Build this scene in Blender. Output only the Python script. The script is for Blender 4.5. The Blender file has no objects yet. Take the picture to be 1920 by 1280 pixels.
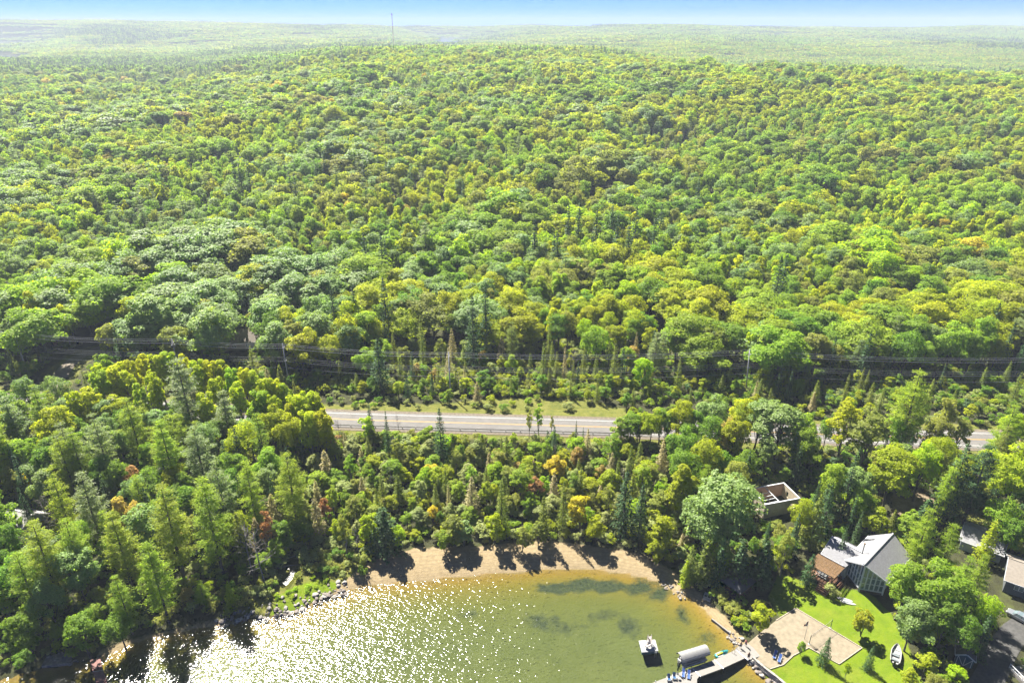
import bpy, bmesh, math, random
import numpy as np
from mathutils import Vector, Matrix

R = math.radians
random.seed(7)
rng = np.random.default_rng(7)
scene = bpy.context.scene
COL = scene.collection

# ------------------------------------------------------------------ camera
CAM_H = 118.0                       # drone height over the lake (metres)
PITCH = math.atan(590 / 1280)       # looking down
cam_d = bpy.data.cameras.new('camera')
cam_d.sensor_width = 36.0
cam_d.lens = 24.0
cam_d.clip_start = 1.0
cam_d.clip_end = 30000.0
cam = bpy.data.objects.new('camera', cam_d)
cam.location = (0, 0, CAM_H)
cam.rotation_euler = (math.pi / 2 - PITCH, 0, 0)
COL.objects.link(cam)
scene.camera = cam

# ------------------------------------------------------------------ sky, sun, exposure
SUN_EL, SUN_AZ = R(54), R(-33)      # azimuth from +Y, negative to the left
world = bpy.data.worlds.new('World')
scene.world = world
world.use_nodes = True
wn = world.node_tree
bg = wn.nodes['Background']
sky = wn.nodes.new('ShaderNodeTexSky')
sky.sky_type = 'NISHITA'
sky.sun_disc = False
sky.sun_elevation = SUN_EL
sky.sun_rotation = SUN_AZ
sky.altitude = 20000
sky.air_density = 2.0
sky.dust_density = 0.0
sky.ozone_density = 10.0
wn.links.new(sky.outputs[0], bg.inputs[0])
bg.inputs[1].default_value = 0.08

sun_d = bpy.data.lights.new('sun', 'SUN')
sun_d.energy = 4.0
sun_d.angle = R(0.5)
sun_d.color = (1.0, 0.95, 0.85)
sun = bpy.data.objects.new('sun', sun_d)
sdir = Vector((math.sin(SUN_AZ) * math.cos(SUN_EL), math.cos(SUN_AZ) * math.cos(SUN_EL), math.sin(SUN_EL)))
sun.rotation_euler = (-sdir).to_track_quat('-Z', 'Y').to_euler()
COL.objects.link(sun)

vs = scene.view_settings
vs.view_transform = 'Standard'
vs.look = 'None'
vs.gamma = 1.0
vs.exposure = 2.68
vs.use_curve_mapping = False
cy = scene.cycles
cy.max_bounces = 8
cy.diffuse_bounces = 5
cy.glossy_bounces = 2
cy.transmission_bounces = 5
cy.transparent_max_bounces = 6
cy.volume_bounces = 0
cy.caustics_reflective = False
cy.caustics_refractive = False
cy.sample_clamp_indirect = 4.0
cy.use_adaptive_sampling = True
cy.adaptive_threshold = 0.02
cy.use_denoising = True
cy.denoiser = 'OPENIMAGEDENOISE'
cy.denoising_input_passes = 'RGB_ALBEDO_NORMAL'
cy.denoising_prefilter = 'ACCURATE'

# ------------------------------------------------------------------ survey helpers: picture pixel (1920x1280) -> place
_c, _s = math.cos(PITCH), math.sin(PITCH)


def G(px, py, z=0.0):
    x = (px - 960) / 1280
    u = -(py - 640) / 1280
    ry, rz = _c + u * _s, -_s + u * _c
    t = (z - CAM_H) / rz
    return Vector((x * t, ry * t, z))


def smooth(a, b, x):
    t = np.clip((np.asarray(x, float) - a) / (b - a), 0, 1)
    return t * t * (3 - 2 * t)


def poly_xy(pts, z=0.0):
    return np.array([[*G(p[0], p[1], z)[:2]] for p in pts])


def seg_dist(P, poly, closed=False):
    P = np.asarray(P, float)
    n = len(poly)
    best = np.full(len(P), 1e9)
    for i in range(n if closed else n - 1):
        a, b = poly[i], poly[(i + 1) % n]
        ab = b - a
        t = np.clip(((P - a) @ ab) / (ab @ ab + 1e-9), 0, 1)
        d = np.hypot(*(P - a - t[:, None] * ab).T)
        best = np.minimum(best, d)
    return best


def inside(P, poly):
    P = np.asarray(P, float)
    x, y = P[:, 0], P[:, 1]
    r = np.zeros(len(P), bool)
    n = len(poly)
    for i in range(n):
        x1, y1 = poly[i]
        x2, y2 = poly[(i + 1) % n]
        if y1 == y2:
            continue
        m = ((y1 > y) != (y2 > y)) & (x < (x2 - x1) * (y - y1) / (y2 - y1) + x1)
        r ^= m
    return r


def sdist(P, poly):
    d = seg_dist(P, poly, True)
    return np.where(inside(P, poly), d, -d)      # positive inside


def snoise(x, y, f, seed=0):
    """cheap smooth value noise, -1..1"""
    x = np.asarray(x, float) * f + seed * 17.3
    y = np.asarray(y, float) * f - seed * 9.1
    xi, yi = np.floor(x), np.floor(y)
    fx, fy = x - xi, y - yi
    fx, fy = fx * fx * (3 - 2 * fx), fy * fy * (3 - 2 * fy)

    def h(a, b):
        v = np.sin(a * 127.1 + b * 311.7 + seed * 74.7) * 43758.5453
        return (v - np.floor(v)) * 2 - 1
    return ((h(xi, yi) * (1 - fx) + h(xi + 1, yi) * fx) * (1 - fy) + (h(xi, yi + 1) * (1 - fx) + h(xi + 1, yi + 1) * fx) * fy)


SHORE_PX = [(-420, 1400), (-60, 1296), (40, 1262), (110, 1248), (165, 1240), (200, 1230), (247, 1207), (287, 1194), (360, 1180), (413, 1172),
            (470, 1160), (520, 1155), (567, 1139), (617, 1119), (650, 1108), (688, 1097), (777, 1090), (848, 1083), (936, 1075), (1025, 1069),
            (1096, 1067), (1152, 1073), (1202, 1082), (1245, 1096), (1262, 1110), (1278, 1122), (1290, 1119), (1309, 1133), (1330, 1153),
            (1342, 1170), (1365, 1189), (1376, 1206), (1385, 1214), (1405, 1238), (1412, 1250), (1434, 1268), (1456, 1285), (1500, 1330), (1560, 1420)]
SHORE = poly_xy(SHORE_PX)
LAKE_POLY = np.vstack([SHORE, [[70, -400], [-300, -400], [-300, 60]]])
ROAD_PX = [(-320, 738), (-100, 748), (100, 757), (270, 765), (420, 774), (615, 784.5), (760, 789.5), (950, 795), (1140, 800.5), (1380, 808), (1600, 816), (1843, 824), (2000, 829), (2250, 838)]
ROAD_Z = 6.0
ROAD = poly_xy(ROAD_PX, ROAD_Z)
SIDE = poly_xy([(60, 757), (85, 735), (108, 705), (125, 682), (150, 662), (200, 645), (270, 632)], 7.0)
BEACH = poly_xy([(600, 1135), (640, 1098), (690, 1062), (780, 1036), (900, 1033), (1000, 1022), (1090, 1028), (1200, 1045), (1268, 1080), (1300, 1105), (1350, 1150), (1395, 1200), (1420, 1240), (1380, 1240), (1330, 1180), (1250, 1120), (1150, 1090), (1000, 1085), (800, 1105), (650, 1125)])
COVE = poly_xy([(165, 1250), (185, 1222), (245, 1198), (330, 1178), (420, 1160), (440, 1180), (350, 1205), (260, 1235), (200, 1260)])
LAWN = poly_xy([(1428, 1238), (1470, 1165), (1440, 1120), (1458, 1078), (1500, 1092), (1560, 1108), (1625, 1118), (1668, 1160), (1700, 1215), (1735, 1300), (1560, 1330), (1478, 1300)], 2.0)
LAWN2 = poly_xy([(1672, 1000), (1690, 972), (1720, 985), (1715, 1040), (1690, 1050)], 3.0)
LAWN3 = poly_xy([(1800, 985), (1840, 972), (1895, 1005), (1885, 1045), (1820, 1035)], 3.0)
YARD = poly_xy([(1672, 985), (1668, 940), (1700, 930), (1760, 952), (1735, 985)], 3.5)
MEADOW = poly_xy([(610, 772), (690, 752), (800, 757), (960, 745), (1060, 740), (1130, 755), (1190, 770), (1180, 792), (900, 785), (620, 776)], 6.0)
MARSH = poly_xy([(430, 1145), (500, 1085), (545, 1040), (600, 1010), (680, 1040), (668, 1080), (600, 1112), (520, 1145)], 1.5)
POND = poly_xy([(530, 1098), (545, 1080), (536, 1066), (550, 1052), (562, 1054), (556, 1074), (550, 1090), (538, 1104)], 1.2)
MGRASS = poly_xy([(505, 1150), (520, 1118), (560, 1098), (600, 1086), (640, 1092), (615, 1108), (570, 1128), (530, 1148)], 1.0)
DRIVE_PX = [(1838, 1300), (1858, 1265), (1872, 1235), (1890, 1205), (1915, 1185), (1960, 1165), (2050, 1150)]
DRIVE = poly_xy(DRIVE_PX, 3.0)
COURT_PX = [(1492, 1140), (1616, 1214.5), (1573, 1245), (1516, 1214), (1487, 1229), (1469, 1246), (1444, 1254), (1416, 1237), (1402, 1206), (1420, 1190), (1455, 1163)]
FAR_LAKES = [   # outline, water level, width of the open shore
    (poly_xy([(-160, 126), (-160, 101), (-20, 102), (30, 106), (34, 111), (36, 118), (0, 126)], 0.2), 0.2, 150),
    (poly_xy([(-220, 88), (-220, 77.5), (40, 78), (54, 80), (42, 86), (0, 88)], 25.0), 25.0, 420),
    (poly_xy([(815, 80), (822, 69.5), (868, 71), (885, 74), (850, 80)], 40.0), 40.0, 520)]


def terrain(x, y):
    x = np.atleast_1d(np.asarray(x, float))
    y = np.atleast_1d(np.asarray(y, float))
    P = np.stack([x, y], 1)
    z = np.zeros(len(x))
    near = (y < 420) & (np.abs(x) < 420)
    d = np.full(len(x), 400.0)
    if near.any():
        d[near] = -sdist(P[near], LAKE_POLY)          # positive on land
    t = x / np.maximum(y, 60)
    land = 1.25 * (1 - np.exp(-np.maximum(d, 0) / 4.5)) + 0.066 * np.clip(d, 0, 72)
    hill = 36 * smooth(215, 950, y) * (1 - 0.75 * smooth(0.2, 0.5, -t))
    hill = hill + 22 * np.exp(-((x - 30) / 380) ** 2 - ((y - 1430) / 330) ** 2)
    hill = hill - 26 * smooth(1020, 1350, y) * smooth(0.1, 0.36, t)
    hill = hill - 8 * smooth(1600, 2100, y) + 26 * smooth(2000, 3300, y) * smooth(-0.05, 0.25, t)
    hill = hill + 62 * smooth(3200, 5600, y) + 72 * smooth(0.12, 0.62, -t) * smooth(3800, 5700, y)
    amp = smooth(210, 700, y)
    hill = hill + amp * (11 * snoise(x, y, 1 / 260, 1) + 5.0 * snoise(x, y, 1 / 110, 2)) + smooth(2000, 4000, y) * (15 * snoise(x, y, 1 / 1300, 3) + 11 * snoise(x, y, 1 / 520, 4))
    land = land + hill
    land = land + 0.18 * snoise(x, y, 0.11, 5) * smooth(4, 20, d)
    land = np.where(y > 900, np.maximum(land, 4.0), land)
    wat = -0.42 * np.abs(np.minimum(d, 0)) ** 0.5 - 0.012 * np.abs(np.minimum(d, 0))
    wat = np.maximum(wat, -2.4)
    z = np.where(d >= 0, land, wat)
    # road bed
    rd = np.full(len(x), 99.0)
    m = (y > 120) & (y < 260) & (np.abs(x) < 420)
    if m.any():
        rd[m] = seg_dist(P[m], ROAD)
    w = 1 - smooth(7.0, 17.0, rd)
    z = z * (1 - w) + (ROAD_Z - 0.12) * w
    far = y > 1500
    if far.any():
        for lp, lz, lw in FAR_LAKES:
            dl = sdist(P[far], lp)
            k = smooth(-lw, -10, dl)
            sink = 19 * smooth(-20, -130, dl) if lz > 10 else 0
            z[far] = z[far] * (1 - k) + (lz - 1.5 - sink) * k
    return z


def tz(x, y):
    return float(terrain(x, y)[0])


def ground_at(px, py):
    z = 2.0
    for _ in range(6):
        p = G(px, py, z)
        z = tz(p.x, p.y)
    return Vector((p.x, p.y, z))


def base_from_top(px, py, h):
    """foot of a plant of height h whose tip is seen at this picture point"""
    z = 2.0
    for _ in range(10):
        p = G(px, py, z + h)
        z = 0.5 * z + 0.5 * tz(p.x, p.y)
    p = G(px, py, z + h)
    return Vector((p.x, p.y, tz(p.x, p.y)))


# ------------------------------------------------------------------ materials
MATS = {}


def mat(name, col=(0.5, 0.5, 0.5), rough=0.7, var=0.15, scale=8.0, metal=0.0, bump=0.0, spec=0.5, coat=0.0, obj_coords=False):
    """procedural paint / stone / wood: base colour broken up by noise, optional bump"""
    if name in MATS:
        return MATS[name]
    col = tuple(c * 0.52 for c in col)
    m = bpy.data.materials.new(name)
    m.use_nodes = True
    nt = m.node_tree
    b = nt.nodes['Principled BSDF']
    b.inputs['Roughness'].default_value = rough
    b.inputs['Metallic'].default_value = metal
    b.inputs['Specular IOR Level'].default_value = spec
    b.inputs['Coat Weight'].default_value = coat
    tc = nt.nodes.new('ShaderNodeTexCoord')
    nz = nt.nodes.new('ShaderNodeTexNoise')
    nz.inputs['Scale'].default_value = scale
    nz.inputs['Detail'].default_value = 5
    nt.links.new(tc.outputs['Object'], nz.inputs['Vector'])
    rp = nt.nodes.new('ShaderNodeValToRGB')
    rp.color_ramp.elements[0].position = 0.3
    rp.color_ramp.elements[1].position = 0.7
    rp.color_ramp.elements[0].color = (*[c * (1 - var) for c in col], 1)
    rp.color_ramp.elements[1].color = (*[min(1, c * (1 + var)) for c in col], 1)
    nt.links.new(nz.outputs[0], rp.inputs[0])
    nt.links.new(rp.outputs[0], b.inputs['Base Color'])
    if bump:
        bp = nt.nodes.new('ShaderNodeBump')
        bp.inputs['Strength'].default_value = bump
        bp.inputs['Distance'].default_value = 0.05
        nt.links.new(nz.outputs[0], bp.inputs['Height'])
        nt.links.new(bp.outputs[0], b.inputs['Normal'])
    MATS[name] = m
    return m


def leaf_mat(name, col, trans=0.6, rough=0.55, spec=0.16, var=0.2, tcol=None):
    """leaves: diffuse and light gloss with light shining through; colour varies from leaf to leaf and tree to tree"""
    col = (col[0] * 1.04, col[1] * 1.03, col[2] * 0.88)
    m = bpy.data.materials.new(name)
    m.use_nodes = True
    nt = m.node_tree
    nt.nodes.clear()
    out = nt.nodes.new('ShaderNodeOutputMaterial')
    mix = nt.nodes.new('ShaderNodeMixShader')
    pb = nt.nodes.new('ShaderNodeBsdfPrincipled')
    tr = nt.nodes.new('ShaderNodeBsdfTranslucent')
    geo = nt.nodes.new('ShaderNodeNewGeometry')
    oi = nt.nodes.new('ShaderNodeObjectInfo')
    hsv = nt.nodes.new('ShaderNodeHueSaturation')
    mr = nt.nodes.new('ShaderNodeMapRange')
    mr.inputs[3].default_value = 1.05 - var
    mr.inputs[4].default_value = 1.07 + var
    nt.links.new(geo.outputs['Random Per Island'], mr.inputs[0])
    m2 = nt.nodes.new('ShaderNodeMapRange')
    m2.inputs[3].default_value = 0.488
    m2.inputs[4].default_value = 0.510
    nt.links.new(oi.outputs['Random'], m2.inputs[0])
    m3 = nt.nodes.new('ShaderNodeMapRange')
    m3.inputs[3].default_value = 0.9
    m3.inputs[4].default_value = 1.12
    ml = nt.nodes.new('ShaderNodeMath')
    ml.operation = 'MULTIPLY'
    ml.inputs[1].default_value = 7.31
    fr = nt.nodes.new('ShaderNodeMath')
    fr.operation = 'FRACT'
    nt.links.new(oi.outputs['Random'], ml.inputs[0])
    nt.links.new(ml.outputs[0], fr.inputs[0])
    nt.links.new(fr.outputs[0], m3.inputs[0])
    mv = nt.nodes.new('ShaderNodeMath')
    mv.operation = 'MULTIPLY'
    nt.links.new(mr.outputs[0], mv.inputs[0])
    nt.links.new(m3.outputs[0], mv.inputs[1])
    hsv.inputs['Color'].default_value = (*col, 1)
    nt.links.new(m2.outputs[0], hsv.inputs['Hue'])
    nt.links.new(mv.outputs[0], hsv.inputs['Value'])
    nt.links.new(hsv.outputs[0], pb.inputs['Base Color'])
    pb.inputs['Roughness'].default_value = rough
    pb.inputs['Specular IOR Level'].default_value = spec
    h2 = nt.nodes.new('ShaderNodeHueSaturation')
    tcol = tcol or (col[0] * 2.0, col[1] * 2.05, col[2] * 0.7)
    h2.inputs['Color'].default_value = (*tcol, 1)
    nt.links.new(m2.outputs[0], h2.inputs['Hue'])
    nt.links.new(mv.outputs[0], h2.inputs['Value'])
    nt.links.new(h2.outputs[0], tr.inputs['Color'])
    mix.inputs[0].default_value = trans
    nt.links.new(pb.outputs[0], mix.inputs[1])
    nt.links.new(tr.outputs[0], mix.inputs[2])
    nt.links.new(mix.outputs[0], out.inputs[0])
    MATS[name] = m
    return m


LEAF = {   # material, words for labels
    'green':  (leaf_mat('leaf_green', (0.115, 0.190, 0.024)), 'mid green'),
    'fresh':  (leaf_mat('leaf_fresh', (0.170, 0.240, 0.026)), 'fresh green'),
    'lime':   (leaf_mat('leaf_lime', (0.215, 0.295, 0.010), trans=0.62), 'bright lime green'),
    'yellow': (leaf_mat('leaf_yellow', (0.230, 0.262, 0.014), trans=0.62), 'yellow-green'),
    'gold':   (leaf_mat('leaf_gold', (0.32, 0.27, 0.02), trans=0.5), 'golden yellow'),
    'olive':  (leaf_mat('leaf_olive', (0.185, 0.205, 0.048)), 'olive green'),
    'silver': (leaf_mat('leaf_silver', (0.140, 0.208, 0.066), trans=0.5, rough=0.55, spec=0.32), 'silvery blue-green'),
    'tan':    (leaf_mat('leaf_tan', (0.260, 0.205, 0.085)), 'brownish tan'),
    'orange': (leaf_mat('leaf_orange', (0.30, 0.175, 0.075), tcol=(0.40, 0.21, 0.06)), 'orange'),
    'pine':   (leaf_mat('needle_pine', (0.185, 0.240, 0.028), trans=0.6), 'soft green'),
    'pineblue': (leaf_mat('needle_pine_blue', (0.135, 0.180, 0.070), trans=0.5, spec=0.4), 'grey-green'),
    'spruce': (leaf_mat('needle_spruce', (0.036, 0.074, 0.026), trans=0.25), 'dark green'),
    'cedar':  (leaf_mat('needle_cedar', (0.130, 0.160, 0.036), trans=0.5), 'dull green'),
    'aspen':  (leaf_mat('leaf_aspen', (0.30, 0.33, 0.008), trans=0.68), 'vivid yellow-lime'),
    'grey':   (leaf_mat('needle_grey', (0.240, 0.215, 0.130), trans=0.35), 'faded grey-green'),
    'rust':   (leaf_mat('needle_rust', (0.260, 0.095, 0.045), trans=0.3), 'rusty red'),
    'willow': (leaf_mat('leaf_willow', (0.190, 0.220, 0.085), trans=0.45), 'pale grey-green'),
}
BARK = mat('bark_brown', (0.115, 0.09, 0.068), 0.9, 0.3, 3, bump=0.6)
BARK_PALE = mat('bark_pale', (0.24, 0.22, 0.19), 0.85, 0.3, 3, bump=0.4)


# ------------------------------------------------------------------ object helpers
def tag(o, label=None, cat=None, group=None, kind=None):
    if label:
        o['label'] = label
    if cat:
        o['category'] = cat
    if group:
        o['group'] = group
    if kind:
        o['kind'] = kind
    return o


def np_mesh(name, verts, quads=None, tris=None, mats=(), matidx=None, smooth_shade=False):
    me = bpy.data.meshes.new(name)
    verts = np.asarray(verts, np.float32)
    me.vertices.add(len(verts))
    me.vertices.foreach_set('co', verts.ravel())
    loops, starts, totals = [], [], []
    n = 0
    if quads is not None and len(quads):
        q = np.asarray(quads, np.int32)
        loops.append(q.ravel())
        starts.append(np.arange(len(q)) * 4)
        totals.append(np.full(len(q), 4))
        n = len(q) * 4
    if tris is not None and len(tris):
        t = np.asarray(tris, np.int32)
        loops.append(t.ravel())
        starts.append(n + np.arange(len(t)) * 3)
        totals.append(np.full(len(t), 3))
    if loops:
        lp = np.concatenate(loops)
        st = np.concatenate(starts).astype(np.int32)
        tt = np.concatenate(totals).astype(np.int32)
        me.loops.add(len(lp))
        me.loops.foreach_set('vertex_index', lp)
        me.polygons.add(len(st))
        me.polygons.foreach_set('loop_start', st)
        me.polygons.foreach_set('loop_total', tt)
        if matidx is not None:
            me.polygons.foreach_set('material_index', np.asarray(matidx, np.int32))
        if smooth_shade:
            me.polygons.foreach_set('use_smooth', np.ones(len(st), bool))
    for m in mats:
        me.materials.append(m)
    me.update()
    me.validate()
    return me


def link(name, data, parent=None, loc=None):
    o = bpy.data.objects.new(name, data)
    COL.objects.link(o)
    if parent is not None:
        o.parent = parent
    if loc is not None:
        o.location = loc
    return o


def empty(name, loc, rz=0.0):
    o = bpy.data.objects.new(name, None)
    o.empty_display_size = 0.5
    o.location = loc
    o.rotation_euler = (0, 0, rz)
    COL.objects.link(o)
    return o


class MB:
    """collects boxes, prisms, bars and tubes; build() links them as one mesh"""

    def __init__(self):
        self.v, self.f = [], []

    def add(self, vs_, fs):
        o = len(self.v)
        self.v += [tuple(v) for v in vs_]
        self.f += [tuple(i + o for i in f) for f in fs]
        return self

    def box(self, x0, x1, y0, y1, z0, z1):
        return self.add([(x0, y0, z0), (x1, y0, z0), (x1, y1, z0), (x0, y1, z0), (x0, y0, z1), (x1, y0, z1), (x1, y1, z1), (x0, y1, z1)],
                        [(3, 2, 1, 0), (4, 5, 6, 7), (0, 1, 5, 4), (1, 2, 6, 5), (2, 3, 7, 6), (3, 0, 4, 7)])

    def prism(self, pts, z0, z1):
        """closed prism over a counter-clockwise outline; z0 / z1 may be lists"""
        n = len(pts)
        a = z0 if hasattr(z0, '__len__') else [z0] * n
        b = z1 if hasattr(z1, '__len__') else [z1] * n
        vv = [(p[0], p[1], a[i]) for i, p in enumerate(pts)] + [(p[0], p[1], b[i]) for i, p in enumerate(pts)]
        ff = [tuple(range(n - 1, -1, -1)), tuple(range(n, 2 * n))] + [(i, (i + 1) % n, n + (i + 1) % n, n + i) for i in range(n)]
        return self.add(vv, ff)

    def slab(self, pts, th):
        """closed slab: 3D outline thickened downwards along its normal"""
        p = [Vector(q) for q in pts]
        nrm = (p[1] - p[0]).cross(p[2] - p[0]).normalized()
        if nrm.z < 0:
            p.reverse()
            nrm = -nrm
        n = len(p)
        vv = [q - nrm * th for q in p] + p
        ff = [tuple(range(n - 1, -1, -1)), tuple(range(n, 2 * n))] + [(i, (i + 1) % n, n + (i + 1) % n, n + i) for i in range(n)]
        return self.add(vv, ff)

    def tube(self, pts, rad, n=6, cap=True):
        pts = [Vector(p) for p in pts]
        rr = rad if hasattr(rad, '__len__') else [rad] * len(pts)
        rings = []
        for i, p in enumerate(pts):
            d = (pts[min(i + 1, len(pts) - 1)] - pts[max(i - 1, 0)])
            d = d.normalized() if d.length > 1e-9 else Vector((0, 0, 1))
            a = Vector((0, 0, 1)) if abs(d.z) < 0.9 else Vector((1, 0, 0))
            u = d.cross(a).normalized()
            w = d.cross(u)
            rings.append([p + (u * math.cos(2 * math.pi * k / n) + w * math.sin(2 * math.pi * k / n)) * rr[i] for k in range(n)])
        vv = [v for r in rings for v in r]
        ff = []
        for i in range(len(pts) - 1):
            for k in range(n):
                k2 = (k + 1) % n
                ff.append((i * n + k, i * n + k2, (i + 1) * n + k2, (i + 1) * n + k))
        if cap:
            ff.append(tuple(range(n - 1, -1, -1)))
            ff.append(tuple((len(pts) - 1) * n + k for k in range(n)))
        return self.add(vv, ff)

    def bar(self, a, b, w, h=None):
        a, b = Vector(a), Vector(b)
        h = h or w
        d = (b - a).normalized()
        up = Vector((0, 0, 1)) if abs(d.z) < 0.95 else Vector((1, 0, 0))
        u = d.cross(up).normalized() * w / 2
        v = u.cross(d).normalized() * h / 2
        vv = [a - u - v, a + u - v, a + u + v, a - u + v, b - u - v, b + u - v, b + u + v, b - u + v]
        return self.add(vv, [(3, 2, 1, 0), (4, 5, 6, 7), (0, 1, 5, 4), (1, 2, 6, 5), (2, 3, 7, 6), (3, 0, 4, 7)])

    def lathe(self, prof, n=12, c=(0, 0, 0)):
        vv, ff = [], []
        for r, z in prof:
            for k in range(n):
                a = 2 * math.pi * k / n
                vv.append((c[0] + r * math.cos(a), c[1] + r * math.sin(a), c[2] + z))
        for i in range(len(prof) - 1):
            for k in range(n):
                k2 = (k + 1) % n
                ff.append((i * n + k, i * n + k2, (i + 1) * n + k2, (i + 1) * n + k))
        ff.append(tuple(range(n - 1, -1, -1)))
        ff.append(tuple((len(prof) - 1) * n + k for k in range(n)))
        return self.add(vv, ff)

    def loft(self, rings, cap=True):
        """rings: lists of equal length, each a closed loop of points"""
        n = len(rings[0])
        vv = [p for r in rings for p in r]
        ff = []
        for i in range(len(rings) - 1):
            for k in range(n):
                k2 = (k + 1) % n
                ff.append((i * n + k, i * n + k2, (i + 1) * n + k2, (i + 1) * n + k))
        if cap:
            ff.append(tuple(range(n - 1, -1, -1)))
            ff.append(tuple((len(rings) - 1) * n + k for k in range(n)))
        return self.add(vv, ff)

    def mesh(self, name, m, smooth_shade=False):
        me = bpy.data.meshes.new(name)
        me.from_pydata([tuple(v) for v in self.v], [], self.f)
        bm = bmesh.new()
        bm.from_mesh(me)
        bmesh.ops.recalc_face_normals(bm, faces=bm.faces)
        bm.to_mesh(me)
        bm.free()
        if m:
            me.materials.append(m)
        if smooth_shade:
            for p in me.polygons:
                p.use_smooth = True
        return me

    def build(self, name, m, parent=None, loc=None, smooth_shade=False, bevel=0.0):
        o = link(name, self.mesh(name, m, smooth_shade), parent, loc)
        if bevel:
            b = o.modifiers.new('bevel', 'BEVEL')
            b.width = bevel
            b.segments = 2
            b.limit_method = 'ANGLE'
        return o


def copy_tree(o, parent=None):
    c = o.copy()
    COL.objects.link(c)
    c.parent = parent
    for ch in list(o.children):
        copy_tree(ch, c)
    return c


# ================================================================== SETTING
def ground_material():
    m = bpy.data.materials.new('ground_cover')
    m.use_nodes = True
    nt = m.node_tree
    L = nt.links.new
    b = nt.nodes['Principled BSDF']
    b.inputs['Roughness'].default_value = 0.95
    b.inputs['Specular IOR Level'].default_value = 0.15
    tc = nt.nodes.new('ShaderNodeTexCoord')

    def noise(sc, det=5, rough=0.6):
        n = nt.nodes.new('ShaderNodeTexNoise')
        n.inputs['Scale'].default_value = sc
        n.inputs['Detail'].default_value = det
        n.inputs['Roughness'].default_value = rough
        L(tc.outputs['Object'], n.inputs['Vector'])
        return n.outputs[0]

    def ramp(src, stops):
        r = nt.nodes.new('ShaderNodeValToRGB')
        e = r.color_ramp.elements
        while len(e) < len(stops):
            e.new(0.5)
        for k, (p, c) in enumerate(stops):
            e[k].position = p
            e[k].color = (*c, 1)
        L(src, r.inputs[0])
        return r.outputs[0]

    def attr(nm):
        a = nt.nodes.new('ShaderNodeAttribute')
        a.attribute_name = nm
        return a.outputs['Fac']

    def edge(nm, sc=0.5, k=0.6, lo=0.4, hi=0.6):
        """attribute with its border frayed by noise"""
        n = noise(sc, 4)
        mm = nt.nodes.new('ShaderNodeMath')
        mm.operation = 'MULTIPLY_ADD'
        L(n, mm.inputs[0])
        mm.inputs[1].default_value = k
        mm.inputs[2].default_value = -k / 2
        ad = nt.nodes.new('ShaderNodeMath')
        L(attr(nm), ad.inputs[0])
        L(mm.outputs[0], ad.inputs[1])
        mr = nt.nodes.new('ShaderNodeMapRange')
        mr.inputs[1].default_value = lo
        mr.inputs[2].default_value = hi
        L(ad.outputs[0], mr.inputs[0])
        return mr.outputs[0]

    def mix(f, a, c):
        x = nt.nodes.new('ShaderNodeMix')
        x.data_type = 'RGBA'
        L(f, x.inputs[0])
        L(a, x.inputs[6])
        L(c, x.inputs[7])
        return x.outputs[2]

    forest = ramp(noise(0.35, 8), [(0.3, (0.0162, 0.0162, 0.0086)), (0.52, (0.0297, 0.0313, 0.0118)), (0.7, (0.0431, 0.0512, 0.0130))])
    sand = ramp(noise(1.2, 7), [(0.3, (0.145, 0.110, 0.060)), (0.6, (0.188, 0.145, 0.082)), (0.8, (0.222, 0.175, 0.105))])
    # drift lines that follow the water's edge (height contours)
    sp = nt.nodes.new('ShaderNodeSeparateXYZ')
    L(tc.outputs['Object'], sp.inputs[0])
    zz = nt.nodes.new('ShaderNodeMath')
    zz.operation = 'MULTIPLY_ADD'
    L(noise(0.25, 3), zz.inputs[0])
    zz.inputs[1].default_value = 0.28
    L(sp.outputs[2], zz.inputs[2])
    wv = nt.nodes.new('ShaderNodeMath')
    wv.operation = 'MULTIPLY'
    L(zz.outputs[0], wv.inputs[0])
    wv.inputs[1].default_value = 34.0
    sn = nt.nodes.new('ShaderNodeMath')
    sn.operation = 'SINE'
    L(wv.outputs[0], sn.inputs[0])
    lines = nt.nodes.new('ShaderNodeMapRange')
    lines.inputs[1].default_value = 0.35
    lines.inputs[2].default_value = 1.0
    lines.inputs[4].default_value = 0.35
    L(sn.outputs[0], lines.inputs[0])
    wrack = ramp(noise(3, 5), [(0.3, (0.0754, 0.0566, 0.0350)), (0.7, (0.1401, 0.1078, 0.0728))])
    sand = mix(lines.outputs[0], sand, wrack)
    lawn = ramp(noise(0.5, 8, 0.7), [(0.3, (0.0533, 0.0860, 0.0026)), (0.5, (0.0731, 0.1118, 0.0026)), (0.72, (0.0989, 0.1290, 0.0052))])
    dry = ramp(noise(2.0, 6), [(0.3, (0.0903, 0.0989, 0.0103)), (0.7, (0.1290, 0.1290, 0.0189))])
    dm = nt.nodes.new('ShaderNodeMapRange')
    dm.inputs[1].default_value = 0.48
    dm.inputs[2].default_value = 0.78
    dm.inputs[4].default_value = 0.75
    L(noise(0.14, 6, 0.65), dm.inputs[0])
    lawn = mix(dm.outputs[0], lawn, dry)
    mead = ramp(noise(0.6, 8, 0.7), [(0.28, (0.0404, 0.0538, 0.0097)), (0.5, (0.0808, 0.0862, 0.0151)), (0.75, (0.1266, 0.1158, 0.0323))])
    dirt = ramp(noise(0.8, 6), [(0.3, (0.0916, 0.0728, 0.0458)), (0.7, (0.1616, 0.1266, 0.0862))])
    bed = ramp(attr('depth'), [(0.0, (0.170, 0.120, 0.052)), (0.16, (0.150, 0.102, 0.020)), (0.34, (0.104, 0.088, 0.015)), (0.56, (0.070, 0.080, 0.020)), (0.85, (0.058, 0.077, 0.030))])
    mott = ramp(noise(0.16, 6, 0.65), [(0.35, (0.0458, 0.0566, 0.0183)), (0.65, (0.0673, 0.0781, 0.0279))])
    fac = nt.nodes.new('ShaderNodeMath')
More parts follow.
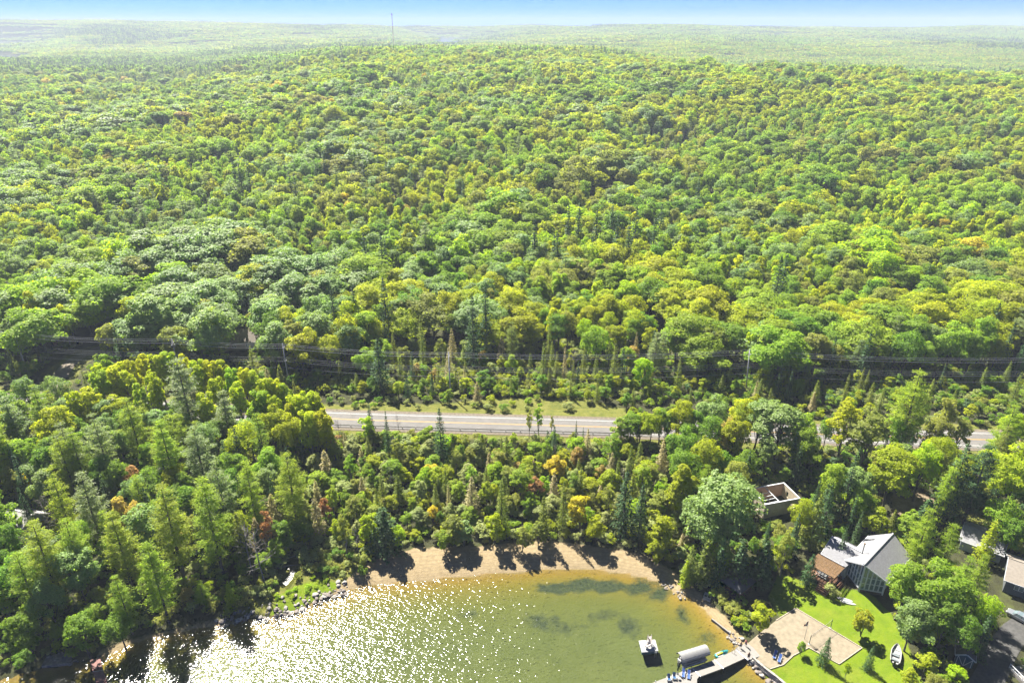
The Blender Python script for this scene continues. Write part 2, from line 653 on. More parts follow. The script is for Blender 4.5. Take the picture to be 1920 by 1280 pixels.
    fac.operation = 'MULTIPLY'
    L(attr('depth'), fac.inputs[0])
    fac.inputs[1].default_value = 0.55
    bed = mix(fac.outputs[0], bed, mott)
    weed = ramp(noise(1.3, 6), [(0.3, (0.0138, 0.0224, 0.0155)), (0.7, (0.0361, 0.0482, 0.0292))])
    bed = mix(edge('weed', 0.33, 1.15, 0.38, 0.72), bed, weed)
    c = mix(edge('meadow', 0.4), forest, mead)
    c = mix(edge('dirt', 0.5), c, dirt)
    c = mix(edge('lawn', 0.4, 0.35), c, lawn)
    c = mix(edge('sand', 0.5, 0.7), c, sand)
    c = mix(edge('under', 0.8, 0.1, 0.45, 0.55), c, bed)
    L(c, b.inputs['Base Color'])
    bp = nt.nodes.new('ShaderNodeBump')
    bp.inputs['Strength'].default_value = 0.7
    bp.inputs['Distance'].default_value = 0.25
    L(noise(1.6, 8, 0.7), bp.inputs['Height'])
    L(bp.outputs[0], b.inputs['Normal'])
    return m


def axis(parts):
    out = [parts[0][0]]
    for a, b_, step in parts:
        n = max(1, int(round((b_ - a) / step)))
        out += list(np.linspace(a, b_, n + 1)[1:])
    return np.array(out)


gx = axis([(-11000, -5000, 400), (-5000, -1500, 140), (-1500, -420, 40), (-420, -160, 6), (-160, 160, 1.25), (160, 420, 6), (420, 1500, 40), (1500, 5000, 140), (5000, 11000, 400)])
gy = axis([(-600, 40, 20), (40, 80, 4), (80, 205, 1.25), (205, 420, 5), (420, 1400, 18), (1400, 3500, 45), (3500, 8500, 130)])
GX, GY = np.meshgrid(gx, gy)
gxf, gyf = GX.ravel(), GY.ravel()
gz = terrain(gxf, gyf)
nx, ny = len(gx), len(gy)
idx = np.arange(nx * ny).reshape(ny, nx)
quads = np.stack([idx[:-1, :-1].ravel(), idx[:-1, 1:].ravel(), idx[1:, 1:].ravel(), idx[1:, :-1].ravel()], 1)
gme = np_mesh('ground', np.stack([gxf, gyf, gz], 1), quads, mats=[ground_material()], smooth_shade=True)
GP = np.stack([gxf, gyf], 1)
nearm = (gyf < 430) & (np.abs(gxf) < 430)


def gattr(name, fn):
    v = np.zeros(len(gxf), np.float32)
    v[nearm] = fn(GP[nearm])
    a = gme.attributes.new(name, 'FLOAT', 'POINT')
    a.data.foreach_set('value', v)


def soft(poly, w=1.5):
    return lambda P: smooth(-w, w, sdist(P, poly))


gattr('sand', lambda P: np.maximum(smooth(-2, 2, sdist(P, BEACH)), 0.8 * smooth(-2, 2, sdist(P, COVE))))
gattr('lawn', lambda P: np.maximum.reduce([soft(LAWN)(P), soft(LAWN2)(P), soft(MGRASS)(P)]))
gattr('meadow', lambda P: np.maximum.reduce([soft(MEADOW, 3)(P), 0.95 * soft(LAWN3, 2)(P), 0.8 * soft(MARSH, 2)(P), 0.75 * (1 - smooth(7, 12, seg_dist(P, ROAD))), 0.62 * (1 - smooth(5, 9, seg_dist(P, SIDE)))]))
gattr('dirt', lambda P: np.maximum.reduce([soft(YARD, 2)(P), soft(POND, 1.5)(P) * 0.5]))


def weed_at(P):
    v = np.zeros(len(P))
    for px, py, rx, ry, k in [(1040, 1103, 5.5, 2.0, 1), (1090, 1097, 6, 2.2, 1), (1140, 1100, 6, 2.4, 1), (1200, 1104, 6, 3, 0.9), (1235, 1115, 4, 3.5, 0.8),
                              (1020, 1158, 7, 2.6, 0.75), (1060, 1172, 6, 2.5, 0.7), (1130, 1150, 7, 3, 0.7), (1180, 1165, 4, 5, 0.75), (880, 1150, 6, 2.5, 0.55), (800, 1190, 6, 3, 0.45), (1280, 1150, 3, 4, 0.6), (1330, 1195, 4, 4, 0.6)]:
        c = G(px, py, -1)
        v = np.maximum(v, k * np.exp(-((P[:, 0] - c.x) / rx) ** 2 - ((P[:, 1] - c.y) / ry) ** 2))
    return v


gattr('weed', weed_at)
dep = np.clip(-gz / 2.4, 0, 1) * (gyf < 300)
for nm_, v_ in (('depth', dep), ('under', (1 - smooth(-0.03, 0.10, gz)) * (gyf < 300))):
    a_ = gme.attributes.new(nm_, 'FLOAT', 'POINT')
    a_.data.foreach_set('value', np.asarray(v_, np.float32))
ground = link('ground', gme)
tag(ground, 'forest floor, lakeside lawn, sandy beach and lake bottom', kind='structure')


def water_material(name, tint, rough, scales, strength, far=False):
    m = bpy.data.materials.new(name)
    m.use_nodes = True
    nt = m.node_tree
    nt.nodes.clear()
    L = nt.links.new
    out = nt.nodes.new('ShaderNodeOutputMaterial')
    tc = nt.nodes.new('ShaderNodeTexCoord')
    mp = nt.nodes.new('ShaderNodeMapping')
    mp.inputs['Rotation'].default_value = (0, 0, R(22))
    mp.inputs['Scale'].default_value = (1.0, 1.7, 1.0)
    L(tc.outputs['Object'], mp.inputs[0])
    prev = None
    for k, (sc, st) in enumerate(zip(scales, strength)):
        n = nt.nodes.new('ShaderNodeTexNoise')
        n.inputs['Scale'].default_value = sc
        n.inputs['Detail'].default_value = 1
        n.inputs['Roughness'].default_value = 0.5
        L(mp.outputs[0], n.inputs['Vector'])
        bp = nt.nodes.new('ShaderNodeBump')
        bp.inputs['Strength'].default_value = 1.0
        bp.inputs['Distance'].default_value = st
        L(n.outputs[0], bp.inputs['Height'])
        if prev is not None:
            L(prev, bp.inputs['Normal'])
        prev = bp.outputs[0]
    gl = nt.nodes.new('ShaderNodeBsdfGlossy')
    gl.inputs['Roughness'].default_value = rough
    L(prev, gl.inputs['Normal'])
    fr = nt.nodes.new('ShaderNodeFresnel')
    fr.inputs['IOR'].default_value = 1.33
    L(prev, fr.inputs['Normal'])
    mx = nt.nodes.new('ShaderNodeMixShader')
    if far:
        tr = nt.nodes.new('ShaderNodeBsdfDiffuse')
        tr.inputs['Color'].default_value = (0.03, 0.05, 0.06, 1)
    else:
        tr = nt.nodes.new('ShaderNodeBsdfTransparent')
        tr.inputs['Color'].default_value = (*tint, 1)
    L(fr.outputs[0], mx.inputs[0])
    L(tr.outputs[0], mx.inputs[1])
    L(gl.outputs[0], mx.inputs[2])
    L(mx.outputs[0], out.inputs[0])
    return m


WATER = water_material('lake_water', (0.93, 0.93, 0.80), 0.11, (0.5, 1.5), (0.14, 0.130))
yt = float(SHORE[:, 1].max()) + 25
lk = link('lake', np_mesh('lake', [(-330, -500, 0), (330, -500, 0), (330, yt, 0), (-330, yt, 0)], [(0, 1, 2, 3)], mats=[WATER]))
tag(lk, 'clear shallow lake water glittering in the sun', kind='structure')
FARW = water_material('far_water', (1, 1, 1), 0.10, (0.05, 0.3), (0.05, 0.02), far=True)
for k, (lp, lz, lw) in enumerate(FAR_LAKES):
    n = len(lp)
    me = bpy.data.meshes.new('far_lake')
    c_ = lp.mean(0)
    pts = c_ + (lp - c_) * 1.06
    me.from_pydata([(p[0], p[1], lz) for p in pts], [], [tuple(range(n))])
    me.materials.append(FARW)
    o = link('far_lake', me)
    if me.polygons[0].normal.z < 0:
        me.flip_normals()
    tag(o, ['pale lake water far off at the left edge, nearer one', 'thin strip of far lake at the left below the hills', 'bright bit of lake far off beside the radio mast'][k], kind='structure')

# marsh pond and its driftwood-pale mud
POND_M = water_material('pond_water', (0.6, 0.6, 0.5), 0.2, (2.0, 6.0), (0.05, 0.03))
pz = max(tz(*p) for p in POND) + 0.10
me = bpy.data.meshes.new('marsh_pond')
me.from_pydata([(p[0], p[1], pz) for p in POND], [], [tuple(range(len(POND)))])
me.materials.append(POND_M)
if me.polygons[0].normal.z < 0:
    me.flip_normals()
tag(link('marsh_pond', me), 'small shiny marsh pool among shrubs behind the rocky shore', kind='structure')


# ---- road
def offset_line(poly, off):
    n = len(poly)
    out = []
    for i in range(n):
        d = poly[min(i + 1, n - 1)] - poly[max(i - 1, 0)]
        d = d / np.hypot(*d)
        out.append(poly[i] + np.array([-d[1], d[0]]) * off)
    return np.array(out)


def densify(poly, step=4.0):
    # Catmull-Rom through the survey points
    P = [2 * poly[0] - poly[1], *poly, 2 * poly[-1] - poly[-2]]
    out = []
    for i in range(1, len(P) - 2):
        n = max(2, int(np.hypot(*(P[i + 1] - P[i])) / step))
        for k in range(n):
            t = k / n
            out.append(0.5 * ((2 * P[i]) + (-P[i - 1] + P[i + 1]) * t + (2 * P[i - 1] - 5 * P[i] + 4 * P[i + 1] - P[i + 2]) * t * t + (-P[i - 1] + 3 * P[i] - 3 * P[i + 1] + P[i + 2]) * t ** 3))
    out.append(P[-2])
    return np.array(out)


def ribbon(name, line, o0, o1, z, m, parent=None, zfn=None, thick=None):
    a, b = offset_line(line, o0), offset_line(line, o1)
    n = len(line)
    za = [z if zfn is None else zfn(p) for p in a]
    zb = [z if zfn is None else zfn(p) for p in b]
    vv = [(a[i][0], a[i][1], za[i]) for i in range(n)] + [(b[i][0], b[i][1], zb[i]) for i in range(n)]
    ff = [(i, i + 1, n + i + 1, n + i) for i in range(n - 1)]
    me = bpy.data.meshes.new(name)
    me.from_pydata(vv, [], ff)
    me.materials.append(m)
    o = link(name, me, parent)
    if sum(p.normal.z for p in me.polygons) < 0:
        me.flip_normals()
    return o


ROADL = densify(ROAD)
ASPH = mat('asphalt_worn', (0.195, 0.184, 0.172), 0.9, 0.14, 0.6, bump=0.1, spec=0.2)
GRAV = mat('gravel_shoulder', (0.19, 0.16, 0.12), 0.95, 0.3, 1.5, bump=0.4, spec=0.1)
WPAINT = mat('road_paint_white', (0.5, 0.5, 0.48), 0.7, 0.08, 3)
YPAINT = mat('road_paint_yellow', (0.5, 0.28, 0.04), 0.7, 0.1, 3)
shoulder = ribbon('gravel_shoulder', ROADL, -6.2, 6.0, ROAD_Z - 0.02, GRAV)
tag(shoulder, 'gravel shoulders on both sides of the highway', kind='structure')
road = ribbon('road', ROADL, -4.9, 4.6, ROAD_Z + 0.04, ASPH)
tag(road, 'sunlit grey two-lane highway running across the picture through the forest', kind='structure')
TRACK = mat('asphalt_wheel_track', (0.170, 0.161, 0.152), 0.85, 0.18, 0.35, spec=0.25)
for off in (-2.55, -1.0, 1.0, 2.55):
    ribbon('wheel_track', ROADL, off - 0.3, off + 0.3, ROAD_Z + 0.047, TRACK, road)
for off in (-3.45, 3.45):
    ribbon('edge_line', ROADL, off - 0.11, off + 0.11, ROAD_Z + 0.055, WPAINT, road)
for off in (-0.17, 0.17):
    ribbon('centre_line', ROADL, off - 0.085, off + 0.085, ROAD_Z + 0.055, YPAINT, road)
SIDEL = densify(SIDE, 3)
tag(ribbon('side_road', SIDEL, -2.6, 2.6, 0, mat('side_road_gravel', (0.22, 0.19, 0.15), 0.95, 0.2, 1.0, bump=0.3, spec=0.1), zfn=lambda p: tz(*p) + 0.10),
    'pale gravel side road climbing into the trees at the left', kind='structure')
DRIVEL = densify(DRIVE, 2)
tag(ribbon('driveway', DRIVEL, -2.4, 2.4, 0, mat('driveway_gravel', (0.10, 0.098, 0.095), 0.95, 0.25, 1.6, bump=0.3, spec=0.1), zfn=lambda p: tz(*p) + 0.10),
    'grey gravel driveway curving up to the parked car', kind='structure')


# sand court and patio beside the dock: real sheet draped over the lawn with a timber edge
def draped(name, pxs, m, dz, kind_label, z0=2.0, res=0.6):
    poly = np.array([ground_at(*p)[:2] for p in pxs])
    bm = bmesh.new()
    vs_ = [bm.verts.new((p[0], p[1], 0)) for p in poly]
    f = bm.faces.new(vs_)
    bmesh.ops.triangulate(bm, faces=[f])
    for _ in range(5):
        long = [e for e in bm.edges if e.calc_length() > 2.0]
        if not long:
            break
        bmesh.ops.subdivide_edges(bm, edges=long, cuts=1, use_grid_fill=False)
        bmesh.ops.triangulate(bm, faces=bm.faces[:])
    co = np.array([v.co[:2] for v in bm.verts])
    zz = terrain(co[:, 0], co[:, 1])
    for v, z in zip(bm.verts, zz):
        v.co.z = z + dz
    bmesh.ops.recalc_face_normals(bm, faces=bm.faces[:])
    if sum(f.normal.z for f in bm.faces) < 0:
        bmesh.ops.reverse_faces(bm, faces=bm.faces[:])
    me = bpy.data.meshes.new(name)
    bm.to_mesh(me)
    bm.free()
    me.materials.append(m)
    for p in me.polygons:
        p.use_smooth = True
    o = link(name, me)
    tag(o, kind_label, kind='structure')
    return o, poly


SANDM = mat('court_sand', (0.29, 0.245, 0.175), 0.95, 0.16, 1.3, bump=0.6, spec=0.1)
court, CPOLY = draped('sand_court', COURT_PX, SANDM, 0.09, 'pale sand play court and patio beside the dock')
EDGE = mat('timber_edging', (0.42, 0.36, 0.28), 0.85, 0.2, 4)
edge_pts = [(1455, 1163), (1492, 1140), (1616, 1214.5), (1573, 1245), (1516, 1214), (1487, 1229), (1469, 1246), (1444, 1254)]
for a, b in zip(edge_pts[:-1], edge_pts[1:]):
    if (a, b) == ((1573, 1245), (1516, 1214)):
        pass
    A, B = ground_at(*a), ground_at(*b)
    e = MB().bar(A + Vector((0, 0, 0.10)), B + Vector((0, 0, 0.10)), 0.16, 0.22).build('edging_board', EDGE, court)

# ---- haze: one closed box of thin air round everything
HAZEM = bpy.data.materials.new('haze_air')
HAZEM.use_nodes = True
hn = HAZEM.node_tree
hn.nodes.clear()
ho = hn.nodes.new('ShaderNodeOutputMaterial')
hv = hn.nodes.new('ShaderNodeVolumePrincipled')
hv.inputs['Color'].default_value = (0.45, 0.51, 0.58, 1)
hv.inputs['Density'].default_value = 0.00016
hv.inputs['Anisotropy'].default_value = 0.0
hn.links.new(hv.outputs[0], ho.inputs['Volume'])
haze = MB().box(-11500, 11500, -650, 9000, -8, 205).build('haze', HAZEM)
haze.display_type = 'WIRE'
tag(haze, 'pale summer haze hanging over the far forest', kind='stuff')

# ================================================================== TREES
def unit(v):
    return v / (np.linalg.norm(v, axis=1, keepdims=True) + 1e-9)


def kites(c, nrm, ln, wd, rs, axis_dir=None, fold=0.12):
    """N leaf-like kites; axis_dir gives the long axis (else random)"""
    N = len(c)
    nrm = unit(nrm)
    a = rs.normal(size=(N, 3)) if axis_dir is None else axis_dir
    t = a - (a * nrm).sum(1, keepdims=True) * nrm
    t = unit(t)
    b = np.cross(nrm, t)
    ln = np.broadcast_to(np.asarray(ln, float), (N,))[:, None]
    wd = np.broadcast_to(np.asarray(wd, float), (N,))[:, None]
    v = np.empty((N, 4, 3))
    v[:, 0] = c + t * ln * 0.5
    v[:, 1] = c + b * wd * 0.5 - nrm * wd * fold + t * ln * 0.08
    v[:, 2] = c - t * ln * 0.5
    v[:, 3] = c - b * wd * 0.5 - nrm * wd * fold + t * ln * 0.08
    q = np.arange(N * 4).reshape(N, 4)
    return v.reshape(-1, 3), q


def merge(parts):
    vv, qq, o = [], [], 0
    for v, q in parts:
        vv.append(v)
        qq.append(np.asarray(q) + o)
        o += len(v)
    return np.vstack(vv), np.vstack(qq)


def tube_np(pts, rad, n=5):
    pts = np.asarray(pts, float)
    m = MB().tube(pts, list(rad), n, cap=False)
    return np.array([tuple(v) for v in m.v]), np.array(m.f)


def rand_dirs(rs, n):
    return unit(rs.normal(size=(n, 3)))


def broadleaf(seed, H=18, r=4.6, base=0.32, nb=30, leaves=5200, size=0.46, flat=1.0, flame=0.0, open_=0.0):
    """crown of many leafy lobes round a branching trunk"""
    rs = np.random.default_rng(seed)
    zc = H * (base + 1) / 2
    rz = H * (1 - base) / 2
    d = rand_dirs(rs, nb * 3)
    d = d[d[:, 2] > -0.75][:nb]
    rad = rs.uniform(0.5, 0.86, len(d))[:, None]
    env = np.array([r, r, rz])
    shape = 1 - 0.22 * np.clip(-d[:, 2:3], 0, 1)
    C = d * rad * env * shape
    C[:, :2] *= (1 + 0.18 * rs.normal(size=(len(d), 1)))
    C[:, 2] += zc
    br = r * rs.uniform(0.24, 0.42, len(d)) * (0.9 if nb > 24 else 1.1)
    br[d[:, 2] < -0.3] *= 0.8
    w = br ** 2
    cnt = np.maximum(8, (leaves * 1.5 * w / w.sum())).astype(int)
    cs, ns = [], []
    for k in range(len(C)):
        ncl = max(3, cnt[k] // 7)
        dc = rand_dirs(rs, ncl)
        dc[:, 2] = np.where(dc[:, 2] < -0.45, -dc[:, 2] * 0.6, dc[:, 2])
        dc = unit(dc)
        rc = rs.uniform(0.62, 1.16, (ncl, 1))
        pk = rs.integers(0, ncl, cnt[k])
        dd = unit(dc[pk] + rs.normal(size=(cnt[k], 3)) * 0.20)
        rr = rc[pk] + rs.normal(size=(cnt[k], 1)) * 0.07
        sc = np.array([1.0, 1.0, 0.78 + flame * 1.0])
        p = C[k] + dd * rr * br[k] * sc
        cs.append(p)
        ns.append(dd)
    c, n_ = np.vstack(cs), np.vstack(ns)
    # drop leaves buried deep inside other lobes
    deep = np.zeros(len(c), int)
    for k in range(len(C)):
        q = (c - C[k]) / np.array([1, 1, 0.78 + flame])
        deep += (np.einsum('ij,ij->i', q, q) < (0.66 * br[k]) ** 2)
    keep = deep == 0
    c, n_ = c[keep], n_[keep]
    out = unit((c - np.array([0, 0, zc])) / env)
    n_ = unit(n_ * 0.55 + out * 0.35 + np.array([0, 0, 0.55]) + rs.normal(size=c.shape) * 0.45)
    s = rs.uniform(0.7, 1.3, len(c)) * size
    crown = kites(c, n_, s * 1.15, s * 0.9, rs)
    # trunk and limbs
    lean = rs.normal(size=2) * 0.02 * H
    th = H * (base + 0.38)
    tp = [np.array([0, 0, -0.4]), np.array([lean[0] * 0.3, lean[1] * 0.3, H * base * 0.7]), np.array([lean[0], lean[1], th])]
    tr = 0.014 * H
    parts = [tube_np(tp, [tr * 1.35, tr, tr * 0.45], 7)]
    for k in rs.choice(len(C), min(12, len(C)), replace=False):
        z0 = rs.uniform(base * 0.85, base + 0.3) * H
        f = z0 / th
        s0 = np.array([lean[0] * f, lean[1] * f, z0])
        e0 = C[k]
        mid = (s0 + e0) / 2 + np.array([0, 0, 0.06 * H * rs.uniform(-0.3, 1)])
        parts.append(tube_np([s0, mid, e0], [tr * 0.5, tr * 0.32, tr * 0.12], 4))
    return crown, merge(parts)


def pine(seed, H=25, r=4.6, base=0.18, whorls=13, tuft=36, size=0.50):
    """white pine: open whorls of level branches carrying flat plumes"""
    rs = np.random.default_rng(seed)
    cs, ns, ax, ss = [], [], [], []
    parts = [tube_np([(0, 0, -0.4), (0.15, 0.1, H * 0.5), (0.1, -0.1, H * 0.99)], [0.36 * H / 25, 0.22 * H / 25, 0.04], 7)]
    zs = np.linspace(base * H, H * 0.975, whorls) + rs.uniform(-0.3, 0.3, whorls)
    for i, z in enumerate(zs):
        f = (z / H - base) / (1 - base)
        env = r * (0.55 + 0.75 * f) if f < 0.35 else r * (0.82 * (1 - (f - 0.35) / 0.65) ** 0.72 + 0.07)
        nbr = 5 if f < 0.85 else 4
        a0 = rs.uniform(0, 6.28)
        for k in range(nbr):
            if rs.random() < 0.12:
                continue
            L_ = env * rs.uniform(0.62, 1.22)
            a = a0 + 6.283 * k / nbr + rs.normal() * 0.25
            rise = rs.uniform(0.05, 0.30) + 0.5 * max(0, f - 0.7)
            dirv = np.array([math.cos(a), math.sin(a), rise])
            s0 = np.array([0.1, 0, z])
            if L_ > 1.0:
                parts.append(tube_np([s0, s0 + dirv * L_ * 0.6, s0 + dirv * L_ * 0.95], [0.075, 0.05, 0.02], 3))
            nt_ = max(2, int(round(L_ * 1.6)))
            for j in range(nt_):
                g = 0.30 + 0.72 * (j + rs.random() * 0.6) / nt_
                side = np.array([-dirv[1], dirv[0], 0]) * rs.normal() * 0.26 * L_ * (1.15 - g)
                cc = s0 + dirv * L_ * g + side + np.array([0, 0, 0.2])
                m_ = int(tuft * rs.uniform(0.7, 1.2))
                rr = 0.62 + 0.5 * rs.random()
                p = cc + rs.normal(size=(m_, 3)) * np.array([rr * 0.58, rr * 0.58, 0.15])
                cs.append(p)
                ns.append(np.array([0, 0, 1]) + rs.normal(size=(m_, 3)) * 0.45)
                ax.append(np.tile(dirv, (m_, 1)) + rs.normal(size=(m_, 3)) * 0.55)
                ss.append(rs.uniform(0.7, 1.3, m_) * size)
    c, n_, a_, s = np.vstack(cs), np.vstack(ns), np.vstack(ax), np.concatenate(ss)
    return kites(c, n_, s, s * 0.34, rs, a_), merge(parts)


def spruce(seed, H=16, r=2.3, base=0.06, whorls=22, per=9, size=0.5, droop=0.30, power=0.9, width=0.42, dense=1.0):
    """narrow cone of drooping boughs"""
    rs = np.random.default_rng(seed)
    cs, ns, ax, ss = [], [], [], []
    parts = [tube_np([(0, 0, -0.3), (0, 0, H * 0.5), (0, 0, H * 0.99)], [0.013 * H, 0.008 * H, 0.015], 6)]
    for i in range(whorls):
        f = (i + rs.uniform(-0.25, 0.25)) / whorls
        f = min(max(f, 0), 0.985)
        z = H * (base + (1 - base) * f)
        env = r * ((1 - f) ** power) * rs.uniform(0.85, 1.12) + 0.10
        nbr = max(4, int(per * (0.55 + 0.45 * (1 - f))))
        a0 = rs.uniform(0, 6.28)
        for k in range(nbr):
            a = a0 + 6.283 * k / nbr + rs.normal() * 0.2
            L_ = env * rs.uniform(0.72, 1.15)
            dv = np.array([math.cos(a), math.sin(a), -droop * (1 - f * 1.6)])
            m_ = max(4, int((3 + L_ * 7.5) * dense))
            g = rs.uniform(0.12, 1.0, m_) ** 0.75
            spread = 0.24 * L_ * (1.12 - g) + 0.06
            sd = np.array([-dv[1], dv[0], 0])
            p = np.array([0, 0, z]) + dv * (g * L_)[:, None] + sd * (rs.normal(size=m_) * spread)[:, None]
            p[:, 2] += rs.normal(size=m_) * 0.09 + 0.12 * g * g * L_
            cs.append(p)
            ns.append(np.array([0, 0, 0.75]) + dv * 0.5 + rs.normal(size=(m_, 3)) * 0.4)
            ax.append(np.tile(dv, (m_, 1)) + rs.normal(size=(m_, 3)) * 0.35)
            ss.append(rs.uniform(0.7, 1.25, m_) * size)
    m_ = 8
    cs.append(np.array([0, 0, H * 0.975]) + rs.normal(size=(m_, 3)) * np.array([0.05, 0.05, 0.3]))
    ns.append(rs.normal(size=(m_, 3)) * np.array([1, 1, 0.1]))
    ax.append(np.tile([0, 0, 1.0], (m_, 1)))
    ss.append(np.full(m_, size * 0.9))
    c, n_, a_, s = np.vstack(cs), np.vstack(ns), np.vstack(ax), np.concatenate(ss)
    return kites(c, n_, s, s * width, rs, a_), merge(parts)


def bare(seed, H=12):
    rs = np.random.default_rng(seed)
    top = np.array([rs.normal() * 0.6, rs.normal() * 0.6, H])
    parts = [tube_np([(0, 0, -0.3), top * 0.5 + rs.normal(size=3) * 0.15, top], [0.15, 0.09, 0.02], 6)]
    for k in range(16):
        f = rs.uniform(0.35, 0.95)
        a = rs.uniform(0, 6.28)
        L_ = (1 - f) * 3.2 + 0.7
        s0 = top * f
        e = s0 + np.array([math.cos(a) * L_, math.sin(a) * L_, L_ * rs.uniform(0.3, 0.9)])
        parts.append(tube_np([s0, (s0 + e) / 2 + rs.normal(size=3) * 0.12, e], [0.06, 0.04, 0.012], 4))
        for j in range(3):
            g = rs.uniform(0.35, 0.9)
            s1 = s0 + (e - s0) * g
            e1 = s1 + rs.normal(size=3) * 0.6 + np.array([0, 0, 0.5])
            parts.append(tube_np([s1, e1], [0.028, 0.008], 3))
    return None, merge(parts)


PROTO = {}      # kind -> list of dict(crown mesh, trunk mesh, height, radius)


def add_proto(kind, cr, trk, H, r, bark=BARK):
    cm = np_mesh(kind + '_crown', cr[0], cr[1], mats=[LEAF['green'][0]]) if cr is not None else None
    tm = np_mesh(kind + '_trunk', trk[0], trk[1], mats=[bark], smooth_shade=True)
    PROTO.setdefault(kind, []).append(dict(c=cm, t=tm, H=H, r=r, raw=(cr, trk), bark=bark))


for sd in range(7):
    H_, r_ = [(18, 4.8), (20, 5.4), (17, 5.4), (19, 4.4), (16, 5.0), (21, 5.6), (18, 6.0)][sd]
    add_proto('broadleaf', *broadleaf(100 + sd, H_, r_, 0.16 + 0.04 * (sd % 3), nb=38 + 4 * sd, leaves=9000, size=0.38), H_, r_)
for sd in range(3):
    add_proto('poplar', *broadleaf(200 + sd, 18, 2.6, 0.04, nb=46, leaves=6800, size=0.36, flame=0.55), 18, 2.6, BARK_PALE)
for sd in range(3):
    add_proto('birch', *broadleaf(230 + sd, 16, 3.0, 0.12, nb=32, leaves=3600, size=0.31), 16, 3.0, BARK_PALE)
for sd in range(4):
    add_proto('sapling', *broadleaf(250 + sd, 8, 2.0, 0.02, nb=24, leaves=2900, size=0.27), 8, 2.1)
for sd in range(4):
    add_proto('pine', *pine(300 + sd, [25, 27, 23, 25][sd], [4.6, 5.0, 4.4, 5.2][sd], 0.2), [25, 27, 23, 25][sd], 4.8)
for sd in range(4):
    add_proto('spruce', *spruce(400 + sd, 16, [2.2, 1.9, 2.6, 2.3][sd], size=0.40, dense=1.35), 16, 2.3)
for sd in range(2):
    add_proto('fir', *spruce(430 + sd, 9, 2.3, base=0.03, whorls=17, per=11, size=0.36, droop=0.12, power=0.85, dense=1.3), 9, 2.3)
for sd in range(3):
    add_proto('cedar', *spruce(450 + sd, 12, 1.8, base=0.05, whorls=20, per=9, size=0.42, droop=-0.25, power=0.6, width=0.6), 12, 1.8)
for sd in range(4):
    rs_ = np.random.default_rng(500 + sd)
    cr_, tk_ = broadleaf(500 + sd, 3.2, 1.7, 0.02, nb=14, leaves=1100, size=0.25)
    add_proto('shrub', cr_, tk_, 3.2, 1.7)
for sd in range(3):
    add_proto('snag', *bare(600 + sd), 12, 1.5, BARK_PALE)

KIND_WORD = {'broadleaf': ('broadleaf_tree', 'tree', 'broadleaf tree'), 'poplar': ('poplar_tree', 'tree', 'poplar tree'), 'birch': ('birch_tree', 'tree', 'slender birch tree'),
             'sapling': ('young_tree', 'tree', 'young leafy tree'), 'pine': ('pine_tree', 'tree', 'pine tree'), 'spruce': ('spruce_tree', 'tree', 'spruce tree'),
             'fir': ('fir_tree', 'tree', 'young fir tree'), 'cedar': ('cedar_tree', 'tree', 'cedar tree'), 'shrub': ('shrub', 'shrub', 'rounded shrub'), 'snag': ('bare_tree', 'tree', 'bare dead tree')}
PLANTS = []     # dicts: kind, colour, loc, height, spread scale, special label


def plant(kind, colr, loc, h, wide=1.0, label=None):
    PLANTS.append(dict(k=kind, c=colr, p=Vector(loc), h=h, w=wide, label=label))


def top(kind, colr, px, py, h, wide=1.0, label=None):
    plant(kind, colr, base_from_top(px, py, h), h, wide, label)


def foot(kind, colr, px, py, h, wide=1.0, label=None):
    plant(kind, colr, ground_at(px, py), h, wide, label)


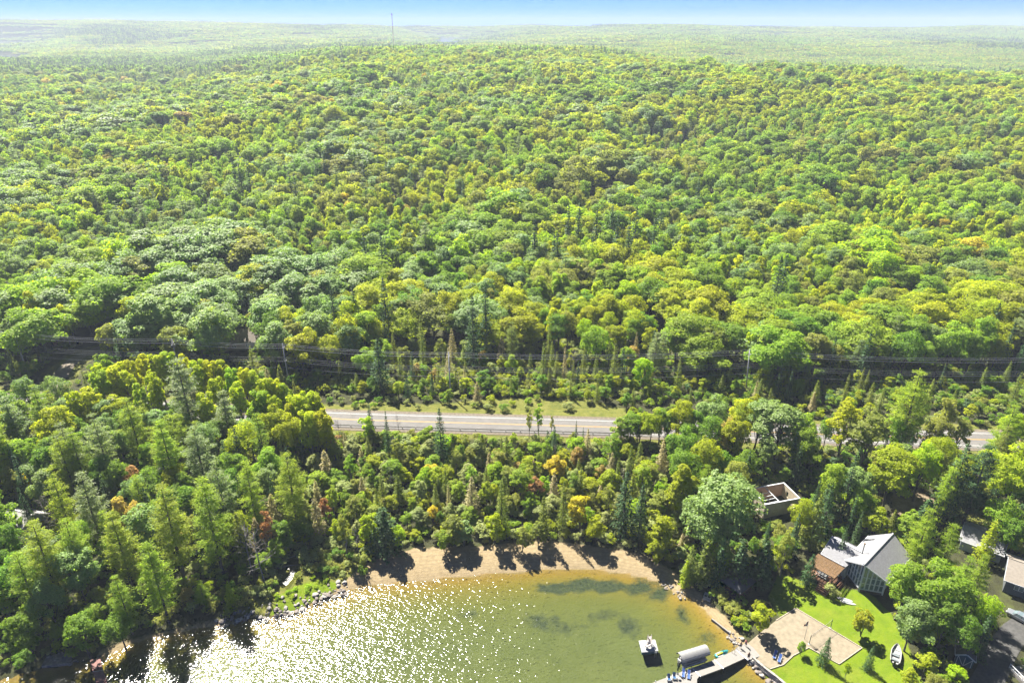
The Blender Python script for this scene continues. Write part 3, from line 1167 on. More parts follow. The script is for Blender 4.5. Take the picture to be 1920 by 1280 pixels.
# ---- trees one can pick out in the picture (seen tip, height)
for a in [
    # left foreground
    ('pine', 'pine', 378, 900, 27, 1.05), ('pine', 'pine', 300, 912, 26, 1.1), ('pine', 'fresh', 275, 1018, 22, 0.95), ('pine', 'pine', 535, 852, 23, 1.0), ('pine', 'pine', 460, 866, 21, 0.95),
    ('pine', 'pineblue', 150, 888, 23, 1.0), ('pine', 'pine', 297, 788, 24, 1.0), ('pine', 'pineblue', 362, 800, 23, 1.05), ('pine', 'pineblue', 330, 676, 27, 1.15), ('pine', 'pine', 60, 980, 24, 1.1),
    ('pine', 'pine', 205, 960, 22, 1.0), ('pine', 'pine', 120, 975, 20, 1.0), ('pine', 'pine', 30, 1040, 20, 1.0), ('pine', 'pine', 215, 1080, 16, 1.0), ('pine', 'fresh', 372, 1088, 8, 0.9), ('fir', 'yellow', 425, 1088, 8, 0.9),
    ('broadleaf', 'silver', 125, 1022, 17, 0.95), ('broadleaf', 'silver', 75, 1085, 14, 0.9), ('broadleaf', 'silver', 170, 800, 16, 0.9), ('broadleaf', 'silver', 190, 770, 15, 0.9), ('broadleaf', 'yellow', 88, 762, 18, 0.95),
    ('broadleaf', 'silver', 40, 705, 16, 0.9), ('broadleaf', 'silver', 95, 702, 15, 0.85), ('broadleaf', 'green', 140, 1150, 12, 1.0), ('broadleaf', 'green', 30, 1150, 13, 1.0), ('broadleaf', 'green', 215, 1150, 10, 1.0),
    ('sapling', 'orange', 243, 866, 13, 0.85), ('broadleaf', 'tan', 215, 925, 16, 0.6), ('birch', 'orange', 492, 948, 15, 0.55), ('sapling', 'orange', 605, 930, 9, 0.7), ('spruce', 'spruce', 12, 828, 17, 0.8), ('spruce', 'spruce', 22, 848, 18, 1.0),
    ('spruce', 'spruce', 438, 800, 17, 0.9), ('spruce', 'spruce', 415, 825, 15, 0.9), ('spruce', 'spruce', 535, 835, 14, 0.9), ('fir', 'gold', 42, 886, 11, 0.7), ('snag', None, 302, 868, 14, 1.3), ('snag', None, 478, 1000, 15, 1.2), ('snag', None, 455, 985, 14, 1.2),
    ('snag', None, 70, 930, 14, 0.8), ('snag', None, 84, 922, 15, 0.8), ('broadleaf', 'tan', 250, 940, 15, 0.5), ('spruce', 'spruce', 385, 1000, 12, 1.1), ('cedar', 'cedar', 440, 960, 16, 0.9),
    # shore and beach edge
    ('fir', 'spruce', 716, 950, 13, 1.6), ('sapling', 'lime', 690, 960, 11, 0.9), ('sapling', 'lime', 745, 975, 9, 0.8), ('sapling', 'olive', 850, 962, 10, 1.2), ('sapling', 'silver', 870, 975, 8, 1.2), ('spruce', 'cedar', 940, 898, 17, 0.95), ('sapling', 'yellow', 925, 960, 10, 0.9),
    ('sapling', 'gold', 1090, 915, 14, 0.8), ('sapling', 'yellow', 1120, 960, 10, 0.9), ('cedar', 'cedar', 1020, 930, 13, 0.9), ('spruce', 'cedar', 1058, 900, 16, 0.8), ('sapling', 'olive', 1010, 975, 8, 1.0),
    ('spruce', 'spruce', 1177, 880, 20, 1.25), ('spruce', 'spruce', 1207, 905, 17, 1.2), ('sapling', 'yellow', 1240, 960, 12, 1.2), ('sapling', 'fresh', 830, 985, 8, 1.0), ('sapling', 'olive', 980, 985, 8, 1.0), ('sapling', 'yellow', 1230, 1010, 8, 1.0), ('birch', 'olive', 640, 960, 13, 0.7), ('snag', None, 665, 985, 11, 0.8),
    # beside the road
    ('spruce', 'spruce', 823, 763, 19, 1.0), ('spruce', 'spruce', 722, 769, 15, 0.75), ('spruce', 'spruce', 690, 750, 13, 0.9), ('sapling', 'lime', 685, 778, 10, 0.9), ('spruce', 'spruce', 1040, 797, 11, 1.1), ('spruce', 'spruce', 1027, 806, 10, 1.1), ('spruce', 'spruce', 1081, 788, 10, 0.7),
    ('spruce', 'spruce', 1094, 800, 9, 0.6), ('spruce', 'spruce', 1198, 790, 10, 0.7), ('birch', 'fresh', 1010, 752, 13, 0.6), ('birch', 'olive', 993, 762, 11, 0.5), ('sapling', 'fresh', 805, 790, 10, 0.9), ('snag', None, 632, 785, 13, 0.7), ('snag', None, 1042, 830, 8, 0.8),
    ('birch', 'olive', 1035, 775, 8, 0.5), ('snag', None, 745, 778, 8, 0.8),
    # right half
    ('broadleaf', 'silver', 1372, 888, 23, 1.25, 'large silvery oak towering behind the dark gazebo roof'), ('broadleaf', 'silver', 1335, 925, 19, 1.0), ('poplar', 'yellow', 1285, 866, 19, 1.3), ('broadleaf', 'silver', 1470, 745, 21, 1.15), ('broadleaf', 'silver', 1430, 745, 18, 0.95), ('broadleaf', 'silver', 1340, 742, 16, 0.9),
    ('broadleaf', 'yellow', 1385, 775, 18, 0.9), ('broadleaf', 'yellow', 1280, 748, 16, 0.8), ('broadleaf', 'yellow', 1330, 820, 17, 0.9), ('broadleaf', 'tan', 1370, 780, 16, 0.6), ('birch', 'yellow', 1600, 740, 22, 1.1), ('birch', 'olive', 1640, 755, 23, 1.3), ('pine', 'pine', 1725, 698, 27, 1.15), ('birch', 'olive', 1785, 735, 20, 0.9),
    ('broadleaf', 'yellow', 1690, 835, 20, 1.1, 'broad yellow-green maple standing over the bare dirt yard'), ('broadleaf', 'lime', 1745, 830, 18, 0.9), ('spruce', 'spruce', 1818, 828, 24, 1.25), ('pine', 'spruce', 1855, 838, 24, 1.05), ('pine', 'pine', 1795, 860, 20, 0.8), ('broadleaf', 'yellow', 1905, 835, 20, 1.0),
    ('broadleaf', 'lime', 1912, 768, 17, 0.8), ('pine', 'cedar', 1893, 800, 18, 0.8), ('spruce', 'spruce', 1607, 850, 21, 1.0), ('spruce', 'spruce', 1563, 905, 17, 1.0), ('spruce', 'spruce', 1620, 955, 12, 1.0), ('sapling', 'yellow', 1655, 945, 11, 1.1), ('broadleaf', 'fresh', 1570, 870, 16, 0.7), ('broadleaf', 'yellow', 1510, 935, 14, 0.75), ('cedar', 'cedar', 1540, 930, 16, 1.1),
    ('birch', 'olive', 1482, 990, 14, 0.75), ('cedar', 'spruce', 1440, 1015, 13, 1.5), ('cedar', 'spruce', 1395, 1020, 13, 1.4), ('cedar', 'cedar', 1330, 1010, 13, 1.3), ('cedar', 'spruce', 1355, 1025, 12, 1.2), ('cedar', 'cedar', 1300, 1025, 11, 1.2), ('cedar', 'lime', 1290, 1050, 8, 1.2), ('spruce', 'spruce', 1590, 985, 12, 0.9), ('spruce', 'spruce', 1500, 960, 13, 0.9),
    ('pine', 'pine', 1745, 955, 18, 0.95), ('pine', 'fresh', 1790, 985, 17, 1.0), ('cedar', 'spruce', 1745, 935, 14, 1.5), ('sapling', 'fresh', 1720, 955, 10, 1.2), ('pine', 'fresh', 1820, 1045, 16, 0.95), ('pine', 'pine', 1850, 1040, 16, 0.8), ('broadleaf', 'fresh', 1895, 930, 15, 0.8), ('cedar', 'yellow', 1870, 975, 12, 1.2), ('broadleaf', 'green', 1910, 965, 13, 0.8),
    ('broadleaf', 'fresh', 1712, 1052, 16, 1.0, 'big spreading oak beside the grey-roofed cottage, left of two'), ('broadleaf', 'fresh', 1775, 1062, 17, 1.05, 'big spreading oak at the cottage, right of two'), ('broadleaf', 'green', 1790, 1120, 14, 0.9), ('broadleaf', 'silver', 1725, 1130, 13, 0.9),
    ('broadleaf', 'lime', 1865, 1115, 13, 0.7), ('broadleaf', 'green', 1820, 1150, 12, 0.8), ('spruce', 'spruce', 1860, 1150, 12, 1.2), ('sapling', 'yellow', 1745, 1225, 7, 1.2), ('sapling', 'lime', 1800, 1245, 6, 1.2), ('sapling', 'yellow', 1710, 1250, 5, 1.2), ('sapling', 'fresh', 1770, 1262, 5, 1.2),
]:
    top(*a)
for a in [
    ('fir', 'spruce', 1514, 1092, 8.5, 0.95, 'young fir tree at the edge of the lawn by the cottage deck'), ('sapling', 'yellow', 1424, 1190, 8.5, 1.05, 'leafy yellow-green tree at the corner of the sand patio'), ('sapling', 'yellow', 1612, 1192, 8.5, 1.0, 'bushy yellow-green tree on the lawn beside the court'),
    ('fir', 'spruce', 1543, 1244, 7.5, 0.8, 'dark green fir at the near edge of the sand court'), ('fir', 'spruce', 1626, 1254, 6.5, 0.75, 'dark green fir on the lawn by the moored boat under trees'), ('sapling', 'fresh', 1500, 1228, 4.2, 0.8, 'small leafy tree at the notch of the sand court'),
    ('birch', 'lime', 1584, 1272, 5.0, 0.75, 'thin young tree on the lawn at the bottom edge'), ('shrub', 'willow', 1557, 1116, 3.4, 0.9, 'round grey-green shrub at the foot of the deck stairs'), ('snag', None, 1690, 1110, 9, 1.3),
    ('sapling', 'fresh', 1162, 828, 9, 1.3), ('broadleaf', 'fresh', 1182, 832, 11, 1.1), ('sapling', 'yellow', 1200, 830, 10, 1.3), ('broadleaf', 'green', 1235, 832, 12, 1.1), ('broadleaf', 'yellow', 1218, 838, 13, 0.8), ('birch', 'fresh', 1250, 836, 13, 1.1), ('broadleaf', 'green', 1300, 842, 14, 0.8), ('broadleaf', 'fresh', 1498, 850, 14, 0.85), ('broadleaf', 'green', 1542, 848, 12, 0.8), ('birch', 'olive', 1622, 852, 15, 1.2), ('broadleaf', 'fresh', 1665, 856, 14, 0.8), ('birch', 'fresh', 1700, 852, 12, 1.1), ('broadleaf', 'olive', 1742, 858, 14, 0.8), ('birch', 'olive', 1785, 856, 14, 1.2), ('broadleaf', 'yellow', 1893, 858, 14, 0.8), ('broadleaf', 'fresh', 1935, 862, 15, 0.9),
]:
    foot(*a)
# poplar stand along the road at the left
for i, (px, py) in enumerate([(128, 724), (176, 676), (192, 662), (215, 672), (240, 668), (262, 660), (285, 655), (312, 652), (340, 660), (365, 665), (390, 668), (412, 672), (430, 680), (452, 684), (470, 692), (492, 700), (512, 705), (530, 715), (548, 730), (572, 728), (592, 738), (600, 758), (180, 690), (232, 692), (280, 690), (400, 700), (440, 712), (480, 722), (505, 735), (540, 752), (570, 760), (160, 722), (255, 715), (380, 725)]):
    top('poplar', 'lime' if i % 5 == 2 else 'aspen', px, py, 19 - (i % 3) * 1.3, 1.0 + 0.1 * (i % 4))

# ---- areas without trees
ZONES = [(LAKE_POLY, 1.5), (BEACH, 0.5), (COVE, 0.5), (LAWN, 1.0), (LAWN2, 1.0), (LAWN3, 1.0), (YARD, 1.0), (MARSH, 0.0), (CPOLY, 1.0)]
LINES = [(ROAD, 7.5), (SIDE, 8.0), (DRIVE, 3.4)]
CLEAR = [(84, 121, 11), (73, 121, 8), (69, 143.5, 7.5), (109, 120, 8), (109, 112, 6), (101.5, 128, 7), (92.5, 102, 4), (57, 118, 4.5), (-104, 240, 9), (-104, 229, 6), (-99, 128.5, 4), (-22, 183, 3)]


def open_ground(P, shrink=0.0):
    bad = np.zeros(len(P), bool)
    for z_, pad in ZONES:
        bad |= sdist(P, z_) > -pad
    for l_, w_ in LINES:
        bad |= seg_dist(P, l_) < w_
    for x_, y_, r_ in CLEAR:
        bad |= np.hypot(P[:, 0] - x_, P[:, 1] - y_) < r_
    return bad


def corridor(P):
    """strip under the power line, kept low"""
    return (P[:, 1] > ROAD_Y(P[:, 0]) + 6.5) & (P[:, 1] < np.maximum(ROAD_Y(P[:, 0]) + 20, POLE_Y(P[:, 0]) + 5))


def ROAD_Y(x):
    return np.interp(x, ROAD[:, 0], ROAD[:, 1])


POLE_BASES = sorted([tuple(base_from_top(px, py, h_))[:2] for px, py, h_ in ((2, 622, 15.5), (28, 629, 15.0), (322, 636, 15.5), (530, 645, 15.5), (841, 661, 16.0), (1411, 656, 15.5))])


def POLE_Y(x):
    return np.interp(x, [q[0] for q in POLE_BASES], [q[1] for q in POLE_BASES])


def jitter_grid(x0, x1, y0, y1, s, rs, j=0.42):
    X, Y = np.meshgrid(np.arange(x0, x1, s), np.arange(y0, y1, s * 0.9))
    X = X + (np.arange(X.shape[0]) % 2)[:, None] * s / 2
    P = np.stack([X.ravel(), Y.ravel()], 1)
    return P + rs.uniform(-j, j, P.shape) * s


def filtered(P, mind):
    q = np.array([[t['p'].x, t['p'].y] for t in PLANTS])
    rr = np.array([PROTO[t['k']][0]['r'] * t['w'] * t['h'] / PROTO[t['k']][0]['H'] for t in PLANTS])
    keep = np.ones(len(P), bool)
    for i in range(0, len(P), 4000):
        d = np.hypot(P[i:i + 4000, None, 0] - q[None, :, 0], P[i:i + 4000, None, 1] - q[None, :, 1])
        keep[i:i + 4000] = (d > (rr[None, :] * 0.62 + mind)).all(1)
    return P[keep]


# things the picture shows uncovered: (left, top, right, bottom, distance)
KEEP = [(0, 618, 36, 704, 214), (522, 642, 538, 704, 204), (834, 660, 850, 750, 193), (1398, 652, 1418, 742, 196), (305, 630, 335, 655, 208), (1415, 898, 1510, 972, 140), (1530, 1000, 1690, 1112, 118), (1445, 1088, 1625, 1262, 112), (1800, 1012, 1866, 1046, 124), (1880, 1056, 1925, 1142, 112), (1888, 1140, 1925, 1176, 106), (1794, 1212, 1832, 1250, 99), (612, 770, 1155, 806, 180),
        (1818, 802, 1866, 838, 172), (1356, 1062, 1414, 1124, 113), (1672, 935, 1712, 985, 128), (1832, 978, 1890, 1026, 124), (430, 604, 466, 630, 262), (34, 950, 62, 978, 128), (680, 1045, 1262, 1092, 119), (1308, 1105, 1345, 1136, 110), (164, 1150, 192, 1182, 104), (440, 1040, 660, 1140, 112), (1845, 1185, 1905, 1280, 98), (100, 648, 170, 712, 234), (860, 735, 1175, 772, 188), (1300, 1120, 1420, 1215, 105)]


def proj(x, y, z):
    d = y * _c - (z - CAM_H) * _s
    u = y * _s + (z - CAM_H) * _c
    return 960 + 1280 * x / d, 640 - 1280 * u / d


def covers(k, x, y, z, h, w):
    r = PROTO[k][0]['r'] * w * h / PROTO[k][0]['H'] * 0.8
    x0, yt_ = proj(x, y, z + h * 0.93)
    xb, yb = proj(x, y, z)
    pr = r * 1280 / (y * _c + (CAM_H - z) * _s)
    for l_, t_, r_, b_, dist in KEEP:
        if y < dist and x0 + pr > l_ and x0 - pr < r_ and yt_ < b_ and yb > t_:
            return True
    return False


def pick(rs, table):
    ks = list(table)
    p = np.array([table[k] for k in ks], float)
    return ks[rs.choice(len(ks), p=p / p.sum())]


rs = np.random.default_rng(21)
# young mixed wood between beach and road
P = jitter_grid(-75, 60, 122, 182, 4.0, rs)
Q = np.stack([P[:, 0], P[:, 1]], 1)
ry = ROAD_Y(P[:, 0])
tt_ = P[:, 0]
P = P[(P[:, 1] < ry - 7) & ~open_ground(P) & (P[:, 0] > -62 + (P[:, 1] - 125) * 0.15) & (P[:, 0] < 44 - (P[:, 1] - 120) * 0.05)]
P = filtered(P, 0.8)
YOUNG = {('sapling', 'fresh'): 6, ('sapling', 'green'): 0.6, ('sapling', 'yellow'): 7, ('sapling', 'olive'): 6, ('sapling', 'willow'): 7, ('sapling', 'tan'): 1.4, ('sapling', 'orange'): 0.3, ('sapling', 'gold'): 1.0, ('sapling', 'lime'): 1.5, ('cedar', 'cedar'): 3, ('cedar', 'grey'): 2.6,
         ('spruce', 'spruce'): 0.6, ('spruce', 'cedar'): 2.2, ('spruce', 'grey'): 1.8, ('birch', 'olive'): 2, ('birch', 'fresh'): 2, ('snag', None): 1.3, ('shrub', 'willow'): 1.2, ('shrub', 'fresh'): 1.0}
for p in P:
    k, c = pick(rs, YOUNG)
    near_shore = max(0.0, min(1.0, (p[1] - 126) / 40))
    h = {'sapling': 7.6, 'cedar': 9.5, 'spruce': 10.0, 'birch': 10.5, 'snag': 8, 'shrub': 3}[k] * rs.uniform(0.65, 1.25)
    db = -float(sdist(np.array([p]), BEACH)[0])
    if db < 9:
        h = min(h, 2.5 + 0.5 * db)
    if p[1] > ROAD_Y(p[0]) - 14:
        h = min(h, 4.0 + rs.uniform(0, 2.0))
    w_ = rs.uniform(0.8, 1.45)
    if not covers(k, p[0], p[1], tz(*p), h, w_):
        plant(k, c, (p[0], p[1], tz(*p)), h, w_)
# woods at the left and right of it
P = jitter_grid(-170, 175, 84, 190, 5.0, rs)
ry = ROAD_Y(P[:, 0])
mid = (P[:, 0] > -62 + (P[:, 1] - 125) * 0.15) & (P[:, 0] < 44 - (P[:, 1] - 120) * 0.05)
P = P[(P[:, 1] < ry - 7.5) & ~open_ground(P) & ~mid & (np.abs(P[:, 0]) < 0.88 * P[:, 1] + 22)]
P = filtered(P, 1.6)
LEFT = {('pine', 'pine'): 4, ('pine', 'pineblue'): 1.2, ('broadleaf', 'green'): 4, ('broadleaf', 'silver'): 3, ('broadleaf', 'fresh'): 3, ('broadleaf', 'yellow'): 1.4, ('spruce', 'spruce'): 4, ('cedar', 'cedar'): 2, ('birch', 'fresh'): 1.5, ('birch', 'olive'): 1, ('sapling', 'green'): 3, ('sapling', 'tan'): 0.5, ('snag', None): 0.6}
RIGHT = {('pine', 'pine'): 1.6, ('broadleaf', 'green'): 4, ('broadleaf', 'yellow'): 3.2, ('broadleaf', 'fresh'): 3, ('broadleaf', 'silver'): 2, ('broadleaf', 'lime'): 1, ('spruce', 'spruce'): 4, ('cedar', 'cedar'): 2, ('cedar', 'spruce'): 1.5, ('birch', 'olive'): 1.3, ('sapling', 'yellow'): 2, ('sapling', 'green'): 2, ('broadleaf', 'olive'): 1.5}
for p in P:
    lf = p[0] < 0
    k, c = pick(rs, LEFT if lf else RIGHT)
    h = {'pine': 21, 'broadleaf': 15, 'spruce': 14, 'cedar': 11, 'birch': 14, 'sapling': 7, 'snag': 11}[k] * rs.uniform(0.72, 1.12)
    dr = ROAD_Y(p[0]) - p[1]
    if dr < 16:
        h = min(h, 9 if lf else 17)
    if not lf and p[1] < 132:           # keep the views of the cottages open
        h = min(h, rs.uniform(5, 10))
        if k == 'pine':
            k = 'sapling'
    dsh = -float(sdist(np.array([p]), LAKE_POLY)[0])
    if lf and dsh < 16:
        h = min(h, 4 + 0.5 * dsh)
    w_ = rs.uniform(0.8, 1.05) * (1.0 if h > 8 else 1.2)
    if covers(k, p[0], p[1], tz(*p), h, w_):
        if covers('shrub', p[0], p[1], tz(*p), 2.5, 1.2):
            continue
        k, c, h = 'shrub', pick(rs, {'green': 3, 'fresh': 2, 'olive': 1}), rs.uniform(1.6, 2.6)
    plant(k, c, (p[0], p[1], tz(*p)), h, w_)
# low growth under the power line and round the meadow
P = jitter_grid(-190, 190, 172, 225, 3.6, rs)
P = P[corridor(P) & ~open_ground(P)]
P = P[(sdist(P, MEADOW) < 2) | (rs.random(len(P)) < np.where(P[:, 0] < 6, 0.62, 0.16))]
P = filtered(P, 0.6)
LOW = {('shrub', 'willow'): 5, ('shrub', 'fresh'): 3, ('shrub', 'green'): 3, ('shrub', 'yellow'): 2, ('sapling', 'green'): 2, ('sapling', 'fresh'): 2, ('cedar', 'cedar'): 1, ('spruce', 'cedar'): 1, ('spruce', 'spruce'): 0.8, ('sapling', 'yellow'): 2, ('cedar', 'grey'): 0.3}
for p in P:
    k, c = pick(rs, LOW)
    f = min(1, max(0, (p[1] - ROAD_Y(p[0]) - 7) / 14))
    if f < 0.3 and k != 'shrub':
        k, c = 'shrub', 'willow'
    h = {'shrub': 2.4, 'sapling': 4.5 + 2 * f, 'cedar': 5 + 4 * f, 'spruce': 6 + 5 * f}[k] * rs.uniform(0.7, 1.2)
    plant(k, c, (p[0], p[1], tz(*p)), h, rs.uniform(0.9, 1.25))
# marsh willows behind the rocky shore
P = jitter_grid(-75, -20, 108, 135, 2.1, rs)
P = P[(sdist(P, MARSH) > -1.5) & (sdist(P, POND) < -0.8) & (sdist(P, LAKE_POLY) < -3)]
for p in P:
    bright = sdist(np.array([p]), MGRASS)[0] > -0.8
    if bright:
        plant('shrub', 'lime', (p[0], p[1], tz(*p)), 0.75 * rs.uniform(0.7, 1.2), 1.7)
    else:
        plant('shrub', pick(rs, {'willow': 6, 'green': 2, 'olive': 2, 'fresh': 1}), (p[0], p[1], tz(*p)), 1.8 * rs.uniform(0.7, 1.35), rs.uniform(1.0, 1.4))


# ---- the forest behind the road
def forest_pick(rs, x, y):
    """species grow in stands: slow noise fields favour one or two kinds at a time"""
    t = x / y
    nz = [float(snoise(x, y, f_, 40 + i_)) for i_, f_ in enumerate((1 / 62, 1 / 75, 1 / 55, 1 / 70, 1 / 48, 1 / 66, 1 / 80))]
    a = 2.6
    w = {('broadleaf', 'yellow'): 1.5 * math.exp(a * nz[0] + 1.6 * t), ('broadleaf', 'silver'): 1.0 * math.exp(a * nz[1] - 0.9 * t), ('broadleaf', 'green'): 1.0 * math.exp(a * nz[2]), ('broadleaf', 'fresh'): 1.3 * math.exp(a * nz[3]), ('broadleaf', 'olive'): 0.7 * math.exp(a * nz[4] + t),
         ('broadleaf', 'lime'): 0.30 * math.exp(a * nz[5]), ('poplar', 'aspen'): 0.16 * math.exp(1.6 * a * nz[5]), ('birch', 'fresh'): 0.2 * math.exp(a * nz[3]), ('birch', 'olive'): 0.2 * math.exp(a * nz[4]), ('broadleaf', 'tan'): 0.015, ('broadleaf', 'gold'): 0.04}
    con = 0.16 * math.exp(1.5 * a * nz[6]) + (1.2 if y - ROAD_Y(x) < 42 else 0.0)
    con += 40.0 * max(0.0, 1 - abs(t + 0.38) / 0.2) * float(smooth(1150, 1350, y))
    w[('spruce', 'spruce')] = con
    w[('pine', 'pineblue')] = 0.3 * con
    w[('cedar', 'cedar')] = 0.3 * con
    return pick(rs, w)


BELT = {('spruce', 'cedar'): 4, ('spruce', 'grey'): 2.5, ('spruce', 'spruce'): 2, ('cedar', 'cedar'): 3, ('cedar', 'grey'): 2, ('sapling', 'willow'): 4, ('sapling', 'yellow'): 3, ('sapling', 'fresh'): 4, ('sapling', 'olive'): 3, ('birch', 'fresh'): 2, ('broadleaf', 'fresh'): 2, ('pine', 'pineblue'): 1, ('snag', None): 0.6, ('sapling', 'tan'): 0.5}
FH = {'broadleaf': 19, 'poplar': 19, 'birch': 16, 'spruce': 16, 'pine': 22, 'cedar': 12, 'snag': 11, 'sapling': 12}
far_pts = []
bands = [(170, 420, 6.6), (420, 760, 8.0), (760, 1500, 9.4)]
for y0, y1, s_ in bands:
    P = jitter_grid(-0.86 * y1 - 40, 0.86 * y1 + 40, y0, y1, s_, rs)
    P = P[(np.abs(P[:, 0]) < 0.86 * P[:, 1] + 35) & (P[:, 1] >= y0) & (P[:, 1] < y1)]
    if y0 < 300:
        P = P[(P[:, 1] > np.maximum(ROAD_Y(P[:, 0]) + 18, POLE_Y(P[:, 0]) + 4.5) + 2.5 * snoise(P[:, 0], P[:, 0] * 0, 0.05, 8)) & ~open_ground(P)]
        P = filtered(P, 1.0)
    zz = terrain(P[:, 0], P[:, 1])
    for (x, y), z in zip(P, zz):
        k, c = forest_pick(rs, x, y)
        if -56 < x < 48 and y < ROAD_Y(x) + 46:
            k, c = pick(rs, BELT)
        h = FH[k] * rs.uniform(0.70, 1.12) * (0.55 + 0.35 * smooth(20, 46, y - ROAD_Y(x)) if -56 < x < 48 and y < ROAD_Y(x) + 46 else 1.0) * (1 + 0.24 * float(snoise(x, y, 1 / 42, 14)))
        w_ = rs.uniform(0.85, 1.15)
        bigp = float(smooth(-0.15, 0.5, snoise(x, y, 1 / 46, 61)))
        if k == 'broadleaf':
            if rs.random() < 0.5 * bigp:
                continue
            w_ *= 0.86 + 0.66 * bigp
            h *= 0.92 + 0.2 * bigp
        if k == 'spruce':
            h *= 1.22
        if y < 260 and covers(k, x, y, z, h, w_):
            continue
        far_pts.append((x, y, z, k, c, h, w_))
# single trees that stand out there
for a in [('pine', 'pine', 395, 580, 24, 1.0), ('spruce', 'spruce', 437, 525, 20, 1.3), ('spruce', 'spruce', 448, 540, 18, 1.2), ('spruce', 'spruce', 468, 548, 18, 1.2), ('spruce', 'spruce', 370, 512, 19, 1.2), ('spruce', 'spruce', 352, 610, 14, 1.2), ('spruce', 'rust', 85, 570, 17, 0.9), ('spruce', 'rust', 225, 455, 16, 0.9),
          ('broadleaf', 'silver', 60, 480, 20, 1.2), ('broadleaf', 'silver', 140, 470, 19, 1.2), ('broadleaf', 'lime', 120, 380, 20, 1.1), ('broadleaf', 'lime', 160, 390, 19, 1.1), ('broadleaf', 'lime', 80, 385, 20, 1.1), ('poplar', 'lime', 1080, 480, 22, 1.5), ('poplar', 'lime', 1120, 482, 22, 1.6), ('poplar', 'lime', 1160, 490, 22, 1.5), ('poplar', 'lime', 1200, 500, 21, 1.6), ('poplar', 'lime', 1050, 505, 20, 1.5), ('poplar', 'lime', 1010, 515, 20, 1.5),
          *[('spruce', 'spruce', qx, qy, 27 + (qx % 4), 1.0) for qx, qy in ((1067, 383), (1087, 377), (1120, 390), (1150, 373), (1195, 387), (1242, 380), (1182, 410), (1003, 407), (1040, 437), (1046, 434), (680, 427), (713, 440), (717, 517), (660, 530), (910, 533), (885, 553), (1467, 478), (1478, 472), (1352, 423), (1312, 330), (300, 318), (435, 300), (446, 305), (462, 302), (540, 318), (550, 325), (104, 215), (1230, 405), (1160, 402), (620, 540))],
          ('broadleaf', 'yellow', 570, 525, 19, 1.0), ('broadleaf', 'fresh', 680, 575, 20, 1.0), ('broadleaf', 'yellow', 840, 545, 20, 1.0), ('broadleaf', 'lime', 1210, 665, 14, 0.9), ('spruce', 'spruce', 706, 632, 20, 1.3), ('broadleaf', 'silver', 1435, 600, 19, 0.9), ('pine', 'cedar', 960, 605, 17, 0.9), ('cedar', 'grey', 940, 630, 13, 1.0), ('spruce', 'cedar', 1020, 640, 15, 1.0),
          ('spruce', 'grey', 1060, 650, 13, 0.9), ('snag', None, 1075, 655, 12, 0.9), ('spruce', 'cedar', 1155, 640, 16, 1.0), ('spruce', 'spruce', 1170, 650, 15, 1.0), ('sapling', 'tan', 905, 650, 9, 0.8), ('broadleaf', 'fresh', 545, 600, 16, 0.9), ('broadleaf', 'fresh', 510, 640, 12, 0.8), ('broadleaf', 'olive', 195, 600, 17, 0.9), ('broadleaf', 'yellow', 240, 555, 20, 1.0), ('broadleaf', 'green', 290, 560, 20, 1.1)]:
    b = base_from_top(a[2], a[3], a[4])
    far_pts.append((b.x, b.y, b.z, a[0], a[1], a[4], a[5]))

# trees beyond the nearest few hundred of a kind become one forest object; the nearest are things of their own
CAP = {'broadleaf': 290, 'spruce': 290, 'pine': 200, 'cedar': 200, 'poplar': 120, 'birch': 150, 'sapling': 290, 'shrub': 290, 'fir': 100, 'snag': 100}
have = {k: sum(1 for t in PLANTS if t['k'] == k) for k in CAP}
far_pts.sort(key=lambda q: q[0] ** 2 + q[1] ** 2)
rest = []
for q in far_pts:
    x, y, z, k, c, h, w_ = q
    if have.get(k, 0) < CAP[k] and y < 330 and abs(x) < 0.84 * y:
        have[k] = have.get(k, 0) + 1
        plant(k, c, (x, y, z), h, w_)
    else:
        rest.append(q)
# anything past the limit among the near plants joins the stuff too (smallest first)
for k in CAP:
    lst = [t for t in PLANTS if t['k'] == k]
    if len(lst) > 300:
        lst.sort(key=lambda t: t['h'] / t['p'].length)
        for t in lst[:len(lst) - 300]:
            PLANTS.remove(t)
            rest.append((t['p'].x, t['p'].y, t['p'].z, t['k'], t['c'], t['h'], t['w']))

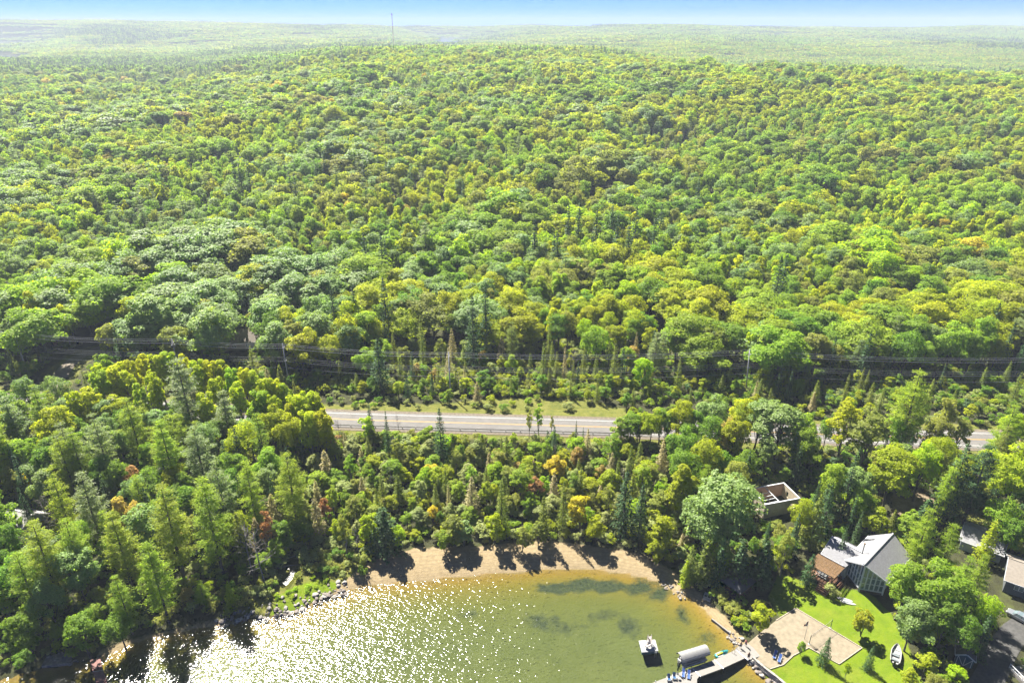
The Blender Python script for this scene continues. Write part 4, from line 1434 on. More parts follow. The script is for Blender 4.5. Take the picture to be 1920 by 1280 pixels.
LANDMARKS = [   # (x, y, words)
    (*G(1610, 1080, 3)[:2], 'the grey-roofed cottage'), (*G(1385, 1100, 3)[:2], 'the dark-roofed gazebo'), (*G(1455, 950, 5)[:2], 'the roofless block building'), (*G(1830, 1035, 4)[:2], 'the low grey roof'), (*G(1905, 1110, 4)[:2], 'the brown-roofed house'),
    (*G(1808, 1235, 3)[:2], 'the blue-grey shed'), (*G(1910, 1155, 3)[:2], 'the silver car'), (*G(1700, 965, 4)[:2], 'the bare dirt yard'), (*G(1540, 1190, 2)[:2], 'the sand court'), (*G(1325, 1120, 1)[:2], 'the pedal boat'),
    (*G(182, 1250, 1)[:2], 'the red-brown dock'), (*G(178, 1168, 1)[:2], 'the two canoes'), (*G(540, 1130, 1)[:2], 'the rocky shore'), (*G(545, 1075, 1)[:2], 'the marsh pool'), (*G(48, 965, 4)[:2], 'the pale cabin roof at the left'), (*G(730, 1070, 1)[:2], 'the left end of the beach'),
    (*G(960, 1045, 1)[:2], 'the middle of the beach'), (*G(1210, 1060, 1)[:2], 'the right end of the beach'), (*G(455, 640, 8)[:2], 'the tan-roofed house above the road'), (*G(130, 690, 8)[:2], 'the gravel side road'),
    (*G(15, 720, 8)[:2], 'the paired poles at the left edge'), (*G(325, 740, 8)[:2], 'the pole with transformers'), (*G(530, 735, 8)[:2], 'the grey pole among the poplars'), (*G(840, 752, 7)[:2], 'the pole above the meadow'), (*G(1406, 745, 7)[:2], 'the leaning pole on the right'),
    (*G(430, 780, 6)[:2], 'the road behind the poplars'), (*G(700, 795, 6)[:2], 'the left end of the open road'), (*G(950, 800, 6)[:2], 'the middle of the open road'), (*G(1140, 805, 6)[:2], 'the right end of the open road'), (*G(1400, 815, 6)[:2], 'the hidden stretch of road'),
    (*G(1640, 820, 6)[:2], 'the road behind the birches'), (*G(1843, 826, 6)[:2], 'the road gap at the right edge'), (*G(1050, 755, 6)[:2], 'the roadside meadow'), (*G(300, 950, 3)[:2], 'the orange tree at the left'), (*G(150, 830, 4)[:2], 'the left edge woods below the road'),
    (*G(850, 880, 3)[:2], 'the young wood above the beach'), (*G(1060, 880, 3)[:2], 'the young wood below the meadow'), (*G(1310, 920, 3)[:2], 'the silvery oak'), (*G(1750, 1150, 3)[:2], 'the spreading oaks'), (*G(1550, 700, 8)[:2], 'the forest edge on the right'), (*G(1800, 720, 8)[:2], 'the forest edge at far right'),
    (*G(640, 680, 8)[:2], 'the forest edge left of the meadow'), (*G(1100, 690, 8)[:2], 'the forest edge behind the meadow'), (*G(230, 620, 8)[:2], 'the forest edge at the left'),
]
RANK = ['nearest', 'second nearest', 'third nearest', 'fourth nearest', 'fifth nearest', 'sixth nearest', 'seventh nearest', 'eighth nearest', 'ninth nearest', 'tenth nearest', 'eleventh nearest', 'twelfth nearest']
buckets = {}
for t in PLANTS:
    d = [((t['p'].x - l[0]) ** 2 + (t['p'].y - l[1]) ** 2, i) for i, l in enumerate(LANDMARKS)]
    dd, li = min(d)
    t['d'] = dd
    med = {'broadleaf': 17, 'poplar': 18, 'birch': 14, 'sapling': 7.5, 'pine': 22, 'spruce': 13, 'fir': 8, 'cedar': 11, 'shrub': 2.6, 'snag': 10}[t['k']]
    t['size'] = 'tall' if t['h'] > med * 1.12 else ('short' if t['h'] < med * 0.85 else '')
    if not t['label']:
        buckets.setdefault((li, t['k'], t['c'], t['size']), []).append(t)
for (li, k, c, sz), lst in buckets.items():
    lst.sort(key=lambda t: t['d'])
    words = ' '.join(w for w in (sz, LEAF[c][1] if c else '', KIND_WORD[k][2]) if w)
    for r_, t in enumerate(lst):
        rk = RANK[r_] if r_ < len(RANK) else str(r_ + 1) + 'th nearest'
        t['label'] = words + (' standing near ' if len(lst) == 1 else ', ' + rk + ' to ') + LANDMARKS[li][2]

n_of = {}
for t in PLANTS:
    k = t['k']
    pr = PROTO[k][n_of.get(k, 0) % len(PROTO[k])]
    n_of[k] = n_of.get(k, 0) + 1
    s_ = t['h'] / pr['H']
    root = empty(KIND_WORD[k][0], t['p'], random.uniform(0, 6.283))
    root.scale = (s_ * t['w'], s_ * t['w'], s_)
    tag(root, t['label'], KIND_WORD[k][1], 'shrubs beside road, beach and marsh' if k == 'shrub' else KIND_WORD[k][2] + 's of the near woods')
    link('trunk', pr['t'], root)
    if pr['c'] is not None:
        co = link('crown', pr['c'], root)
        co.material_slots[0].link = 'OBJECT'
        co.material_slots[0].material = LEAF[t['c']][0]

# ---- stuff: the forest as one object that spreads copies of the same trees
protos = bpy.data.collections.new('tree_sources')
SRC = []


def lod(kind, i, light):
    """lighter crown for trees hundreds of metres away"""
    rs_ = np.random.default_rng(900 + i)
    if kind in ('broadleaf', 'poplar', 'birch', 'sapling', 'shrub'):
        P_ = PROTO[kind][i]
        v, q = P_['raw'][0]
        n = len(q)
        keep = rs_.random(n) < (0.5 if light == 1 else 0.26)
        c = v.reshape(-1, 4, 3)[keep]
        ce = c.mean(1, keepdims=True)
        c = ce + (c - ce) * (1.38 if light == 1 else 1.95)
        return c.reshape(-1, 3), np.arange(len(c) * 4).reshape(-1, 4)
    v, q = PROTO[kind][i]['raw'][0]
    keep = rs_.random(len(q)) < (0.5 if light == 1 else 0.3)
    c = v.reshape(-1, 4, 3)[keep]
    ce = c.mean(1, keepdims=True)
    c = ce + (c - ce) * (1.35 if light == 1 else 1.6)
    return c.reshape(-1, 3), np.arange(len(c) * 4).reshape(-1, 4)


src_index = {}
mesh_cache = {}


def source(kind, i, c, light):
    key = (kind, i, c, light)
    if key in src_index:
        return src_index[key]
    mk = (kind, i, light)
    if mk not in mesh_cache:
        P_ = PROTO[kind][i]
        tv, tq = P_['raw'][1]
        if P_['raw'][0] is None:
            mesh_cache[mk] = np_mesh('tree_source', tv, tq, mats=[P_['bark']])
        else:
            cv, cq = lod(kind, i, light) if light else P_['raw'][0]
            vv, qq = merge([(cv, cq), (tv, tq)])
            mi = np.concatenate([np.zeros(len(cq)), np.ones(len(tq))])
            mesh_cache[mk] = np_mesh('tree_source', vv, qq, mats=[LEAF['green'][0], P_['bark']], matidx=mi)
    o = bpy.data.objects.new('source_%04d' % len(SRC), mesh_cache[mk])
    if c:
        o.material_slots[0].link = 'OBJECT'
        o.material_slots[0].material = LEAF[c][0]
    protos.objects.link(o)
    src_index[key] = len(SRC)
    SRC.append(o)
    return src_index[key]


# undergrowth that hides the ground in the near woods
P = jitter_grid(-175, 180, 84, 240, 2.7, rs)
P = P[~open_ground(P) & (np.abs(P[:, 0]) < 0.88 * P[:, 1] + 20) & ((P[:, 1] < ROAD_Y(P[:, 0]) - 8.5) | (P[:, 1] > ROAD_Y(P[:, 0]) + 17))]
UNDER = []
for p, z in zip(P, terrain(P[:, 0], P[:, 1])):
    c = pick(rs, {'willow': 4, 'fresh': 3, 'olive': 3, 'yellow': 3} if -62 < p[0] < 44 else {'green': 4, 'fresh': 3, 'olive': 2, 'willow': 2, 'spruce': 1, 'yellow': 1})
    h = 2.2 * rs.uniform(0.5, 1.4)
    if not covers('shrub', p[0], p[1], z, h, 1.1):
        UNDER.append((p[0], p[1], z, 'shrub', c, h, rs.uniform(0.9, 1.4)))
pts, ids, scs, rzs = [], [], [], []
n_under = len(UNDER)
rest = UNDER + rest
for i, (x, y, z, k, c, h, w_) in enumerate(rest):
    v = int(rng.integers(len(PROTO[k])))
    s_ = h / PROTO[k][v]['H']
    pts.append((x, y, z))
    ids.append(source(k, v, c, 0 if y < 300 else (1 if y < 650 else 2)))
    scs.append((s_ * w_, s_ * w_, s_))
    rzs.append(rng.uniform(0, 6.283))

# far groves: patches of small crowns for kilometres of forest
GR = []
for g in range(5):
    rs_ = np.random.default_rng(700 + g)
    pp = jitter_grid(-33, 33, -33, 33, 9.0, rs_, 0.45)
    groups = {}
    for p in pp:
        c = pick(rs_, [{'green': 5, 'cedar': 3, 'olive': 1, 'silver': 3, 'spruce': 3}, {'spruce': 8, 'pineblue': 3, 'green': 1}, {'olive': 3, 'green': 4, 'cedar': 3, 'yellow': 1, 'spruce': 1}, {'silver': 4, 'green': 4, 'cedar': 2, 'spruce': 3}, {'green': 4, 'olive': 2, 'cedar': 3, 'spruce': 3}][g])  # darker leaf mix stands in for the self-shadow these flat groves lack
        con = c in ('spruce', 'pineblue')
        n = 46
        d_ = rand_dirs(rs_, n)
        d_[:, 2] = np.abs(d_[:, 2])
        hh = rs_.uniform(13, 20)
        if con:
            f_ = rs_.random(n)
            cc = np.stack([np.cos(d_[:, 0] * 9) * (1 - f_) * 2.6, np.sin(d_[:, 0] * 9) * (1 - f_) * 2.6, f_ * hh * 0.9 + hh * 0.15], 1)
        else:
            rr = rs_.uniform(3.8, 5.8)
            cc = d_ * np.array([rr, rr, rr * 0.9]) * rs_.uniform(0.8, 1.05, (n, 1)) + np.array([0, 0, hh - rr])
        cc[:, :2] += p
        nn = d_ + rs_.normal(size=(n, 3)) * 0.35 + np.array([0, 0, 0.3])
        kk = kites(cc, nn, rs_.uniform(1.6, 2.6, n), rs_.uniform(1.4, 2.2, n), rs_)
        groups.setdefault(c, []).append(kk)
    vv, qq, mi, ms = [], [], [], []
    o_ = 0
    for gi, (c, lst) in enumerate(groups.items()):
        v, q = merge(lst)
        vv.append(v)
        qq.append(q + o_)
        o_ += len(v)
        mi.append(np.full(len(q), gi))
        ms.append(LEAF[c][0])
    me = np_mesh('grove_source', np.vstack(vv), np.vstack(qq), mats=ms, matidx=np.concatenate(mi))
    o = bpy.data.objects.new('source_%04d' % len(SRC), me)
    protos.objects.link(o)
    GR.append(len(SRC))
    SRC.append(o)
for y0, y1, s_, sc in [(1500, 3000, 56, 1.0), (3000, 7200, 100, 1.8)]:
    P = jitter_grid(-0.87 * y1, 0.87 * y1, y0, y1, s_, rng, 0.15)
    P = P[(np.abs(P[:, 0]) < 0.86 * P[:, 1] + 60) & (P[:, 1] >= y0) & (P[:, 1] < y1)]
    bad = np.zeros(len(P), bool)
    for lp, lz, lw in FAR_LAKES:
        bad |= sdist(P, lp) > -45
    P = P[~bad]
    zz = terrain(P[:, 0], P[:, 1])
    n1 = snoise(P[:, 0], P[:, 1], 1 / 400, 31)
    n2 = snoise(P[:, 0], P[:, 1], 1 / 700, 32)
    t = P[:, 0] / P[:, 1]
    for (x, y), z, a_, b_, tt in zip(P, zz, n1, n2, t):
        if a_ + 0.5 * rng.normal() * 0.5 > 0.35 or (-0.66 < tt < -0.34 and 1500 < y < 2300):
            gi = 1
        elif b_ > 0.1:
            gi = 2
        else:
            gi = [0, 3, 4][int(rng.integers(3))]
        pts.append((x, y, z))
        ids.append(GR[gi])
        scs.append((sc, sc, 1.0 + 0.15 * (sc - 1)))
        rzs.append(rng.uniform(0, 6.283))

fme = bpy.data.meshes.new('forest')
fme.vertices.add(len(pts))
fme.vertices.foreach_set('co', np.asarray(pts, np.float32).ravel())
fme.attributes.new('pick', 'INT', 'POINT').data.foreach_set('value', np.asarray(ids, np.int32))
fme.attributes.new('spin', 'FLOAT', 'POINT').data.foreach_set('value', np.asarray(rzs, np.float32))
fme.attributes.new('size', 'FLOAT_VECTOR', 'POINT').data.foreach_set('vector', np.asarray(scs, np.float32).ravel())
forest = link('forest', fme)
tag(forest, 'endless mixed green forest rolling to the horizon behind the road', kind='stuff')
ng = bpy.data.node_groups.new('spread_trees', 'GeometryNodeTree')
ng.interface.new_socket('Geometry', in_out='INPUT', socket_type='NodeSocketGeometry')
ng.interface.new_socket('Geometry', in_out='OUTPUT', socket_type='NodeSocketGeometry')
N = ng.nodes.new
gi_, go_ = N('NodeGroupInput'), N('NodeGroupOutput')
ci = N('GeometryNodeCollectionInfo')
ci.inputs['Collection'].default_value = protos
ci.inputs['Separate Children'].default_value = True
ci.inputs['Reset Children'].default_value = True
ip = N('GeometryNodeInstanceOnPoints')
ip.inputs['Pick Instance'].default_value = True


def named(nm, ty):
    n = N('GeometryNodeInputNamedAttribute')
    n.data_type = ty
    n.inputs['Name'].default_value = nm
    return n.outputs[0]


cx = N('ShaderNodeCombineXYZ')
er = N('FunctionNodeEulerToRotation')
LK = ng.links.new
LK(named('spin', 'FLOAT'), cx.inputs[2])
LK(cx.outputs[0], er.inputs[0])
LK(gi_.outputs[0], ip.inputs['Points'])
LK(ci.outputs[0], ip.inputs['Instance'])
LK(named('pick', 'INT'), ip.inputs['Instance Index'])
LK(er.outputs[0], ip.inputs['Rotation'])
LK(named('size', 'FLOAT_VECTOR'), ip.inputs['Scale'])
LK(ip.outputs[0], go_.inputs[0])
md = forest.modifiers.new('spread', 'NODES')
md.node_group = ng
print('PLANTS', len(PLANTS), {k: v for k, v in n_of.items()}, 'forest instances', len(pts), 'sources', len(SRC))

# ================================================================== OBJECTS
M = {
    'shingle': mat('roof_shingle_grey', (0.30, 0.30, 0.315), 0.85, 0.13, 2.2, bump=0.3, spec=0.3),
    'shingle_tan': mat('roof_shingle_tan', (0.30, 0.26, 0.215), 0.85, 0.12, 2.2, bump=0.3, spec=0.3),
    'shingle_dark': mat('roof_shingle_dark', (0.06, 0.065, 0.075), 0.6, 0.25, 2.2, bump=0.3, spec=0.5),
    'trim': mat('white_trim', (0.74, 0.76, 0.79), 0.6, 0.05, 3),
    'siding': mat('grey_siding', (0.5, 0.53, 0.56), 0.8, 0.08, 2),
    'siding_dark': mat('dark_siding', (0.12, 0.135, 0.145), 0.8, 0.1, 2),
    'brick': mat('brown_skirting', (0.13, 0.075, 0.05), 0.9, 0.25, 4),
    'glass': mat('window_glass', (0.20, 0.26, 0.28), 0.06, 0.2, 1, spec=0.8),  # pale base colour stands in for reflections on the glass
    'cedarwood': mat('cedar_boards', (0.27, 0.125, 0.06), 0.75, 0.2, 5, bump=0.2),
    'pergola': mat('pergola_wood', (0.21, 0.115, 0.038), 0.75, 0.2, 5),
    'greywood': mat('weathered_wood', (0.27, 0.25, 0.235), 0.85, 0.15, 5, bump=0.2),
    'whiteplastic': mat('white_plastic', (0.42, 0.42, 0.41), 0.45, 0.04, 2),
    'cream': mat('cream_plastic', (0.42, 0.37, 0.34), 0.45, 0.05, 2),
    'blue': mat('blue_fabric', (0.03, 0.10, 0.36), 0.8, 0.15, 6),
    'navy': mat('blue_resin', (0.01, 0.10, 0.27), 0.5, 0.1, 3),
    'canvas': mat('pale_canvas', (0.27, 0.27, 0.265), 0.75, 0.06, 2.5),
    'alu': mat('aluminium', (0.48, 0.50, 0.52), 0.35, 0.08, 3, metal=0.8),
    'darkmetal': mat('dark_metal', (0.05, 0.055, 0.06), 0.5, 0.2, 3, metal=0.5),
    'galv': mat('galvanised_steel', (0.30, 0.31, 0.31), 0.5, 0.12, 3, metal=0.6),
    'teal': mat('teal_hull', (0.02, 0.30, 0.32), 0.3, 0.08, 2, coat=0.4),
    'yellowp': mat('yellow_vinyl', (0.60, 0.55, 0.03), 0.4, 0.08, 2),
    'block': mat('concrete_block', (0.70, 0.60, 0.44), 0.9, 0.13, 2, bump=0.3),
    'blockin': mat('red_block', (0.62, 0.42, 0.32), 0.9, 0.15, 3, bump=0.3),
    'slab': mat('concrete_slab', (0.20, 0.17, 0.155), 0.9, 0.3, 0.8),
    'pole': mat('pole_wood', (0.62, 0.60, 0.57), 0.9, 0.2, 2),
    'rock': mat('shore_rock', (0.24, 0.205, 0.18), 0.9, 0.35, 1.4, bump=0.5),
    'rockl': mat('pale_stone', (0.36, 0.335, 0.30), 0.9, 0.2, 1.8, bump=0.4),
    'reddock': mat('red_brown_boards', (0.22, 0.09, 0.075), 0.8, 0.25, 3),
    'canoe': mat('grey_canoe', (0.22, 0.25, 0.27), 0.45, 0.12, 2),
    'orange': mat('orange_plastic', (0.60, 0.16, 0.02), 0.4, 0.08, 2),
    'red': mat('flag_red', (0.62, 0.03, 0.045), 0.7, 0.06, 3),
    'white': mat('flag_white', (0.72, 0.72, 0.72), 0.7, 0.05, 3),
    'car': mat('silver_paint', (0.42, 0.44, 0.47), 0.28, 0.03, 1, metal=0.5, coat=0.6),
    'tyre': mat('tyre_rubber', (0.015, 0.015, 0.016), 0.85, 0.2, 5),
    'green': mat('green_canvas', (0.015, 0.06, 0.03), 0.8, 0.15, 4),
    'skin': mat('skin', (0.42, 0.24, 0.16), 0.55, 0.06, 6),
    'hair': mat('brown_hair', (0.05, 0.03, 0.02), 0.7, 0.2, 20),
    'shorts': mat('dark_shorts', (0.025, 0.03, 0.06), 0.85, 0.15, 6),
    'pink': mat('pink_shirt', (0.48, 0.10, 0.12), 0.85, 0.1, 6),
    'brownshirt': mat('brown_dress', (0.18, 0.075, 0.05), 0.85, 0.12, 6),
    'rustred': mat('mast_red', (0.45, 0.06, 0.04), 0.6, 0.1, 3),
}


def thing(name, label, cat, loc, rz=0.0, group=None):
    return tag(empty(name, loc, rz), label, cat, group)


# ---------------------------------------------------------------- the grey-roofed cottage
cz = tz(77.5, 115.3)
cot = thing('cottage', 'lakeside cottage with light grey shingle roof and glass prow front', 'house', (77.5, 115.3, cz), math.atan2(0.66, 0.75))
ZR, ZE, FL = 12.1 - cz, 8.3 - cz, 0.75
plan = [(0, 0), (2.6, -3.9), (13, -3.9), (13, 3.9), (2.6, 3.9)]
MB().prism(plan, -1.9, FL).build('foundation', M['brick'], cot)
wm = MB()
wm.prism([(2.62, -3.88), (12.98, -3.88), (12.98, 3.88), (2.62, 3.88)], FL, ZE - 0.25)
wm.add([(12.98, -3.88, ZE - 0.25), (12.98, 3.88, ZE - 0.25), (12.98, 0, ZR - 0.25), (2.62, -3.88, ZE - 0.25), (2.62, 3.88, ZE - 0.25), (2.62, 0, ZR - 0.25)], [(0, 1, 2), (3, 5, 4), (0, 2, 5, 3), (1, 4, 5, 2), (0, 3, 4, 1)])
wm.build('wall', M['siding'], cot)
rf = MB().slab([(-1.5, 0, ZR), (13.7, 0, ZR), (13.7, 4.75, ZE), (1.5, 4.75, ZE)], 0.16).build('roof', M['shingle'], cot)
MB().slab([(-1.5, -0.002, ZR), (1.5, -4.75, ZE), (13.7, -4.75, ZE), (13.7, -0.002, ZR)], 0.16).build('roof', M['shingle'], cot)
MB().bar((-1.5, 0, ZR + 0.03), (13.7, 0, ZR + 0.03), 0.35, 0.08).build('ridge_cap', M['shingle'], rf)
for sgn in (1, -1):
    MB().bar((-1.55, 0.02 * sgn, ZR - 0.12), (1.45, 4.8 * sgn, ZE - 0.12), 0.08, 0.28).build('fascia', M['trim'], rf)
    MB().bar((1.45, 4.82 * sgn, ZE - 0.12), (13.72, 4.82 * sgn, ZE - 0.12), 0.08, 0.24).build('eave_board', M['trim'], rf)
# prow glazing: two faces of tall panes
for sgn in (1, -1):
    A, B = Vector((0.0, 0.0, 0)), Vector((2.6, 3.9 * sgn, 0))
    win = MB()
    win.bar(A + Vector((0, 0, FL)), B + Vector((0, 0, FL)), 0.22, 0.3)
    win.bar(A + Vector((0, 0, ZR - 0.55)), B + Vector((0, 0, ZE - 0.42)), 0.2, 0.3)
    NC = 5
    for i in range(1, NC + 1):
        s = i / NC
        p = A.lerp(B, s)
        win.bar(p + Vector((0, 0, FL)), p + Vector((0, 0, (ZR - 0.55) * (1 - s) + (ZE - 0.42) * s)), 0.24, 0.2)
    for zz in (FL + 1.75, FL + 3.35):
        win.bar(A + Vector((0, 0, zz)), B + Vector((0, 0, zz)), 0.2, 0.16)
    w = win.build('window', M['trim'], cot)
    off = Vector((0.04, -0.04 * sgn, 0))
    for i in range(NC):
        s0, s1 = i / NC + 0.02, (i + 1) / NC - 0.02
        rows = [FL + 0.12, FL + 1.7, FL + 3.3, None]
        for r_ in range(3):
            z0 = rows[r_] + (0.08 if r_ else 0)
            t0 = (ZR - 0.7) * (1 - s0) + (ZE - 0.57) * s0
            t1 = (ZR - 0.7) * (1 - s1) + (ZE - 0.57) * s1
            z1 = (rows[r_ + 1], rows[r_ + 1]) if r_ < 2 else (t0, t1)
            if min(z1) - z0 < 0.15:
                continue
            a, b = A.lerp(B, s0) + off, A.lerp(B, s1) + off
            n_ = Vector((0.03, -0.02 * sgn, 0))
            vv = [a + Vector((0, 0, z0)), b + Vector((0, 0, z0)), b + Vector((0, 0, z1[1])), a + Vector((0, 0, z1[0]))]
            MB().add(vv + [v + n_ for v in vv], [(0, 1, 2, 3), (7, 6, 5, 4), (0, 4, 5, 1), (1, 5, 6, 2), (2, 6, 7, 3), (3, 7, 4, 0)]).build('pane', M['glass'], w)
MB().bar((-0.1, 0, -0.9), (-0.1, 0, ZR - 0.45), 0.34, 0.34).build('corner_post', M['trim'], cot)
for sgn in (1, -1):
    MB().bar((2.55, 4.02 * sgn, -0.6), (2.55, 4.02 * sgn, ZE - 0.3), 0.26, 0.26).build('corner_post', M['trim'], cot)
# left wing
ZR2, ZE2 = 10.1 - cz, 7.5 - cz
lw = MB().prism([(0.95, 3.92), (8.3, 3.92), (8.3, 9.0), (0.95, 9.0)], -1.6, ZE2 - 0.2)
lw.add([(0.95, 8.99, ZE2 - 0.2), (8.3, 8.99, ZE2 - 0.2), (4.6, 8.99, ZR2 - 0.2), (0.95, 3.95, ZE2 - 0.2), (8.3, 3.95, ZE2 - 0.2), (4.6, 3.95, ZR2 - 0.2)], [(0, 1, 2), (3, 5, 4), (0, 2, 5, 3), (1, 4, 5, 2), (0, 3, 4, 1)])
lw.build('wing_wall', M['siding'], cot)
wr = MB().slab([(4.6, 9.6, ZR2), (4.6, 2.2, ZR2), (0.3, 3.9, ZE2), (0.3, 9.6, ZE2)], 0.15).build('wing_roof', M['shingle'], cot)
MB().slab([(4.602, 9.6, ZR2), (9.0, 9.6, ZE2), (9.0, 3.9, ZE2), (4.602, 2.2, ZR2)], 0.15).build('wing_roof', M['shingle'], cot)
MB().bar((0.26, 4.4, ZE2 - 0.1), (0.26, 9.62, ZE2 - 0.1), 0.08, 0.24).build('eave_board', M['trim'], wr)
MB().bar((0.28, 9.64, ZE2 - 0.1), (4.6, 9.64, ZR2 - 0.1), 0.08, 0.24).build('fascia', M['trim'], wr)
MB().bar((4.6, 2.3, ZR2 + 0.03), (4.6, 9.62, ZR2 + 0.03), 0.3, 0.07).build('ridge_cap', M['trim'], wr)
for y_ in (5.2, 7.4):
    w = MB().box(0.88, 0.94, y_ - 0.6, y_ + 0.6, 0.9, 3.0).build('door', M['trim'], cot)
    MB().box(0.85, 0.9, y_ - 0.5, y_ + 0.5, 1.0, 2.9).build('pane', M['glass'], w)
ch = MB().tube([(4.0, 2.4, ZR - 2.3), (4.0, 2.4, ZR + 0.9)], 0.13, 8).build('chimney_pipe', M['galv'], cot)
MB().lathe([(0.24, 0), (0.24, 0.08), (0.05, 0.25)], 8, (4.0, 2.4, ZR + 0.9)).build('cap', M['pergola'], ch)

# deck, stairs, pergola in front of the wing
deck = thing('deck', 'cedar deck with wide stairs in front of the cottage wing', 'deck', (77.5, 115.3, cz), math.atan2(0.66, 0.75))
for i in range(22):
    y_ = 4.15 + i * 0.27
    MB().box(-4.6, 0.85, y_, y_ + 0.25, FL - 0.17, FL - 0.05).build('board', M['cedarwood'], deck)
MB().box(-4.5, 0.8, 4.2, 10.0, FL - 0.45, FL - 0.18).build('joist_frame', M['cedarwood'], deck)
for x_ in (-4.3, -1.9, 0.4):
    for y_ in (4.4, 7.2, 9.8):
        MB().box(x_ - 0.09, x_ + 0.09, y_ - 0.09, y_ + 0.09, -2.0, FL - 0.45).build('post', M['cedarwood'], deck)
for i in range(7):
    MB().box(-5.0 - i * 0.36, -4.62 - i * 0.36, 4.3, 6.9, FL - 0.32 - i * 0.25, FL - 0.25 - i * 0.25).build('tread', M['cedarwood'], deck)
for y_ in (4.35, 6.8):
    MB().bar((-4.6, y_, FL - 0.45), (-7.3, y_, FL - 2.25), 0.08, 0.28).build('stringer', M['brick'], deck)
for i in range(5):
    MB().box(-2.6, -0.4, 3.6 - 0.3 * i, 3.86 - 0.3 * i, FL - 0.35 - i * 0.27, FL - 0.28 - i * 0.27).build('tread', M['cedarwood'], deck)

PZ = FL + 2.55
perg = thing('pergola', 'brown slatted pergola shading the cottage deck', 'pergola', (77.5, 115.3, cz), math.atan2(0.66, 0.75))
for x_, y_ in ((-4.2, 4.6), (-4.2, 9.6), (-0.2, 4.6), (-0.2, 9.6)):
    MB().box(x_ - 0.08, x_ + 0.08, y_ - 0.08, y_ + 0.08, FL - 0.04, PZ).build('post', M['pergola'], perg)
for x_ in (-4.2, -0.2):
    MB().box(x_ - 0.07, x_ + 0.07, 4.1, 10.1, PZ, PZ + 0.22).build('beam', M['pergola'], perg)
for i in range(9):
    y_ = 4.25 + i * 0.7
    MB().box(-4.6, 0.2, y_ - 0.05, y_ + 0.05, PZ + 0.222, PZ + 0.38).build('rafter', M['pergola'], perg)
for i in range(18):
    x_ = -4.6 + i * 0.275
    MB().box(x_, x_ + 0.17, 4.0, 10.2, PZ + 0.382, PZ + 0.43).build('slat', M['pergola'], perg)
pt = thing('picnic_table', 'long white table with benches under the brown pergola', 'table', cot.matrix_basis @ Vector((-2.6, 7.3, FL - 0.04)), math.atan2(0.66, 0.75))
MB().box(-0.45, 0.45, -1.2, 1.2, 0.70, 0.76).build('table_top', M['whiteplastic'], pt)
for s in (-1, 1):
    MB().box(0.62 * s - 0.16, 0.62 * s + 0.16, -1.2, 1.2, 0.40, 0.45).build('bench', M['whiteplastic'], pt)
    MB().bar((-0.7, 0.9 * s, 0.02), (0.0, 0.9 * s, 0.70), 0.08).build('leg', M['greywood'], pt)
    MB().bar((0.7, 0.9 * s, 0.02), (0.02, 0.9 * s, 0.70), 0.08).build('leg', M['greywood'], pt)
grill = thing('barbecue', 'small white-lidded barbecue against the cottage wall', 'barbecue', cot.matrix_basis @ Vector((-0.5, 4.75, FL - 0.04)), math.atan2(0.66, 0.75))
MB().lathe([(0.3, 0.75), (0.34, 0.9), (0.2, 1.12), (0.05, 1.16)], 10).build('lid', M['whiteplastic'], grill, smooth_shade=True)
MB().box(-0.3, 0.3, -0.3, 0.3, 0.6, 0.748).build('firebox', M['darkmetal'], grill)
for sx in (-1, 1):
    for sy in (-1, 1):
        MB().box(0.25 * sx - 0.03, 0.25 * sx + 0.03, 0.25 * sy - 0.03, 0.25 * sy + 0.03, 0, 0.6).build('leg', M['darkmetal'], grill)


